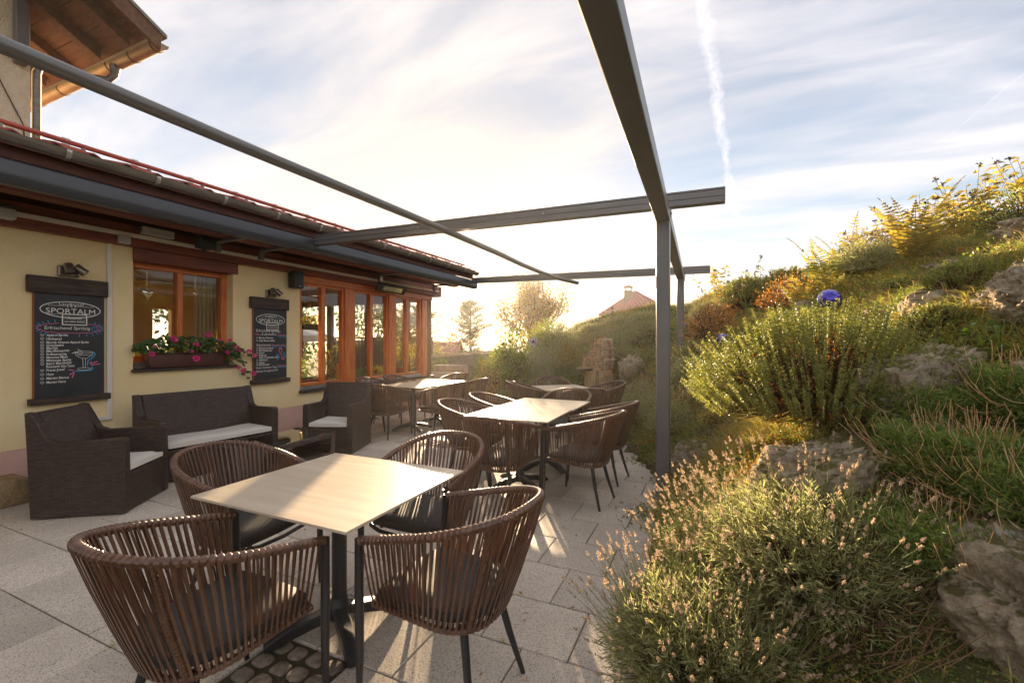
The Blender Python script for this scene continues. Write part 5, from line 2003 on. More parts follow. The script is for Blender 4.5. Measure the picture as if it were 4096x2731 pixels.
dt = thing('dining_table', 'oak dining table laid for guests behind the window band', 'table', (-7.35, 5.75, 0.02))
b = MB()
b.box(-0.42, 0.42, -0.75, 0.75, 0.70, 0.74)
b.build('tabletop', MT['oak'], dt, bevel=0.004)
for sx in (-0.36, 0.36):
    for sy in (-0.68, 0.68):
        b = MB()
        b.box(sx - 0.035, sx + 0.035, sy - 0.035, sy + 0.035, 0, 0.699)
        b.build('leg', MT['oak'], dt)
b = MB()
b.box(-0.36, 0.36, -0.69, 0.69, 0.60, 0.699)
b.build('apron', MT['oak'], dt)
simple_chair('mustard upholstered chair by the side post inside the glazed room', -6.85, 6.45, R(120))
simple_chair('mustard upholstered chair on the far side of the oak table', -8.05, 6.1, R(-90))
simple_chair('mustard upholstered chair on the partition side of the oak table', -8.0, 5.2, R(-80))
for i, (x, y, lab) in enumerate(((-7.2, 5.35, 'dark plate stack on the oak table, near the fern pot'), (-7.15, 6.15, 'dark plate stack on the oak table, near the side post'))):
    t = thing('place_setting', lab, 'plates', (x, y, 0.76))
    b = MB()
    b.lathe([(0.06, 0), (0.15, 0.012), (0.152, 0.02), (0.10, 0.016)], 20)
    b.build('plate', MT['napkin'], t, smooth=True)
    b = MB()
    b.lathe([(0.03, 0.017), (0.035, 0.03), (0.04, 0.11), (0.037, 0.11)], 14)
    b.build('tumbler', MT['alu'], t, smooth=True)
o = MB()
o.lathe([(0.04, 0), (0.042, 0.18), (0.016, 0.25), (0.015, 0.33), (0.018, 0.335)], 14)
tag(o.build('bottle', MT['bottle'], smooth=True), 'green glass bottle standing on the inner window ledge', 'bottle').location = (-6.55, 7.05, 0.66)
# inner window ledge for pots (part of the annex)
mb = MB()
mb.box(WX - WT - 0.28, WX - WT - 0.004, 4.6, YE - 0.15, 0.615, 0.655)
A(mb, 'inner_ledge', MT['oak'], bevel=0.004)


def pot_plant(name, label, x, y, z, pot, r_, h, kind, ph, n, mat):
    t = thing(name, label, 'pot plant', (x, y, z))
    b = MB()
    b.lathe([(r_ * 0.72, 0), (r_ * 0.95, h * 0.85), (r_ * 1.06, h * 0.86), (r_ * 1.06, h), (r_ * 0.9, h)], 18)
    b.build('pot', MT[pot], t, smooth=True)
    f_ = Foliage()
    if kind == 'spiky':
        D = rdir(n, 1.1)
        D[:, 2] = np.abs(D[:, 2]) + 0.2
        f_.blades(np.zeros((n, 3)) + np.array([0, 0, h]), D, ph * RNG.uniform(0.6, 1, n), 0.03, bend=0.6)
    else:
        c = RNG.normal(size=(n, 3)) * np.array([ph * 0.28, ph * 0.28, ph * 0.24]) + np.array([0, 0, h + ph * 0.5])
        f_.leaves(c, rdir(n, 0.2), RNG.uniform(0.04, 0.08, n), RNG.uniform(0.02, 0.04, n))
        k = 14
        P0 = np.zeros((k, 3)) + np.array([0, 0, h * 0.9])
        P1 = RNG.normal(size=(k, 3)) * np.array([ph * 0.25, ph * 0.25, 0.05]) + np.array([0, 0, h + ph * 0.7])
        f_.stems(P0, P1, 0.006, 0.003)
    f_.build('foliage', MT[mat], t)
    return t


pot_plant('pot_plant', 'bushy green pot plant on the ledge next to the beige wall', -6.50, 5.32, 0.655, 'napkin', 0.09, 0.12, 'bush', 0.42, 420, 'green_leaf')
pot_plant('pot_plant', 'arching dracaena in the corner of the glazed room', -8.9, 5.6, 0.02, 'white_pot', 0.16, 0.45, 'spiky', 0.95, 60, 'green_leaf')
pot_plant('pot_plant', 'tall climbing ivy plant beside the middle post inside', -7.9, 7.3, 0.02, 'terracotta', 0.14, 0.4, 'bush', 1.1, 420, 'olive_leaf')
pot_plant('pot_plant', 'tufted grassy pot plant on the ledge behind the middle window', -6.50, 6.98 + 0.35, 0.655, 'white_pot', 0.08, 0.08, 'spiky', 0.42, 120, 'olive_leaf')
pot_plant('pot_plant', 'spiky aloe in a pale bowl behind the corner window', -6.52, 7.74, 0.655, 'white_pot', 0.10, 0.09, 'spiky', 0.35, 26, 'green_leaf')
pot_plant('pot_plant', 'twiggy shrub in a terracotta pot behind the corner window', -6.50, 8.28, 0.655, 'terracotta', 0.13, 0.24, 'bush', 0.62, 520, 'olive_leaf')
pot_plant('pot_plant', 'spider plant behind the double window beside the heart', -6.9, 3.5, 1.0, 'terracotta', 0.10, 0.16, 'spiky', 0.6, 46, 'green_leaf')
mb = MB()
mb.box(-7.05, WX - WT - 0.004, 2.9, 4.0, 0.955, 0.998)
A(mb, 'inner_ledge', MT['oak'], bevel=0.004)
hb = thing('hanging_basket', 'dark hanging basket of dried flowers behind the first pane of the band', 'hanging basket', (-7.5, 6.55, 1.72))
b = MB()
b.box(-0.08, 0.08, -0.2, 0.2, 0.0, 0.12)
b.build('trough', MT['napkin'], hb, bevel=0.015)
b = MB()
for s in (-1, 1):
    b.tube([(0, s * 0.19, 0.12), (0, 0, 0.55)], 0.004, 5)
b.tube([(0, 0, 0.55), (0, 0, 0.93)], 0.004, 5)
b.build('cord', MT['ribbon'], hb)
fo = Foliage()
n = 160
fo.leaves(RNG.normal(size=(n, 3)) * np.array([0.06, 0.14, 0.05]) + np.array([0, 0, 0.17]), rdir(n, 0.3), 0.06, 0.04)
fo.build('dried_flowers', MT['olive_leaf'], hb)

# ============================================================ garden plants
def dome(n, r, h, base=0.25, low=0.02):
    th = RNG.uniform(0, 2 * PI, n)
    sz = RNG.uniform(low, 1, n)
    cr = np.sqrt(np.maximum(0, 1 - sz ** 2))
    k = RNG.uniform(0.82, 1.05, n)
    T = np.stack([r * cr * np.cos(th) * k, r * cr * np.sin(th) * k, h * sz * k], 1)
    B = np.stack([r * base * cr * np.cos(th), r * base * cr * np.sin(th), np.zeros(n)], 1) + RNG.normal(size=(n, 3)) * np.array([0.03, 0.03, 0.0]) * r
    return B, T


def along(B, T, k, t0, t1):
    """k points per shoot between t0 and t1; returns points and shoot directions"""
    n = len(B)
    t = np.linspace(t0, t1, k)[None, :, None] + RNG.uniform(-0.5, 0.5, (n, k, 1)) * (t1 - t0) / k
    D = unit(T - B)
    L = np.linalg.norm(T - B, axis=1)
    P = B[:, None] + (T - B)[:, None] * t
    return P.reshape(-1, 3), np.repeat(D, k, 0), np.repeat(L, k), t.reshape(-1)


def lavender_parts(t, r, h, ns, nk, leaf_l=0.032, leaf_w=0.0032, lps=18, stalk=0.26, head=0.034, lean=(0, 0), fresh=0):
    f_ = Foliage()
    B, T = dome(ns, r, h)
    P, D, L, tt = along(B, T, lps, 0.5, 1.0)
    side = rdir(len(P))
    side -= D * (side * D).sum(1, keepdims=True)
    f_.leaves(P, D * 0.9 + unit(side) * 0.75, leaf_l * RNG.uniform(0.6, 1.2, len(P)), leaf_w, cup=0.02)
    f_.build('foliage', MT['lav_leaf'], t)
    g = Foliage()
    g.stems(B, B + (T - B) * 0.92, 0.0022, 0.0012)
    nb = max(20, ns // 12)
    B2, T2 = dome(nb, r * 0.75, h * 0.5, 0.1)
    g.stems(B2, T2, 0.005, 0.003)
    g.build('woody_stems', MT['stem'], t)
    s = Foliage()
    B, T = dome(nk, r * 0.95, h * 0.9, 0.4, 0.1)
    D = unit(T - B)
    D[:, 2] += 0.55
    D[:, 0] += lean[0]
    D[:, 1] += lean[1]
    D = unit(D + RNG.normal(size=D.shape) * 0.12)
    S0 = B + (T - B) * 0.7
    ln = stalk * RNG.uniform(0.55, 1.1, nk)
    S1 = S0 + D * (ln + np.linalg.norm(T - B, axis=1) * 0.25)[:, None]
    s.stems(S0, S1, 0.0011, 0.0009, bow=RNG.normal(size=(nk, 3)) * 0.01)
    s.build('flower_stalks', MT['lav_stalk'], t)
    q = Foliage()
    wh = 5
    for k in range(wh):
        m = 6
        C = S1 + D * (head * (k / wh - 0.15))[..., None] if False else S1 + D * head * (k / wh - 0.2)
        if k == 0:
            C = C - D * head * 0.55 * (RNG.random((nk, 1)) < 0.5)
        Dm = np.repeat(D, m, 0)
        sd = rdir(nk * m)
        sd -= Dm * (sd * Dm).sum(1, keepdims=True)
        taper = 1.0 - 0.10 * k
        q.leaves(np.repeat(C, m, 0), unit(sd) * 0.75 + Dm * 0.8, head * 0.36 * taper, head * 0.20 * taper, cup=0.1)
    q.build('flower_spikes', MT['lav_head'], t)


def at_ground(x, y, dz=0.0):
    return (x, y, surf1(x, y) + dz)


# --- big lavender clump beside the lone table
for i, (x, y, r, h, ns, nk, lab) in enumerate((
        (-0.02, 1.98, 0.42, 0.40, 1150, 270, 'large lavender bush with faded spikes spilling over the slabs beside the lone table'),
        (0.40, 2.26, 0.46, 0.40, 1100, 200, 'large lavender bush with faded spikes between the spilling lavender and the pitted rock'),
        (0.06, 2.52, 0.34, 0.34, 700, 230, 'lavender bush with dense straw spikes right beside the foot of the awning post'))):
    t = thing('lavender_bush', lab, 'lavender', at_ground(x, y, -0.03), RNG.uniform(0, 6))
    lavender_parts(t, r, h, int(ns * 0.95), int(nk * 1.45), leaf_l=0.042, leaf_w=0.0046, lps=17, head=0.030)

# --- hebe: dome of upright bottle-brush shoots
def hebe_parts(t, r, h, ns, pairs=22, leaf=0.016, z0=0.0, dry=0.22):
    B, T = dome(ns, r, h, 0.18, 0.0)
    T[:, 2] += z0 * RNG.random(ns)
    D = unit(T - B)
    Tp = T.copy()
    Dt = D.copy()
    Dt[:, 2] += 0.75
    Dt = unit(Dt)
    sl = RNG.uniform(0.10, 0.20, ns) * (r / 0.65)
    S0, S1 = T - Dt * sl[:, None] * 0.6, T + Dt * sl[:, None] * 0.4
    g = Foliage()
    g.stems(B, S0, 0.006, 0.003, bow=RNG.normal(size=(ns, 3)) * 0.03)
    g.build('woody_stems', MT['stem'], t)
    f_ = Foliage()
    for par in range(2):
        k = pairs // 2
        P, Dd, L, tt = along(S0, S1, k, 0.0, 1.0)
        rp = np.repeat(RNG.normal(size=(ns, 3)), k, 0)
        sd = unit(np.cross(Dd, rp))
        if par:
            sd = np.cross(Dd, sd)
        ll = leaf * (1.05 - 0.35 * tt)
        for sg in (1, -1):
            f_.leaves(P, sd * sg + Dd * 0.55, ll, leaf * 0.42, cup=0.08)
    f_.build('foliage', MT['hebe_leaf'], t)
    d = Foliage()
    nd = int(ns * dry)
    idx = RNG.choice(ns, nd)
    P, Dd, L, tt = along(B[idx], S0[idx], 14, 0.45, 1.0)
    d.leaves(P, rdir(len(P)) + Dd * 0.5, leaf * 1.0, leaf * 0.4)
    d.build('dry_leaves', MT['hebe_dry'], t)


t = thing('hebe_shrub', 'broad hebe shrub with upright bottlebrush shoots above the mossy rock', 'shrub', at_ground(0.68, 3.46, 0.0))
hebe_parts(t, 0.80, 0.60, 1300, 26, 0.019, dry=0.5)
for x, y, r, lab in ((1.22, 3.35, 0.16, 'small rounded green hebe beside the lichen-covered boulder'), (1.52, 3.85, 0.22, 'small dark green cushion shrub growing on the pitted boulder')):
    t = thing('hebe_shrub', lab, 'shrub', at_ground(x, y, 0.0))
    hebe_parts(t, r, r * 0.8, 260, 16, 0.014, dry=0.05)
for x, y, r, lab in ((0.62, 8.9, 0.42, 'round bushy green shrub on the skyline beside the pale perennial'), (1.15, 8.5, 0.40, 'dark rounded shrub on the skyline beside the ferns')):
    t = thing('hill_shrub', lab, 'shrub', at_ground(x, y, 0.0))
    hebe_parts(t, r, r * 1.35, 420, 14, 0.032, dry=0.1)


# --- ferns
def fern_parts(t, n, length, mat, spread=0.9, lift=0.8, tilt0=0.0):
    f_ = Foliage()
    st = Foliage()
    for k in range(n):
        a = 2 * PI * k / n + random.uniform(-0.25, 0.25)
        L = length * random.uniform(0.75, 1.08)
        up = random.uniform(lift * 0.7, lift * 1.2)
        out = Vector((math.cos(a), math.sin(a), 0)) * spread
        N_ = 20
        pts = []
        for i in range(N_ + 1):
            s = i / N_
            pts.append(Vector((0, 0, 0)) + out * L * (s * 0.6 + 0.4 * s * s) * 0.8 + Vector((0, 0, L * (up * s - 0.22 * up * s ** 2.6))))
        P = np.array([tuple(p) for p in pts])
        st.stems(P[:-1], P[1:], 0.0035, 0.003)
        for i in range(3, N_):
            s = i / N_
            pl = L * 0.30 * math.sin(PI * min(1, (s * 0.93 + 0.08))) ** 0.8 * (1.12 - s)
            tg = (pts[i + 1] - pts[i - 1]).normalized()
            sd = tg.cross(Vector((0, 0, 1))).normalized()
            for sg in (-1, 1):
                d = (sd * sg + tg * 0.45 + Vector((0, 0, -0.08))).normalized()
                q = np.array([tuple(pts[i])] * 2)
                q[1] += np.array(tuple(d)) * pl * 0.4
                f_.leaves(q[:1], np.array([tuple(d)]) + RNG.normal(size=(1, 3)) * 0.04, pl, (L / N_) * 0.62, cup=0.01, droop=0.08, widest=0.3)
    f_.build('fronds', MT[mat], t)
    st.build('frond_stalks', MT[mat], t)


t = thing('fern', 'big golden fern fanned out on the hilltop above the bare rock', 'fern', at_ground(1.99, 6.0, 0.0))
fern_parts(t, 13, 0.95, 'fern', 0.55, 1.0)
for x, y, L, mat, lab in ((1.35, 6.75, 0.95, 'fern_green', 'olive fern rising on the skyline beside the golden fern'), (1.65, 7.1, 0.9, 'fern_green', 'olive fern on the skyline behind the golden fern'), (1.3, 6.2, 0.55, 'fern', 'small arching golden fern below the olive ferns'),
                          (2.5, 6.6, 0.8, 'fern', 'golden fern half hidden among the hilltop perennials'), (1.05, 6.6, 0.75, 'fern', 'yellowing fern at the edge of the olive fern thicket')):
    t = thing('fern', lab, 'fern', at_ground(x, y, -0.02), random.uniform(0, 6))
    fern_parts(t, 8, L * 0.9, mat, 0.6, 1.0)


# --- leafy perennials with seed heads on the ridge
def perennial_parts(t, n, h, leafn, leaf, mat, seeds=True, spread=0.25):
    D = rdir(n, 0.0)
    D[:, 2] = 0
    P0 = D * RNG.uniform(0, spread * 0.5, (n, 1))
    hh = h * RNG.uniform(0.6, 1.1, n)
    P1 = P0 + D * spread * RNG.uniform(0.2, 1, (n, 1)) + np.stack([np.zeros(n), np.zeros(n), hh], 1)
    st = Foliage()
    st.stems(P0, P1, 0.0045, 0.0025, bow=RNG.normal(size=(n, 3)) * 0.02)
    st.build('stems', MT['stem'], t)
    f_ = Foliage()
    P, Dd, L, tt = along(P0, P1, leafn, 0.2, 0.97)
    sd = rdir(len(P))
    sd[:, 2] = RNG.uniform(-0.1, 0.4, len(P))
    f_.leaves(P, sd, leaf * RNG.uniform(0.6, 1.1, len(P)), leaf * 0.27, cup=0.08, droop=0.25)
    f_.build('foliage', MT[mat], t)
    if seeds:
        for k in range(max(1, n // 2)):
            s = Foliage()
            C = np.repeat(P1[k:k + 1], 14, 0)
            s.leaves(C + RNG.normal(size=C.shape) * 0.004, rdir(len(C), -0.2), 0.042, 0.015)
            s.build('seed_head', MT['seed_dark'], t)


PER = [(2.35, 7.1, 26, 0.75, 'tall olive leafed perennial with dark seed heads on the ridge, above the golden fern'), (3.0, 7.3, 28, 0.72, 'olive leafed perennial clump on the ridge beside the yellow daisies'),
       (3.7, 7.6, 26, 0.75, 'olive leafed perennial at the highest end of the ridge'), (2.75, 6.9, 22, 0.5, 'low olive perennial just under the ridge line'), (0.25, 9.6, 12, 0.75, 'rusty perennial with a dark seed head beside the far awning post'),
       (2.0, 7.4, 20, 0.55, 'bronze tipped perennial on the ridge behind the olive ferns')]
for x, y, n, h, lab in PER:
    t = thing('perennial', lab, 'perennial', at_ground(x, y, -0.02), random.uniform(0, 6))
    perennial_parts(t, n, h, 16, 0.14, 'olive_leaf', True, 0.42)
for x, y, h, lab in ((0.85, 8.7, 0.85, 'single dark leafy sprig standing against the sky by the round shrub'), (-2.15, 10.6, 1.05, 'single dark leafy sprig standing against the sky near the pink roof'), (2.9, 4.9, 1.0, 'leafy stem with a dark withered flower at the top of the hill')):
    t = thing('leafy_sprig', lab, 'plant', at_ground(x, y, 0.0))
    perennial_parts(t, 2, h, 22, 0.07, 'tree_leaf', True, 0.06)
# yellow daisies among the ridge plants
t = thing('yellow_daisy', 'clump of small yellow daisies among the ridge perennials', 'flower', at_ground(3.3, 6.9, 0.0))
perennial_parts(t, 12, 0.5, 12, 0.06, 'green_leaf', False, 0.3)
b = MB()
for k in range(7):
    c = Vector((random.uniform(-0.3, 0.3), random.uniform(-0.2, 0.2), random.uniform(0.35, 0.55)))
    n_ = Vector((-0.3, -0.9, 0.3)).normalized()
    s = n_.orthogonal().normalized()
    u = n_.cross(s)
    for q in range(9):
        a = 2 * PI * q / 9
        e = (s * math.cos(a) + u * math.sin(a))
        f2 = n_.cross(e)
        b.add([c, c + e * 0.022 + f2 * 0.007, c + e * 0.04, c + e * 0.022 - f2 * 0.007], [(0, 1, 2, 3)])
b.build('flower_heads', MT['yellow_flower'], t, uv=False)


# --- bleached wiry stalks right of the lavender
def wiry_parts(t, n, r, h, mat='wiry', arch=(-0.35, -0.15)):
    st = Foliage()
    ang = RNG.uniform(0, 2 * PI, n)
    rr = r * np.sqrt(RNG.random(n))
    P = np.stack([rr * np.cos(ang), rr * np.sin(ang), np.zeros(n)], 1)
    D = rdir(n, 0.7, 0.55)
    D[:, 0] += arch[0]
    D[:, 1] += arch[1]
    D = unit(D)
    L = h * RNG.uniform(0.4, 0.95, n)
    K = 6
    cur = P
    wob = RNG.normal(size=(n, 3)) * 0.4
    for k in range(K):
        dd = D.copy()
        dd[:, 2] += 1.5 * (k / K) - 0.55
        dd += wob * math.sin(k * 1.4) * 0.7
        nxt = cur + unit(dd) * (L / K)[:, None]
        st.stems(cur, nxt, 0.0015, 0.0014)
        cur = nxt
    st.build('bleached_stalks', MT[mat], t)
    f_ = Foliage()
    m = n * 9
    ang = RNG.uniform(0, 2 * PI, m)
    rr = r * 1.25 * np.sqrt(RNG.random(m))
    C = np.stack([rr * np.cos(ang), rr * np.sin(ang), RNG.uniform(-0.05, h * 0.42, m)], 1)
    for k in range(7):
        f_.leaves(C + RNG.normal(size=C.shape) * 0.012, rdir(m, 0.5), 0.032, 0.006, cup=0.03)
    f_.build('foliage', MT['green_leaf'], t)


for x, y, n, r, h, lab in ((0.98, 2.52, 210, 0.22, 0.34, 'clump of bleached wiry stalks over green shoots, below the lichen-covered boulder'), (1.15, 2.28, 190, 0.22, 0.34, 'clump of bleached wiry stalks over green shoots, above the pitted rock'),
                           (0.82, 2.18, 110, 0.2, 0.28, 'sparse wiry stalks with dark green shoots between lavender and pitted rock'), (0.98, 2.85, 90, 0.18, 0.26, 'wiry pale stalks sprouting between the two mossy rocks'), (1.35, 2.7, 150, 0.2, 0.34, 'thick tuft of bleached wiry stalks on the steep slope')):
    t = thing('wiry_plant', lab, 'plant', at_ground(x, y, -0.03))
    wiry_parts(t, int(n * 1.5), r, h)


# --- strawberry-like leaf rosettes, silvery and red patches
def rosette(name, label, x, y, n, r, leaf, mat, cat='plant', z=0.02):
    t = thing(name, label, cat, at_ground(x, y, z))
    f_ = Foliage()
    c = RNG.normal(size=(n, 3)) * np.array([r, r, r * 0.35])
    c[:, 2] = np.abs(c[:, 2]) + (surf(c[:, 0] + x, c[:, 1] + y) - surf1(x, y))
    for k in range(3):
        f_.leaves(c, rdir(n, 0.35), leaf * RNG.uniform(0.7, 1.2, n), leaf * 0.6, cup=0.06, widest=0.6)
    f_.build('foliage', MT[mat], t)
    st = Foliage()
    b0 = c.copy()
    b0[:, 2] -= r * 0.45
    b0[:, :2] *= 0.7
    st.stems(b0, c, 0.0012, 0.001)
    st.build('stems', MT['stem'], t)
    return t


rosette('strawberry_plant', 'wild strawberry with broad toothed leaves below the moss-topped rock', 0.92, 2.70, 34, 0.10, 0.055, 'green_leaf')
rosette('strawberry_plant', 'wild strawberry leaves hanging over the shaded crevice by the boulder', 1.22, 2.98, 40, 0.12, 0.055, 'green_leaf')
rosette('edelweiss', 'silvery woolly leaved plant above the pitted rock', 0.93, 2.02, 40, 0.05, 0.03, 'silver_leaf')
rosette('silver_cushion', 'pale silvery cushion plant beside the small rounded hebe', 1.16, 3.55, 300, 0.09, 0.022, 'silver_leaf')
rosette('evergreen_mat', 'fresh green creeping mat growing on top of the boulder', 1.5, 4.2, 420, 0.16, 0.03, 'green_leaf')
for x, y, lab in ((-0.72, 5.62, 'low creeping plant at the slab edge behind the awning post'), (-0.98, 6.35, 'low creeping plant spilling onto the slabs by the angled table'), (-0.30, 4.85, 'dark creeping leaves between awning post and leaning rock'), (-0.42, 3.9, 'small green weed at the foot of the awning post')):
    rosette('creeping_plant', lab, x, y, 260, 0.13, 0.026, 'cover')
rosette('red_sedum', 'patch of rust red sedum beside the larger blue globe', 1.12, 5.7, 260, 0.13, 0.035, 'sedum')
rosette('red_sedum', 'patch of rust red sedum behind the smaller blue globe', 0.30, 7.35, 260, 0.18, 0.04, 'sedum')
rosette('red_sedum', 'orange-red sedum trailing on the hebe rock', 0.30, 3.1, 160, 0.10, 0.025, 'sedum')
for k, (x, y, lab) in enumerate(((-3.05, 9.35, 'leafy green shrub low on the bank left of the firewood'), (-3.55, 9.1, 'leafy green shrub at the foot of the bank beside the reeds'), (-2.75, 9.0, 'low leafy shrub touching the firewood stump'))):
    rosette('bank_shrub', lab, x, y, 700, 0.24, 0.05, 'green_leaf', 'shrub', 0.12)

# --- lavender drifts on the bank and hill: one prototype, copied with own labels
protos = []
for k in range(3):
    t = thing('lavender_bush', 'x', 'lavender', (0, 0, 0))
    lavender_parts(t, 0.42, 0.38, 520, 85, leaf_l=0.055, leaf_w=0.008, lps=12, stalk=0.28, head=0.042)
    protos.append(t)
BANK = [(-3.2, 10.0), (-2.75, 10.3), (-2.3, 10.4), (-1.85, 10.4), (-2.9, 9.6), (-2.45, 9.75), (-2.0, 9.85), (-1.55, 10.0), (-3.3, 10.6), (-2.6, 10.8), (-2.0, 10.9), (-1.4, 10.7), (-1.2, 10.1), (-1.65, 9.45), (-2.3, 9.3)]
used = [False] * 3
for i, (x, y) in enumerate(BANK):
    k = i % 3
    o = protos[k] if not used[k] else copy_tree(protos[k])
    used[k] = True
    place(o, at_ground(x, y, -0.04), random.uniform(0, 6), (random.uniform(0.95, 1.25), random.uniform(0.95, 1.25), random.uniform(0.75, 0.95)))
    tag(o, 'faded lavender bush in the dense drift on the bank behind the firewood', 'lavender', 'lavender drift on the bank')
HILL = [(-1.05, 7.75, 'lavender bush with pale spikes beside the grey rock face'), (-0.62, 6.55, 'lavender bush with pale spikes between both awning posts, nearer the slabs'), (-0.20, 6.9, 'lavender bush with pale spikes higher up between both awning posts'), (-0.95, 7.2, 'lavender bush with pale spikes overhanging the angled table'),
        (-0.38, 5.65, 'dull green lavender bush behind the front awning post'), (2.1, 6.9, 'grey-green lavender clump on the ridge behind the golden fern'), (1.75, 6.7, 'grey-green lavender clump among the olive ferns'), (0.0, 9.3, 'lavender bush at the foot of the far awning post')]
for i, (x, y, lab) in enumerate(HILL):
    o = copy_tree(protos[i % 3])
    place(o, at_ground(x, y, -0.04), random.uniform(0, 6), random.uniform(0.8, 1.05))
    tag(o, lab, 'lavender', 'lavender on the hillside')

# --- reeds with pale striped blades
for i, (x, y, n, h, lab) in enumerate(((-3.30, 9.1, 60, 0.7, 'variegated reed clump with pale striped blades, nearest the angled table'), (-3.45, 9.45, 50, 0.6, 'variegated reed clump with pale striped blades beside the pinwheel'), (-3.1, 9.75, 46, 0.7, 'variegated reed clump on the bank above the leafy shrub'))):
    t = thing('reed_clump', lab, 'reeds', at_ground(x, y, 0.0))
    f_ = Foliage()
    P0 = RNG.normal(size=(n, 3)) * np.array([0.16, 0.12, 0])
    P1 = P0 + RNG.normal(size=(n, 3)) * np.array([0.12, 0.1, 0.1]) + np.array([0, 0, h])
    P, Dd, L, tt = along(P0, P1, 8, 0.15, 1.0)
    sd = rdir(len(P), 0.6)
    f_.blades(P, sd + Dd * 0.6, 0.24, 0.014, bend=0.5)
    f_.build('blades', MT['reed'], t)
    s_ = Foliage()
    s_.stems(P0, P1, 0.004, 0.002)
    s_.build('stems', MT['reed'], t)

# --- mixed shrubs at the left end of the bank
def leafy_bush(name, label, x, y, r, h, n, leaf, mat, group=None, dz=0.0):
    t = thing(name, label, 'shrub', at_ground(x, y, dz), random.uniform(0, 6), group)
    B, T = dome(n // 14, r, h, 0.2)
    P, D, L, tt = along(B, T, 14, 0.4, 1.02)
    f_ = Foliage()
    P = P + RNG.normal(size=P.shape) * 0.04
    f_.leaves(P, rdir(len(P), 0.2) + D * 0.6, leaf * RNG.uniform(0.6, 1.2, len(P)), leaf * 0.42, cup=0.08)
    f_.build('foliage', MT[mat], t)
    st = Foliage()
    st.stems(B, B + (T - B) * 0.85, 0.007, 0.003, bow=RNG.normal(size=(len(B), 3)) * 0.03)
    st.build('branches', MT['stem'], t)
    return t


leafy_bush('bank_shrub', 'pale feathery shrub at the left end of the bank by the steps', -4.85, 9.75, 0.58, 0.80, 3200, 0.06, 'olive_leaf')
leafy_bush('bank_shrub', 'olive green shrub beside the pale feathery one on the bank', -4.35, 9.70, 0.6, 1.02, 3600, 0.06, 'green_leaf')
leafy_bush('bank_shrub', 'dense mixed green shrub below the pinwheel on the bank', -4.05, 9.40, 0.45, 0.62, 2600, 0.055, 'green_leaf')
leafy_bush('bank_shrub', 'rust tinged low shrub at the foot of the bank near the window tables', -4.75, 9.25, 0.36, 0.42, 1700, 0.035, 'sedum')
leafy_bush('bank_shrub', 'grey-green bushy shrub on the crest behind the pinwheel', -3.85, 10.3, 0.55, 0.6, 2400, 0.045, 'olive_leaf')
leafy_bush('bank_shrub', 'big rounded green shrub between pinwheel and reeds on the bank', -3.45, 9.95, 0.6, 0.85, 3600, 0.06, 'green_leaf')
leafy_bush('bank_shrub', 'big rounded olive shrub above the wood slice on the bank', -2.9, 9.55, 0.5, 0.6, 3000, 0.055, 'olive_leaf')
leafy_bush('bank_shrub', 'bright green sapling beside the stone steps', -6.25, 11.6, 0.22, 0.75, 900, 0.05, 'green_leaf')
leafy_bush('hill_shrub', 'olive wiry shrub with rusty tips above the smaller blue globe', 0.05, 7.9, 0.5, 0.7, 2200, 0.035, 'sedum')
leafy_bush('hill_shrub', 'orange-brown dry shrub on the ridge below the ferns', 1.05, 7.2, 0.45, 0.5, 2000, 0.04, 'sedum')
leafy_bush('hill_shrub', 'bright green leafy herb above the large hebe', 0.95, 5.2, 0.26, 0.42, 1000, 0.045, 'green_leaf')
leafy_bush('hill_shrub', 'feathery bright green shrub under the yellow daisies', 3.0, 6.3, 0.5, 0.55, 2400, 0.03, 'green_leaf')

for x, y, r, h, lab in ((-6.05, 11.55, 0.35, 0.5, 'low green shrub growing against the garden wall'), (-7.6, 11.55, 0.4, 0.45, 'leafy plant beside the top stone step'), (-6.1, 10.6, 0.3, 0.35, 'grassy green clump right of the middle stone step'), (-5.6, 10.5, 0.35, 0.5, 'golden leafy shrub between bank and stone steps')):
    leafy_bush('bank_shrub', lab, x, y, r, h, 1300, 0.05, 'olive_leaf' if 'golden' in lab else 'green_leaf')

CUSH = [(0.10, 5.55), (0.42, 6.2), (0.85, 6.15), (-0.05, 6.75), (1.85, 4.75), (2.35, 4.95), (0.42, 4.75), (0.12, 5.0), (1.75, 5.35), (2.6, 5.1), (0.55, 5.45), (-0.2, 7.5), (0.75, 7.6), (3.1, 5.9)]
cproto = []
for k, mt in enumerate(('green_leaf', 'olive_leaf', 'cover')):
    t = leafy_bush('cushion_shrub', 'x', 0, 0, 0.22, 0.20, 1500, 0.026, mt)
    cproto.append(t)
for i, (x, y) in enumerate(CUSH):
    o = cproto[i] if i < 3 else copy_tree(cproto[i % 3])
    k_ = random.uniform(0.8, 1.35)
    place(o, at_ground(x, y, -0.03), random.uniform(0, 6), (k_, k_, k_ * random.uniform(0.7, 1.1)))
    tag(o, 'low leafy cushion shrub on the open slope above the big hebe', 'shrub', 'cushion shrubs on the slope')

# --- scattered cover that nobody could count: grass, low leaves, dry tufts
def scatter(n, rmin, rmax, a0=-31, a1=58):
    """points on the garden, denser near the terrace corner where the photo was taken"""
    out = []
    while len(out) < 1 or sum(len(o) for o in out) < n:
        ang = np.radians(RNG.uniform(a0, a1, n))
        r = np.exp(RNG.uniform(math.log(rmin), math.log(rmax), n))
        x, y = r * np.sin(ang), r * np.cos(ang)
        gd_ = garden_dist(x, y)
        ok = (gd_ > 0.06) & (y > 1.25)
        out.append(np.stack([x, y], 1)[ok])
    return np.concatenate(out)[:n]


def patch(x, y, f, ph):
    return 0.5 + 0.5 * np.sin(f * x + ph + 1.3 * np.sin(f * 0.7 * y)) * np.sin(f * 0.9 * y + ph * 1.7 + np.sin(f * x))


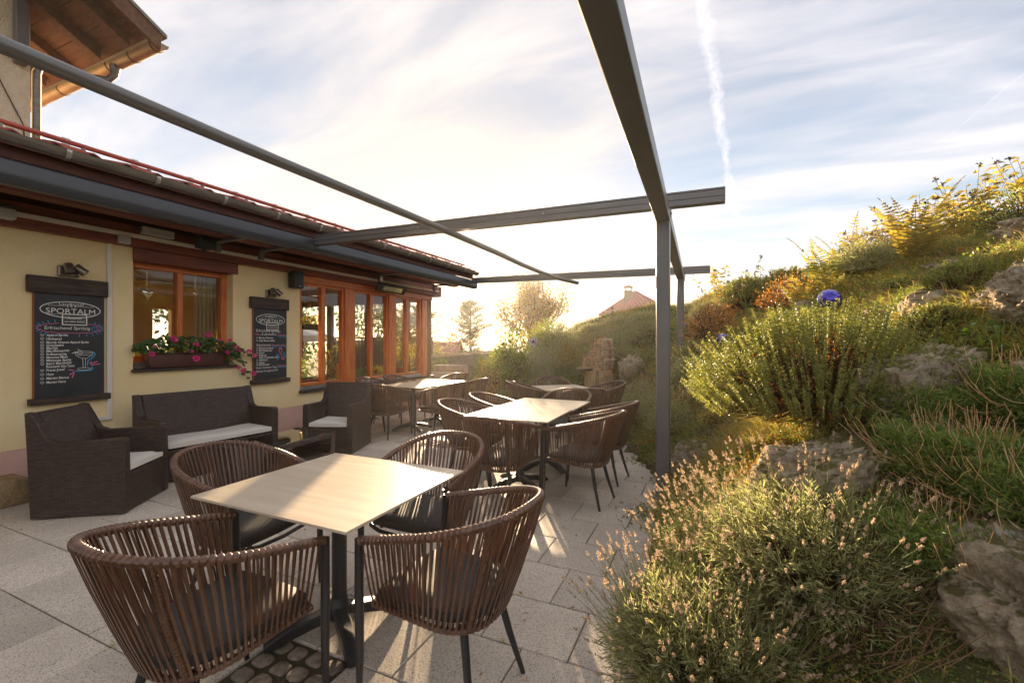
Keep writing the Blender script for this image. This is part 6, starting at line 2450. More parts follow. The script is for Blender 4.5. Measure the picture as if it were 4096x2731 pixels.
def stuff(name, label, cat, fol, mat):
    o = fol.build(name, MT[mat])
    return tag(o, label, cat, None, 'stuff')


S = scatter(40000, 1.3, 15)
z = surf(S[:, 0], S[:, 1])
dist = np.hypot(S[:, 0], S[:, 1])
pm = patch(S[:, 0], S[:, 1], 2.1, 0.4)
keep = RNG.random(len(S)) < 0.25 + 0.75 * pm
keep &= (dist > 3.2) | (RNG.random(len(S)) < 0.45)
keep &= (dist > 2.9) | (S[:, 0] < 0.25) | (RNG.random(len(S)) < 0.2)
G = np.c_[S, z][keep]
gd_ = dist[keep]
f_ = Foliage()
k = 7
P = np.repeat(G, k, 0) + RNG.normal(size=(len(G) * k, 3)) * np.array([0.02, 0.02, 0.0])
sc = np.repeat(np.clip(gd_ / 5, 0.45, 1.4), k)
f_.blades(P, rdir(len(P), 1.3, 0.8), RNG.uniform(0.05, 0.2, len(P)) * (0.55 + 0.45 * sc), 0.0035 + 0.0022 * sc, bend=0.5)
stuff('grass', 'mixed green and straw grass growing all over the hillside', 'grass', f_, 'grass')

S = scatter(60000, 1.3, 13)
z = surf(S[:, 0], S[:, 1])
dist = np.hypot(S[:, 0], S[:, 1])
pm = patch(S[:, 0], S[:, 1], 1.7, 2.2)
keep = RNG.random(len(S)) < 0.3 + 0.7 * pm
G = np.c_[S, z][keep]
sc = np.clip(dist[keep] / 4.5, 0.62, 1.8)
f_ = Foliage()
k = 8
P = np.repeat(G, k, 0) + RNG.normal(size=(len(G) * k, 3)) * np.array([0.03, 0.03, 0.012]) + np.array([0, 0, 0.015])
scr = np.repeat(sc, k)
f_.leaves(P, rdir(len(P), 0.45), 0.022 * scr * RNG.uniform(0.6, 1.3, len(P)), 0.011 * scr, cup=0.08)
stuff('ground_cover', 'low dark green leafy ground cover between the rocks and shrubs', 'ground cover', f_, 'cover')

S = scatter(18000, 1.4, 13)
z = surf(S[:, 0], S[:, 1])
dist = np.hypot(S[:, 0], S[:, 1])
pm = patch(S[:, 0], S[:, 1], 2.6, 4.4)
keep = pm > 0.52
G = np.c_[S, z][keep]
sc = np.clip(dist[keep] / 4.5, 0.62, 1.8)
f_ = Foliage()
P = np.repeat(G, 9, 0) + RNG.normal(size=(len(G) * 9, 3)) * np.array([0.035, 0.035, 0.012]) + np.array([0, 0, 0.02])
scr = np.repeat(sc, 9)
f_.leaves(P, rdir(len(P), 0.4), 0.020 * scr, 0.011 * scr, cup=0.1)
stuff('sedum_cover', 'rusty orange creeping sedum and dead leaves between the plants', 'ground cover', f_, 'sedum')

S = scatter(5600, 1.5, 14)
z = surf(S[:, 0], S[:, 1])
dist = np.hypot(S[:, 0], S[:, 1])
pm = patch(S[:, 0], S[:, 1], 1.4, 1.1)
keep = (pm > 0.45) & (dist > 3.4)
G = np.c_[S, z][keep]
f_ = Foliage()
P = np.repeat(G, 6, 0) + RNG.normal(size=(len(G) * 6, 3)) * np.array([0.03, 0.03, 0.0])
f_.blades(P, rdir(len(P), 1.3, 0.8), RNG.uniform(0.08, 0.30, len(P)), 0.0032, bend=RNG.uniform(0.2, 0.9, len(P)))
stuff('dry_grass', 'bleached dry grass tufts standing on the upper hillside', 'grass', f_, 'dry_grass')

# grass weeds in the slab joints
for i, (x, y, lab) in enumerate(((-0.93, 1.965, 'small grass tuft in a slab joint beside the lavender'), (-2.65, 1.16, 'tiny grass tuft in a slab joint near the lone table'))):
    t = thing('grass_tuft', lab, 'grass', (x, y, -0.01))
    f_ = Foliage()
    n = 34
    f_.blades(RNG.normal(size=(n, 3)) * np.array([0.008, 0.008, 0]), rdir(n, 1.0, 0.8), RNG.uniform(0.02, 0.05, n), 0.002, bend=0.4)
    f_.build('blades', MT['grass'], t)


# ============================================================ rocks
def rock(label, x, y, dz, sx, sy, sz, seed, rot=0.0, tilt=(0, 0), rough=0.30, sub=5):
    bm = bmesh.new()
    bmesh.ops.create_icosphere(bm, subdivisions=sub, radius=1.0)
    for v in bm.verts:
        p = v.co.copy()
        # blocky: push towards a rounded cube, then break up with noise
        m_ = max(abs(p.x), abs(p.y), abs(p.z))
        p = p.lerp(p / m_ * 0.82, 0.45)
        q = p * 1.3 + Vector((seed * 3.1, seed * 1.7, seed))
        a = noise.noise(q) * 0.9 + noise.noise(q * 2.3) * 0.5 + noise.noise(q * 5.1) * 0.28 + noise.noise(q * 11.0) * 0.22 + noise.noise(q * 23.0) * 0.17 + (noise.noise(q * 47.0) * 0.10 if sub > 5 else 0)
        crack = abs(noise.noise(q * 1.6 + Vector((9, 2, 4))))
        a -= max(0.0, 0.10 - crack) * 2.2
        v.co = p * (1 + rough * a)
        v.co.x *= sx
        v.co.y *= sy
        v.co.z *= sz
    for f2 in bm.faces:
        f2.smooth = True
    me = bpy.data.meshes.new('rock')
    bm.to_mesh(me)
    bm.free()
    me.materials.append(MT['rock'])
    o = link(bpy.data.objects.new('rock', me))
    o.location = at_ground(x, y, dz)
    o.rotation_euler = (tilt[0], tilt[1], rot)
    return tag(o, label, 'rock')


rock('large pitted pale rock below the bleached wiry stalks', 0.95, 1.95, -0.05, 0.24, 0.27, 0.23, 1, 0.4, sub=6)
rock('mossy cracked rock below the big hebe shrub', 0.56, 2.62, -0.05, 0.33, 0.20, 0.21, 2, 0.3, (0.2, -0.3), sub=6)
rock('moss-topped rock between hebe and the shaded crevice', 1.00, 2.98, -0.02, 0.29, 0.20, 0.21, 3, 0.5, (0.1, -0.3), sub=6)
rock('big lichen-covered boulder beside the small rounded hebe', 1.66, 3.24, 0.03, 0.28, 0.27, 0.27, 4, 0.2, (0, -0.25), sub=6)
rock('shaded boulder under the strawberry leaves', 1.42, 2.70, -0.03, 0.20, 0.20, 0.18, 5, 1.0, sub=6)
rock('rounded rock leaning behind the foot of the awning post', -0.13, 4.62, 0.04, 0.20, 0.20, 0.20, 6, 0.7)
rock('flat grey rock shelf above the big hebe', 1.30, 4.35, -0.03, 0.24, 0.15, 0.09, 7, 0.2)
rock('weathered rock face beside the silvery cushion plant', 1.40, 3.76, -0.04, 0.22, 0.15, 0.15, 8, 0.1, (0.3, 0))
rock('long bare rock slab on the slope under the golden fern', 2.25, 5.55, -0.06, 0.42, 0.18, 0.12, 9, 0.5)
rock('bare rock slab high on the slope below the ridge', 2.75, 5.6, -0.03, 0.38, 0.2, 0.15, 10, 0.4)
rock('small stone beside the larger blue globe', 1.05, 6.3, 0.03, 0.13, 0.12, 0.12, 11)
rock('steep grey rock face beside the firewood stump', -1.42, 8.95, 0.0, 0.18, 0.3, 0.36, 12, -0.6, (0.5, 0.4))
rock('small mossy stone near the smaller blue globe', -0.15, 6.1, -0.02, 0.13, 0.12, 0.10, 13)

# ============================================================ blue globes, pinwheel
for x, y, z, r_, lab in ((1.16, 5.62, 1.915, 0.115, 'larger cobalt blue glass globe half hidden by red sedum'), (0.178, 7.17, 1.51, 0.088, 'smaller cobalt blue glass globe above the hebe shrub')):
    t = thing('glass_globe', lab, 'garden globe', (x, y, z - r_))
    b = MB()
    b.lathe([(r_ * math.sin(a), r_ - r_ * math.cos(a)) for a in np.linspace(0.02, PI - 0.02, 20)], 28)
    b.build('globe', MT['cobalt'], t, smooth=True)
    b = MB()
    b.tube([(0, 0, 0.01), (0, 0, surf1(x, y) - (z - r_) - 0.1)], 0.012, 8)
    b.build('stake', MT['bark'], t)
t = thing('pinwheel', 'purple pinwheel with white dots on a stick above the bank', 'pinwheel', at_ground(-3.65, 9.32, 0.0))
hz_ = 1.475 - surf1(-3.65, 9.32)
b = MB()
b.tube([(0, 0, -0.1), (0, 0, hz_)], 0.008, 8)
b.build('stick', MT['slice'], t)
fwd = Vector((0.36, -0.93, 0))
rt = Vector((0.93, 0.36, 0))
upv = Vector((0, 0, 1))
for k in range(8):
    a = 2 * PI * k / 8
    e = rt * math.cos(a) + upv * math.sin(a)
    f2 = rt * -math.sin(a) + upv * math.cos(a)
    c = Vector((0, 0, hz_)) + fwd * 0.02
    b = MB()
    b.add([c, c + e * 0.085 + f2 * 0.052 + fwd * 0.018, c + e * 0.128 + f2 * 0.012 + fwd * 0.004, c + e * 0.085 - f2 * 0.03 - fwd * 0.008], [(0, 1, 2, 3)])
    bl = b.build('blade', MT['pin_blade'], t, uv=False)
    b = MB()
    for rr_, oo in ((0.045, 0.004), (0.075, 0.025), (0.08, -0.010), (0.106, 0.012)):
        cc = c + e * rr_ + f2 * oo + fwd * (0.004 + 0.2 * oo + 0.004)
        b.add([cc + (e * math.cos(q) + f2 * math.sin(q)) * 0.0125 for q in np.linspace(0, 2 * PI, 9)[:-1]], [tuple(range(8))])
    b.build('dot', MT['white_dot'], bl, uv=False)

# ============================================================ firewood on a stump
SX, SY = -2.04, 8.78
stz = surf1(SX, SY)
t = thing('tree_stump', 'thick split tree stump used as a pedestal for firewood', 'stump', (SX, SY, stz - 0.12))
top_z = 0.905
hs = top_z - (stz - 0.12)
b = MB()
n = 36
prof_r = [0.282 * (1 + 0.035 * math.sin(3 * a + 1) + 0.02 * math.sin(7 * a)) for a in np.linspace(0, 2 * PI, n, endpoint=False)]
V = []
for zz_, k_ in ((0, 1.03), (hs * 0.5, 1.0), (hs - 0.01, 0.99), (hs, 0.965)):
    V += [(prof_r[i] * k_ * math.cos(2 * PI * i / n), prof_r[i] * k_ * math.sin(2 * PI * i / n), zz_) for i in range(n)]
F = [tuple(3 * n + k for k in range(n))]
for i in range(3):
    F += [(i * n + k, i * n + (k + 1) % n, (i + 1) * n + (k + 1) % n, (i + 1) * n + k) for k in range(n)]
b.add(V, F)
b.build('trunk', MT['stump'], t, smooth=True)
b = MB()
for k in range(9):
    a = random.uniform(0, 2 * PI)
    b.box(0.274, 0.284, -0.004, 0.004, hs * random.uniform(0, 0.4), hs * random.uniform(0.7, 0.99), Matrix.Rotation(a, 4, 'Z'))
b.build('split', MT['bark'], t)
sl_ = thing('wood_slice', 'round bark-edged wood slice lying on the stump', 'wood slice', (SX - 0.22, SY - 0.22, top_z + 0.002))
b = MB()
b.lathe([(0.155, 0.0), (0.165, 0.02), (0.16, 0.045)], 26)
b.build('bark_ring', MT['bark'], sl_, smooth=True)
b = MB()
b.lathe([(0.154, 0.0455), (0.154, 0.048)], 26)
b.build('cut_face', MT['slice'], sl_)
fw = thing('firewood_stack', 'stacked birch logs held by a rusty steel hoop on the stump', 'firewood', (SX + 0.02, SY + 0.03, top_z), math.atan2(-0.35, 0.94) + 0.0)
# local frame: log axis along Y, ends facing -Y
log_me = []
for k in range(5):
    b = MB()
    r_ = 1.0
    n = 10
    ring = [(math.cos(2 * PI * q / n) * random.uniform(0.92, 1.05), math.sin(2 * PI * q / n) * random.uniform(0.92, 1.05)) for q in range(n)]
    V = [(x, -0.5, z) for x, z in ring] + [(x, 0.5, z) for x, z in ring]
    b.mi = 0
    b.add(V, [(q, (q + 1) % n, n + (q + 1) % n, n + q) for q in range(n)])
    b.mi = 1
    b.add(V, [tuple(range(n))[::-1], tuple(n + q for q in range(n))])
    log_me.append(b.mesh('log', [MT['birch'], MT['log_end']], smooth=True))
placed = []
tries = 0
rl = random.Random(3)
for layer in range(200):
    pass
cands = []
zrow = 0.0
rowi = 0
while zrow < 0.60:
    r_ = 0.031
    # left part of the pile is lower than the hooped part
    x0 = -0.30 if zrow < 0.34 else -0.12
    x1 = 0.22
    if zrow > 0.46:
        x0, x1 = -0.09 + (zrow - 0.46) * 0.5, 0.20 - (zrow - 0.46) * 0.6
    x = x0 + (0.03 if rowi % 2 else 0)
    while x < x1:
        rr_ = rl.uniform(0.022, 0.036)
        cands.append((x + rr_, zrow + 0.034 + rl.uniform(-0.006, 0.006), rr_))
        x += 2 * rr_ + 0.001
    zrow += 0.057
    rowi += 1
for (x, z, rr_) in cands:
    o = link(bpy.data.objects.new('log', rl.choice(log_me)), fw)
    o.location = (x, rl.uniform(-0.02, 0.02), z)
    o.scale = (rr_, rl.uniform(0.30, 0.34), rr_)
    o.rotation_euler = (rl.uniform(-0.04, 0.04), rl.uniform(0, 6), rl.uniform(-0.04, 0.04))
b = MB()
hp = [(0.245, 0.0)] + [(0.245, z) for z in (0.2, 0.4)] + [(0.045 + 0.20 * math.cos(a), 0.47 + 0.20 * math.sin(a)) for a in np.linspace(0, PI, 14)] + [(-0.155, 0.40), (-0.155, 0.2), (-0.155, 0.0)]
V = []
for i, (x, z) in enumerate(hp):
    a = Vector((hp[min(i + 1, len(hp) - 1)][0] - hp[max(i - 1, 0)][0], hp[min(i + 1, len(hp) - 1)][1] - hp[max(i - 1, 0)][1])).normalized()
    nx_, nz_ = -a.y, a.x
    for oy, on in ((-0.045, 0.0), (0.045, 0.0), (0.045, 0.005), (-0.045, 0.005)):
        V.append((x - nx_ * on, oy, z - nz_ * on))
F = []
for i in range(len(hp) - 1):
    for k in range(4):
        F.append((i * 4 + k, i * 4 + (k + 1) % 4, i * 4 + 4 + (k + 1) % 4, i * 4 + 4 + k))
b.add(V, F)
b.build('steel_hoop', MT['corten'], fw)

# ============================================================ steps and garden wall past the building corner
for i, (x, y, z, sx, sy, rz, lab) in enumerate(((-6.75, 9.75, 0.42, 0.9, 0.42, 0.15, 'lowest pale stone step past the building corner'), (-6.9, 10.35, 0.62, 0.95, 0.45, 0.2, 'middle pale stone step past the building corner'), (-6.85, 10.95, 0.80, 0.9, 0.5, 0.25, 'top pale stone step below the garden wall'))):
    b = MB()
    b.box(-sx / 2, sx / 2, -sy / 2, sy / 2, -0.30, 0.0)
    o = b.build('stone_step', MT['step_stone'], bevel=0.025, smooth=True, seg=2)
    o.location = (x, y, z)
    o.rotation_euler = (0, 0, rz)
    tag(o, lab, 'step')
gw = thing('garden_wall', 'low grey block wall with sloping coping behind the steps', 'wall', (-7.6, 12.4, 0))
b = MB()
wl0, wl1 = Vector((-9.6, 11.9, 0)), Vector((-5.6, 12.9, 0))
cnt = 10
for k in range(cnt):
    for r_ in range(6):
        p0 = wl0.lerp(wl1, (k + (0.5 if r_ % 2 else 0)) / cnt)
        p1 = wl0.lerp(wl1, min(1, (k + 1 + (0.5 if r_ % 2 else 0)) / cnt))
        if (p1 - p0).length < 0.05:
            continue
        d = (p1 - p0).normalized() * 0.006
        zt = 0.88 + 0.36 * (k + 1) / cnt
        z0_ = -0.2 + r_ * 0.20
        if z0_ + 0.19 > zt - 0.1:
            continue
        bb = MB()
        bb.beam(p0 + d + Vector((0, 0, z0_ + 0.095)), p1 - d + Vector((0, 0, z0_ + 0.095)), 0.24, 0.19)
        bb.build('wall_block', MT['grey_wall'], gw, world=True, bevel=0.01)
b = MB()
b.prism([(0, -0.25), (1, -0.25), (1, 1.19), (0, 0.83)], -0.10, 0.10, lambda p, q, e: tuple(wl0.lerp(wl1, p) + Vector((-0.24, 0.97, 0)) * e + Vector((0, 0, q))))
b.build('core', MT['grey_wall'], gw, world=True)
b = MB()
b.beam(wl0 + Vector((0, 0, 0.87)), wl1 + Vector((0, 0, 1.23)), 0.32, 0.06)
b.build('coping', MT['step_stone'], gw, world=True, bevel=0.008)

# a few fallen leaves on the slabs
f_ = Foliage()
n = 60
xy = np.stack([RNG.uniform(-5.6, -0.5, n), RNG.uniform(1.0, 8.0, n)], 1)
xy = xy[garden_dist(xy[:, 0], xy[:, 1]) < -0.05]
near = np.stack([RNG.uniform(-1.2, -0.4, 40), RNG.uniform(1.6, 5.6, 40)], 1)
near = near[garden_dist(near[:, 0], near[:, 1]) < 0.0]
xy = np.concatenate([xy, near])
P = np.c_[xy, np.full(len(xy), 0.004)]
D = rdir(len(P))
D[:, 2] = RNG.uniform(0.0, 0.25, len(P))
f_.leaves(P, D, RNG.uniform(0.012, 0.035, len(P)), RNG.uniform(0.006, 0.016, len(P)), cup=0.12)
stuff('leaf_litter', 'small dry fallen leaves scattered on the slabs', 'leaf litter', f_, 'sedum')

# dead twigs lying between the lavender and the pitted rock
t = thing('dead_twigs', 'heap of dry brown twigs under the lavender beside the pitted rock', 'twigs', at_ground(0.62, 2.0, 0.0))
f_ = Foliage()
n = 150
a = RNG.normal(0.35, 0.5, n)
P0 = np.stack([RNG.normal(0, 0.17, n), RNG.normal(0, 0.16, n), np.zeros(n)], 1)
P1 = P0 + np.stack([np.cos(a), np.sin(a), RNG.normal(0.15, 0.2, n)], 1) * RNG.uniform(0.1, 0.32, (n, 1))
P0[:, 2] = surf(P0[:, 0] + 0.62, P0[:, 1] + 2.0) - surf1(0.62, 2.0) + RNG.uniform(0.01, 0.07, n)
P1[:, 2] += surf(P1[:, 0] + 0.62, P1[:, 1] + 2.0) - surf1(0.62, 2.0) + 0.04
f_.stems(P0, P1, RNG.uniform(0.0012, 0.0032, n), 0.001, bow=RNG.normal(size=(n, 3)) * 0.02)
f_.build('twigs', MT['twig'], t)

# ============================================================ background trees
def branch_tree(name, label, x, y, z, h, spread, mat, nleaf, leaf, seed, trunks=1, levels=4, first=0.25, droop=0.0):
    rr = random.Random(seed)
    t = thing(name, label, 'tree', (x, y, z))
    tr, br = MB(), MB()
    tips = []

    def grow(p, d, L, r_, lev):
        pts = [p]
        q = p.copy()
        dd = d.copy()
        for i in range(4):
            dd = (dd + Vector((rr.uniform(-1, 1), rr.uniform(-1, 1), rr.uniform(-0.6, 1) - droop)) * 0.16).normalized()
            q = q + dd * L / 4
            pts.append(q.copy())
        (tr if lev <= 1 else br).tube(pts, [r_ * (1 - 0.12 * i) for i in range(5)], 6 if lev < 2 else 4, caps=False)
        if lev >= levels:
            tips.extend(pts[1:])
            return
        if lev >= levels - 1:
            tips.extend(pts[2:])
        for k in range(rr.choice((2, 3, 3)) + (1 if lev == 0 else 0)):
            s = rr.uniform(0.35 if lev else first, 1.0)
            i = min(3, int(s * 4))
            a = rr.uniform(0, 2 * PI)
            side = Vector((math.cos(a), math.sin(a), rr.uniform(0.1, 0.8))).normalized()
            nd = (dd * 0.55 + side * spread).normalized()
            grow(pts[i].lerp(pts[i + 1], s * 4 - i), nd, L * rr.uniform(0.55, 0.78), r_ * 0.55, lev + 1)
        grow(pts[-1], (dd + Vector((rr.uniform(-.2, .2), rr.uniform(-.2, .2), 0.2))).normalized(), L * 0.68, r_ * 0.6, lev + 1)

    for k in range(trunks):
        a = 2 * PI * k / trunks + 0.5
        grow(Vector((math.cos(a) * 0.1, math.sin(a) * 0.1, 0)) * (trunks > 1), Vector((math.cos(a) * 0.16 * (trunks > 1), math.sin(a) * 0.16 * (trunks > 1), 1)).normalized(), h * 0.42, h * 0.018, 0)
    tr.build('trunk', MT['bark'], t, smooth=True, uv=False)
    br.build('branches', MT['bark'], t, smooth=True, uv=False)
    T = np.array([tuple(p) for p in tips])
    f_ = Foliage()
    P = T[RNG.integers(0, len(T), nleaf)] + RNG.normal(size=(nleaf, 3)) * leaf * 1.6
    f_.leaves(P, rdir(nleaf, -0.1), leaf * RNG.uniform(0.6, 1.2, nleaf), leaf * 0.5, cup=0.08)
    f_.build('crown', MT[mat], t)
    return t


def conifer(name, label, x, y, z, h, rad, mat, seed, whorls=26, dens=1.0, rise=0.1, needle=0.10):
    rr = random.Random(seed)
    t = thing(name, label, 'tree', (x, y, z))
    b = MB()
    b.tube([(0, 0, 0), (0, 0, h * 0.5), (0, 0, h)], [h * 0.018, h * 0.011, h * 0.002], 8, caps=False)
    b.build('trunk', MT['bark'], t, smooth=True, uv=False)
    br = Foliage()
    f_ = Foliage()
    P0, P1 = [], []
    for w in range(whorls):
        s = w / whorls
        zz_ = h * (0.10 + 0.88 * s)
        L = rad * (1 - s) ** 0.85 * rr.uniform(0.85, 1.1) + 0.03 * h * (1 - s)
        for k in range(rr.choice((4, 5, 6))):
            a = rr.uniform(0, 2 * PI)
            LL = L * rr.uniform(0.65, 1.1)
            d = Vector((math.cos(a), math.sin(a), rise + 0.5 * s - 0.25 * (1 - s)))
            P0.append((0, 0, zz_))
            P1.append(tuple(Vector((0, 0, zz_)) + d * LL))
    P0, P1 = np.array(P0), np.array(P1)
    br.stems(P0, P1, h * 0.0035, h * 0.0012, bow=np.array([0, 0, -0.03 * rad]))
    P, D, L, tt = along(P0, P1, 12, 0.12, 1.0)
    sd = np.cross(D, np.array([0, 0, 1.0]))
    sd = unit(sd) * np.where(RNG.random(len(P)) < 0.5, 1, -1)[:, None]
    Tw = unit(sd + D * 0.7 + RNG.normal(size=P.shape) * 0.2 + np.array([0, 0, -0.12]))
    tl = (L * 0.30 * (1.15 - tt) + 0.04)
    br.stems(P, P + Tw * tl[:, None], h * 0.0012, h * 0.0006)
    br.build('branches', MT['bark'], t)
    m = int(10 * dens)
    N0, ND, NL, nt = along(P, P + Tw * tl[:, None], m, 0.05, 1.0)
    sdn = rdir(len(N0), 0.1)
    f_.leaves(N0, sdn + ND * 0.8, needle * RNG.uniform(0.6, 1.1, len(N0)), needle * 0.20, cup=0.02)
    N0, ND, NL, nt = along(P0, P1, 30, 0.2, 1.02)
    f_.leaves(N0, rdir(len(N0), 0.2) + ND * 0.8, needle, needle * 0.22, cup=0.02)
    f_.build('crown', MT[mat], t)
    return t


def ad(u, v, d):
    r_ = pixdir(u, v)
    return Vector((r_[0] * d, r_[1] * d, 1.48 + r_[2] * d))


p = ad(1882, 1193, 36)
conifer('spruce_tree', 'dark pointed spruce standing alone beyond the red roofed barn', p.x, p.y, -2.0, p.z + 2.0, 4.4, 'spruce', 3, 28, 1.1, needle=0.17)
p = ad(1668, 1212, 22)
conifer('larch_tree', 'thin golden larch behind the building corner', p.x, p.y, -2.0, p.z + 2.0, 4.6, 'larch', 5, 20, 1.0, rise=0.25, needle=0.15)
p = ad(2135, 1150, 27)
branch_tree('rowan_tree', 'airy golden rowan tree rising behind the bank', p.x, p.y, -1.2, (p.z + 1.2) * 1.02, 0.75, 'rowan', 6800, 0.17, 12, trunks=3, levels=4)
for i, (x, y, z, h, lab) in enumerate(((-15.5, 10.8, -2.0, 6.2, 'leafy tree outside the rear glazing, nearest the partition'), (-17.0, 14.6, -2.0, 6.2, 'leafy tree outside the rear glazing, in the middle'), (-19.5, 12.2, -2.0, 6.8, 'taller leafy tree behind the other garden trees'), (-16.0, 18.6, -2.0, 6.0, 'leafy tree seen through the corner window'))):
    branch_tree('garden_tree', lab, x, y, z, h, 0.8, 'tree_leaf', 2600, 0.24, 30 + i, levels=4, first=0.2)
for i, (u, v, d, r_, h, lab) in enumerate(((1735, 1420, 20, 0.75, 1.6, 'pale rounded bush beside the building corner post'), (1600, 1420, 18, 1.2, 2.0, 'broad garden bush behind the glazed room'), (1470, 1440, 17, 1.2, 1.9, 'low hedge bush behind the glazed room'))):
    p = ad(u, v, d)
    tt_ = thing('garden_bush', lab, 'bush', (p.x, p.y, p.z - h * 0.7))
    B, T = dome(260, r_, h, 0.2)
    P, D, L, q = along(B, T, 16, 0.35, 1.02)
    f_ = Foliage()
    f_.leaves(P + RNG.normal(size=P.shape) * 0.05, rdir(len(P), 0.2), 0.11, 0.05)
    f_.build('foliage', MT['olive_leaf'], tt_)
    st = Foliage()
    st.stems(B, B + (T - B) * 0.8, 0.012, 0.005)
    st.build('branches', MT['stem'], tt_)


# ============================================================ background houses
def ribbed_plane(parent, name, a, b_, c, d, ribs, mat, rib_h=0.05, rib_w=0.05):
    """roof plane a-b (eave) to d-c (ridge) with raised seams running up the slope"""
    m = MB()
    a, b_, c, d = (Vector(q) for q in (a, b_, c, d))
    n = (b_ - a).cross(d - a).normalized()
    if n.z < 0:
        n = -n
    m.add([a, b_, c, d, a - n * 0.08, b_ - n * 0.08, c - n * 0.08, d - n * 0.08], [(0, 1, 2, 3), (4, 7, 6, 5), (0, 4, 5, 1), (1, 5, 6, 2), (2, 6, 7, 3), (3, 7, 4, 0)])
    o = m.build(name, MT[mat], parent, world=True, uv=False)
    for k in range(ribs):
        t_ = (k + 0.5) / ribs
        e0 = a.lerp(b_, t_)
        up_ = ((d + c) / 2 - (a + b_) / 2)
        # clip the seam where it meets the hip
        full = d.lerp(c, t_)
        if (c - d).length < 0.2:
            s_ = 1 - abs(2 * t_ - 1)
            full = e0 + up_ * s_
        if (full - e0).length < 0.25:
            continue
        r_ = MB()
        r_.beam(e0 + n * rib_h / 2, full + n * rib_h / 2, rib_w, rib_h, up=tuple(n))
        q = r_.build('seam', MT[mat], o, uv=False)
        q.data.transform(parent.matrix_basis.inverted())
    return o


# barn with striped red roof, left of the spruce
p = ad(1842, 1366, 33)
barn = thing('barn', 'small brown barn with a striped red metal roof below the spruce', 'barn', (p.x, p.y, -2.1))
ax = Vector((-0.93, -0.36, 0)).normalized()       # ridge runs away to the left
side = Vector((0.36, -0.93, 0)).normalized()
ap = Vector((p.x, p.y, p.z))
hw, rise = 2.3, 1.35
BL = 7.5
el0, el1 = ap + side * hw - Vector((0, 0, rise)), ap - side * hw - Vector((0, 0, rise))
ribbed_plane(barn, 'roof', el0, el0 + ax * BL, ap + ax * BL, ap, 16, 'ribbed_red', 0.06, 0.10)
ribbed_plane(barn, 'roof', el1, el1 + ax * BL, ap + ax * BL, ap, 16, 'ribbed_red', 0.06, 0.10)
b = MB()
ins = ax * 0.15
g0, g1, ga = el0 * 0.94 + el1 * 0.06, el1 * 0.94 + el0 * 0.06, ap - Vector((0, 0, 0.1))
fl_ = lambda q: Vector((q.x, q.y, -2.1))
V = [g0 + ins, g1 + ins, ga + ins, fl_(g0) + ins, fl_(g1) + ins]
V2 = [q + ax * (BL - 0.3) for q in V]
b.add(V + V2, [(3, 4, 1, 2, 0), (8, 5, 7, 6, 9), (0, 5, 8, 3), (1, 4, 9, 6), (0, 2, 7, 5), (2, 1, 6, 7)])
b.build('wall', MT['barn_wood'], barn, world=True, uv=False)
for q0, q1 in ((el0, ap), (el1, ap)):
    m = MB()
    m.beam(q0 + Vector((0, 0, 0.0)), q1, 0.06, 0.16)
    m.build('bargeboard', MT['red_pipe'], barn, world=True)

# house with the pink pyramid roof behind the lavender drift
apx = ad(2541, 1166, 44)
ph = thing('far_house', 'house with a pinkish red pyramid metal roof and tall chimney behind the bank', 'building', (apx.x, apx.y, -2.1))
cr, sr = math.cos(R(38)), math.sin(R(38))
cor = []
eh = 2.25
for sx, sy in ((-1, -1), (1, -1), (1, 1), (-1, 1)):
    lx, ly = sx * 2.7, sy * 2.7
    cor.append(Vector((apx.x + lx * cr - ly * sr, apx.y + lx * sr + ly * cr, apx.z - eh)))
for k in range(4):
    ribbed_plane(ph, 'roof', cor[k], cor[(k + 1) % 4], apx + Vector((0, 0, 0)), apx + Vector((0.001, 0, 0)), 13, 'ribbed_red', 0.06, 0.06)
b = MB()
inn_ = [apx + (c - apx) * 0.88 for c in cor]
V = [Vector((q.x, q.y, -2.1)) for q in inn_] + [Vector((q.x, q.y, apx.z - eh + 0.1)) for q in inn_]
b.add(V, [(0, 1, 5, 4), (1, 2, 6, 5), (2, 3, 7, 6), (3, 0, 4, 7)])
b.build('wall', MT['white_render'], ph, world=True, uv=False)
for k in range(4):
    m = MB()
    m.tube([tuple(cor[k] + Vector((0, 0, 0.05))), tuple(apx + Vector((0, 0, 0.05)))], 0.07, 6)
    m.build('hip_cap', MT['ribbed_red'], ph, world=True, smooth=True)
cpx = ad(2514, 1165, 43)
b = MB()
b.box(cpx.x - 0.36, cpx.x + 0.36, cpx.y - 0.36, cpx.y + 0.36, apx.z - 1.3, cpx.z + 0.05)
b.build('chimney', MT['grey_wall'], ph, world=True, bevel=0.02)
b = MB()
for sx in (-0.3, 0.3):
    for sy in (-0.3, 0.3):
        b.box(cpx.x + sx - 0.03, cpx.x + sx + 0.03, cpx.y + sy - 0.03, cpx.y + sy + 0.03, cpx.z + 0.051, cpx.z + 0.36)
b.prism([(-0.45, 0.361), (0.45, 0.361), (0.30, 0.47), (0.0, 0.52), (-0.30, 0.47)], -0.42, 0.42, lambda q, r_, e: (cpx.x + q, cpx.y + e, cpx.z + r_))
b.build('chimney_cap', MT['zinc'], ph, world=True)

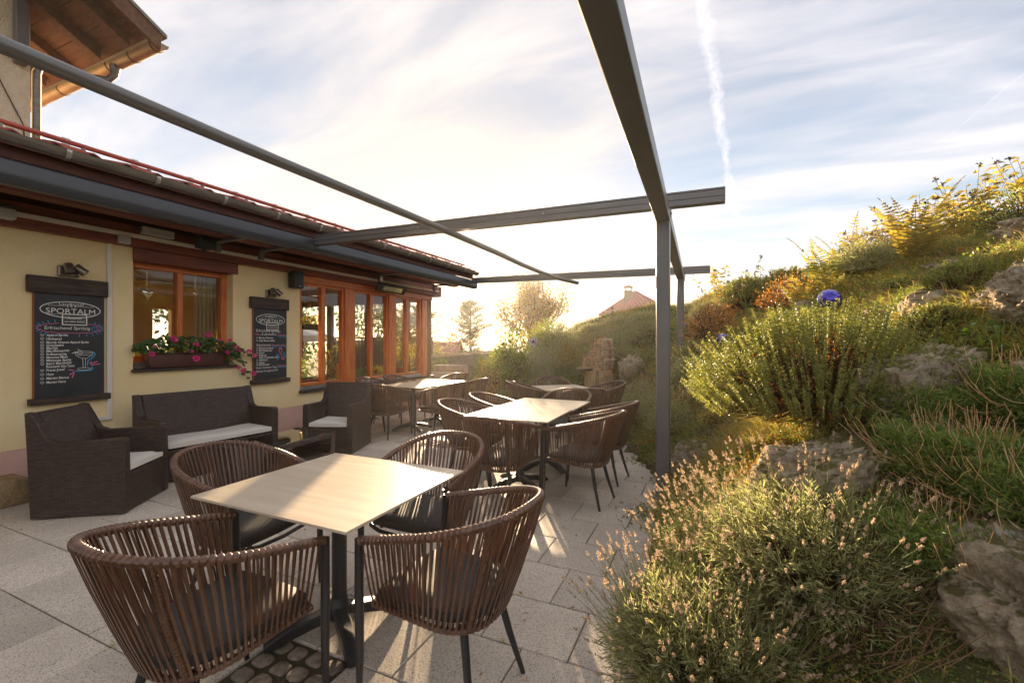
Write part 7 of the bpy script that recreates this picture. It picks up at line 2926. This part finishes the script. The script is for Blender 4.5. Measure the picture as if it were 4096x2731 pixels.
# timber fence and parasol outside the rear glazing
fe = thing('board_fence', 'brown vertical board fence behind the glazed room', 'fence', (-10.6, 12.6, -2.0))
f0, f1 = Vector((-12.6, 11.9, 0)), Vector((-9.0, 13.2, 0))
nb = 30
dv = (f1 - f0) / nb
ang = math.atan2(dv.y, dv.x)
b = MB()
b.box(0, dv.length * 0.93, -0.012, 0.012, -2.0, 1.55)
fb_me = b.mesh('fence_board', MT['barn_wood'], bevel=0.004)
for k in range(nb):
    o = link(bpy.data.objects.new('fence_board', fb_me), fe)
    o.location = f0 + dv * k - Vector((-10.6, 12.6, -2.0)) + Vector((0, 0, random.uniform(-0.01, 0.01)))
    o.rotation_euler = (0, 0, ang)
b = MB()
b.beam(f0 + Vector((0.03, -0.04, 1.6)), f1 + Vector((0.03, -0.04, 1.6)), 0.05, 0.08)
b.beam(f0 + Vector((0.03, -0.04, 0.2)), f1 + Vector((0.03, -0.04, 0.2)), 0.05, 0.08)
b.build('fence_rail', MT['barn_wood'], fe, world=True)
pa = thing('parasol', 'pale grey open parasol outside the rear glazing', 'parasol', (-12.3, 9.6, -2.0))
b = MB()
b.tube([(0, 0, 0), (0, 0, 4.2)], 0.03, 8)
b.build('pole', MT['galv'], pa, smooth=True)
b = MB()
n = 8
V = [(0, 0, 4.15)] + [(1.6 * math.cos(2 * PI * k / n), 1.6 * math.sin(2 * PI * k / n), 3.65) for k in range(n)] + [(1.6 * math.cos(2 * PI * k / n), 1.6 * math.sin(2 * PI * k / n), 3.47) for k in range(n)]
F = [(0, 1 + k, 1 + (k + 1) % n) for k in range(n)] + [(1 + k, 1 + n + k, 1 + n + (k + 1) % n, 1 + (k + 1) % n) for k in range(n)]
b.add(V, F)
b.build('canopy', MT['awning_cloth'], pa, uv=False)
for k in range(n):
    b = MB()
    b.tube([(0, 0, 4.08), (1.56 * math.cos(2 * PI * k / n), 1.56 * math.sin(2 * PI * k / n), 3.60)], 0.012, 5)
    b.build('rib', MT['galv'], pa)

# ============================================================ thin haze, also added as lens veil around the sun and to lift shade
hz_b = MB()
hz_b.box(-905, 905, -905, 905, -3.1, 8.3)
haze = hz_b.build('haze', [], uv=False)
hm = bpy.data.materials.new('haze_lens_veil')
hm.use_nodes = True
hn, hlk = nodes_of(hm)
hn.clear()
ho = hn.new('ShaderNodeOutputMaterial')
hv = hn.new('ShaderNodeVolumePrincipled')
hv.inputs['Color'].default_value = (0.98, 0.93, 0.86, 1)
hv.inputs['Density'].default_value = 0.0011
hv.inputs['Anisotropy'].default_value = 0.66
hlk.new(hv.outputs[0], ho.inputs['Volume'])
haze.data.materials.clear()
haze.data.materials.append(hm)
tag(haze, 'thin golden haze and added lens veil over the terrace and valley', 'haze', None, 'stuff')
scene.cycles.volume_bounces = 1
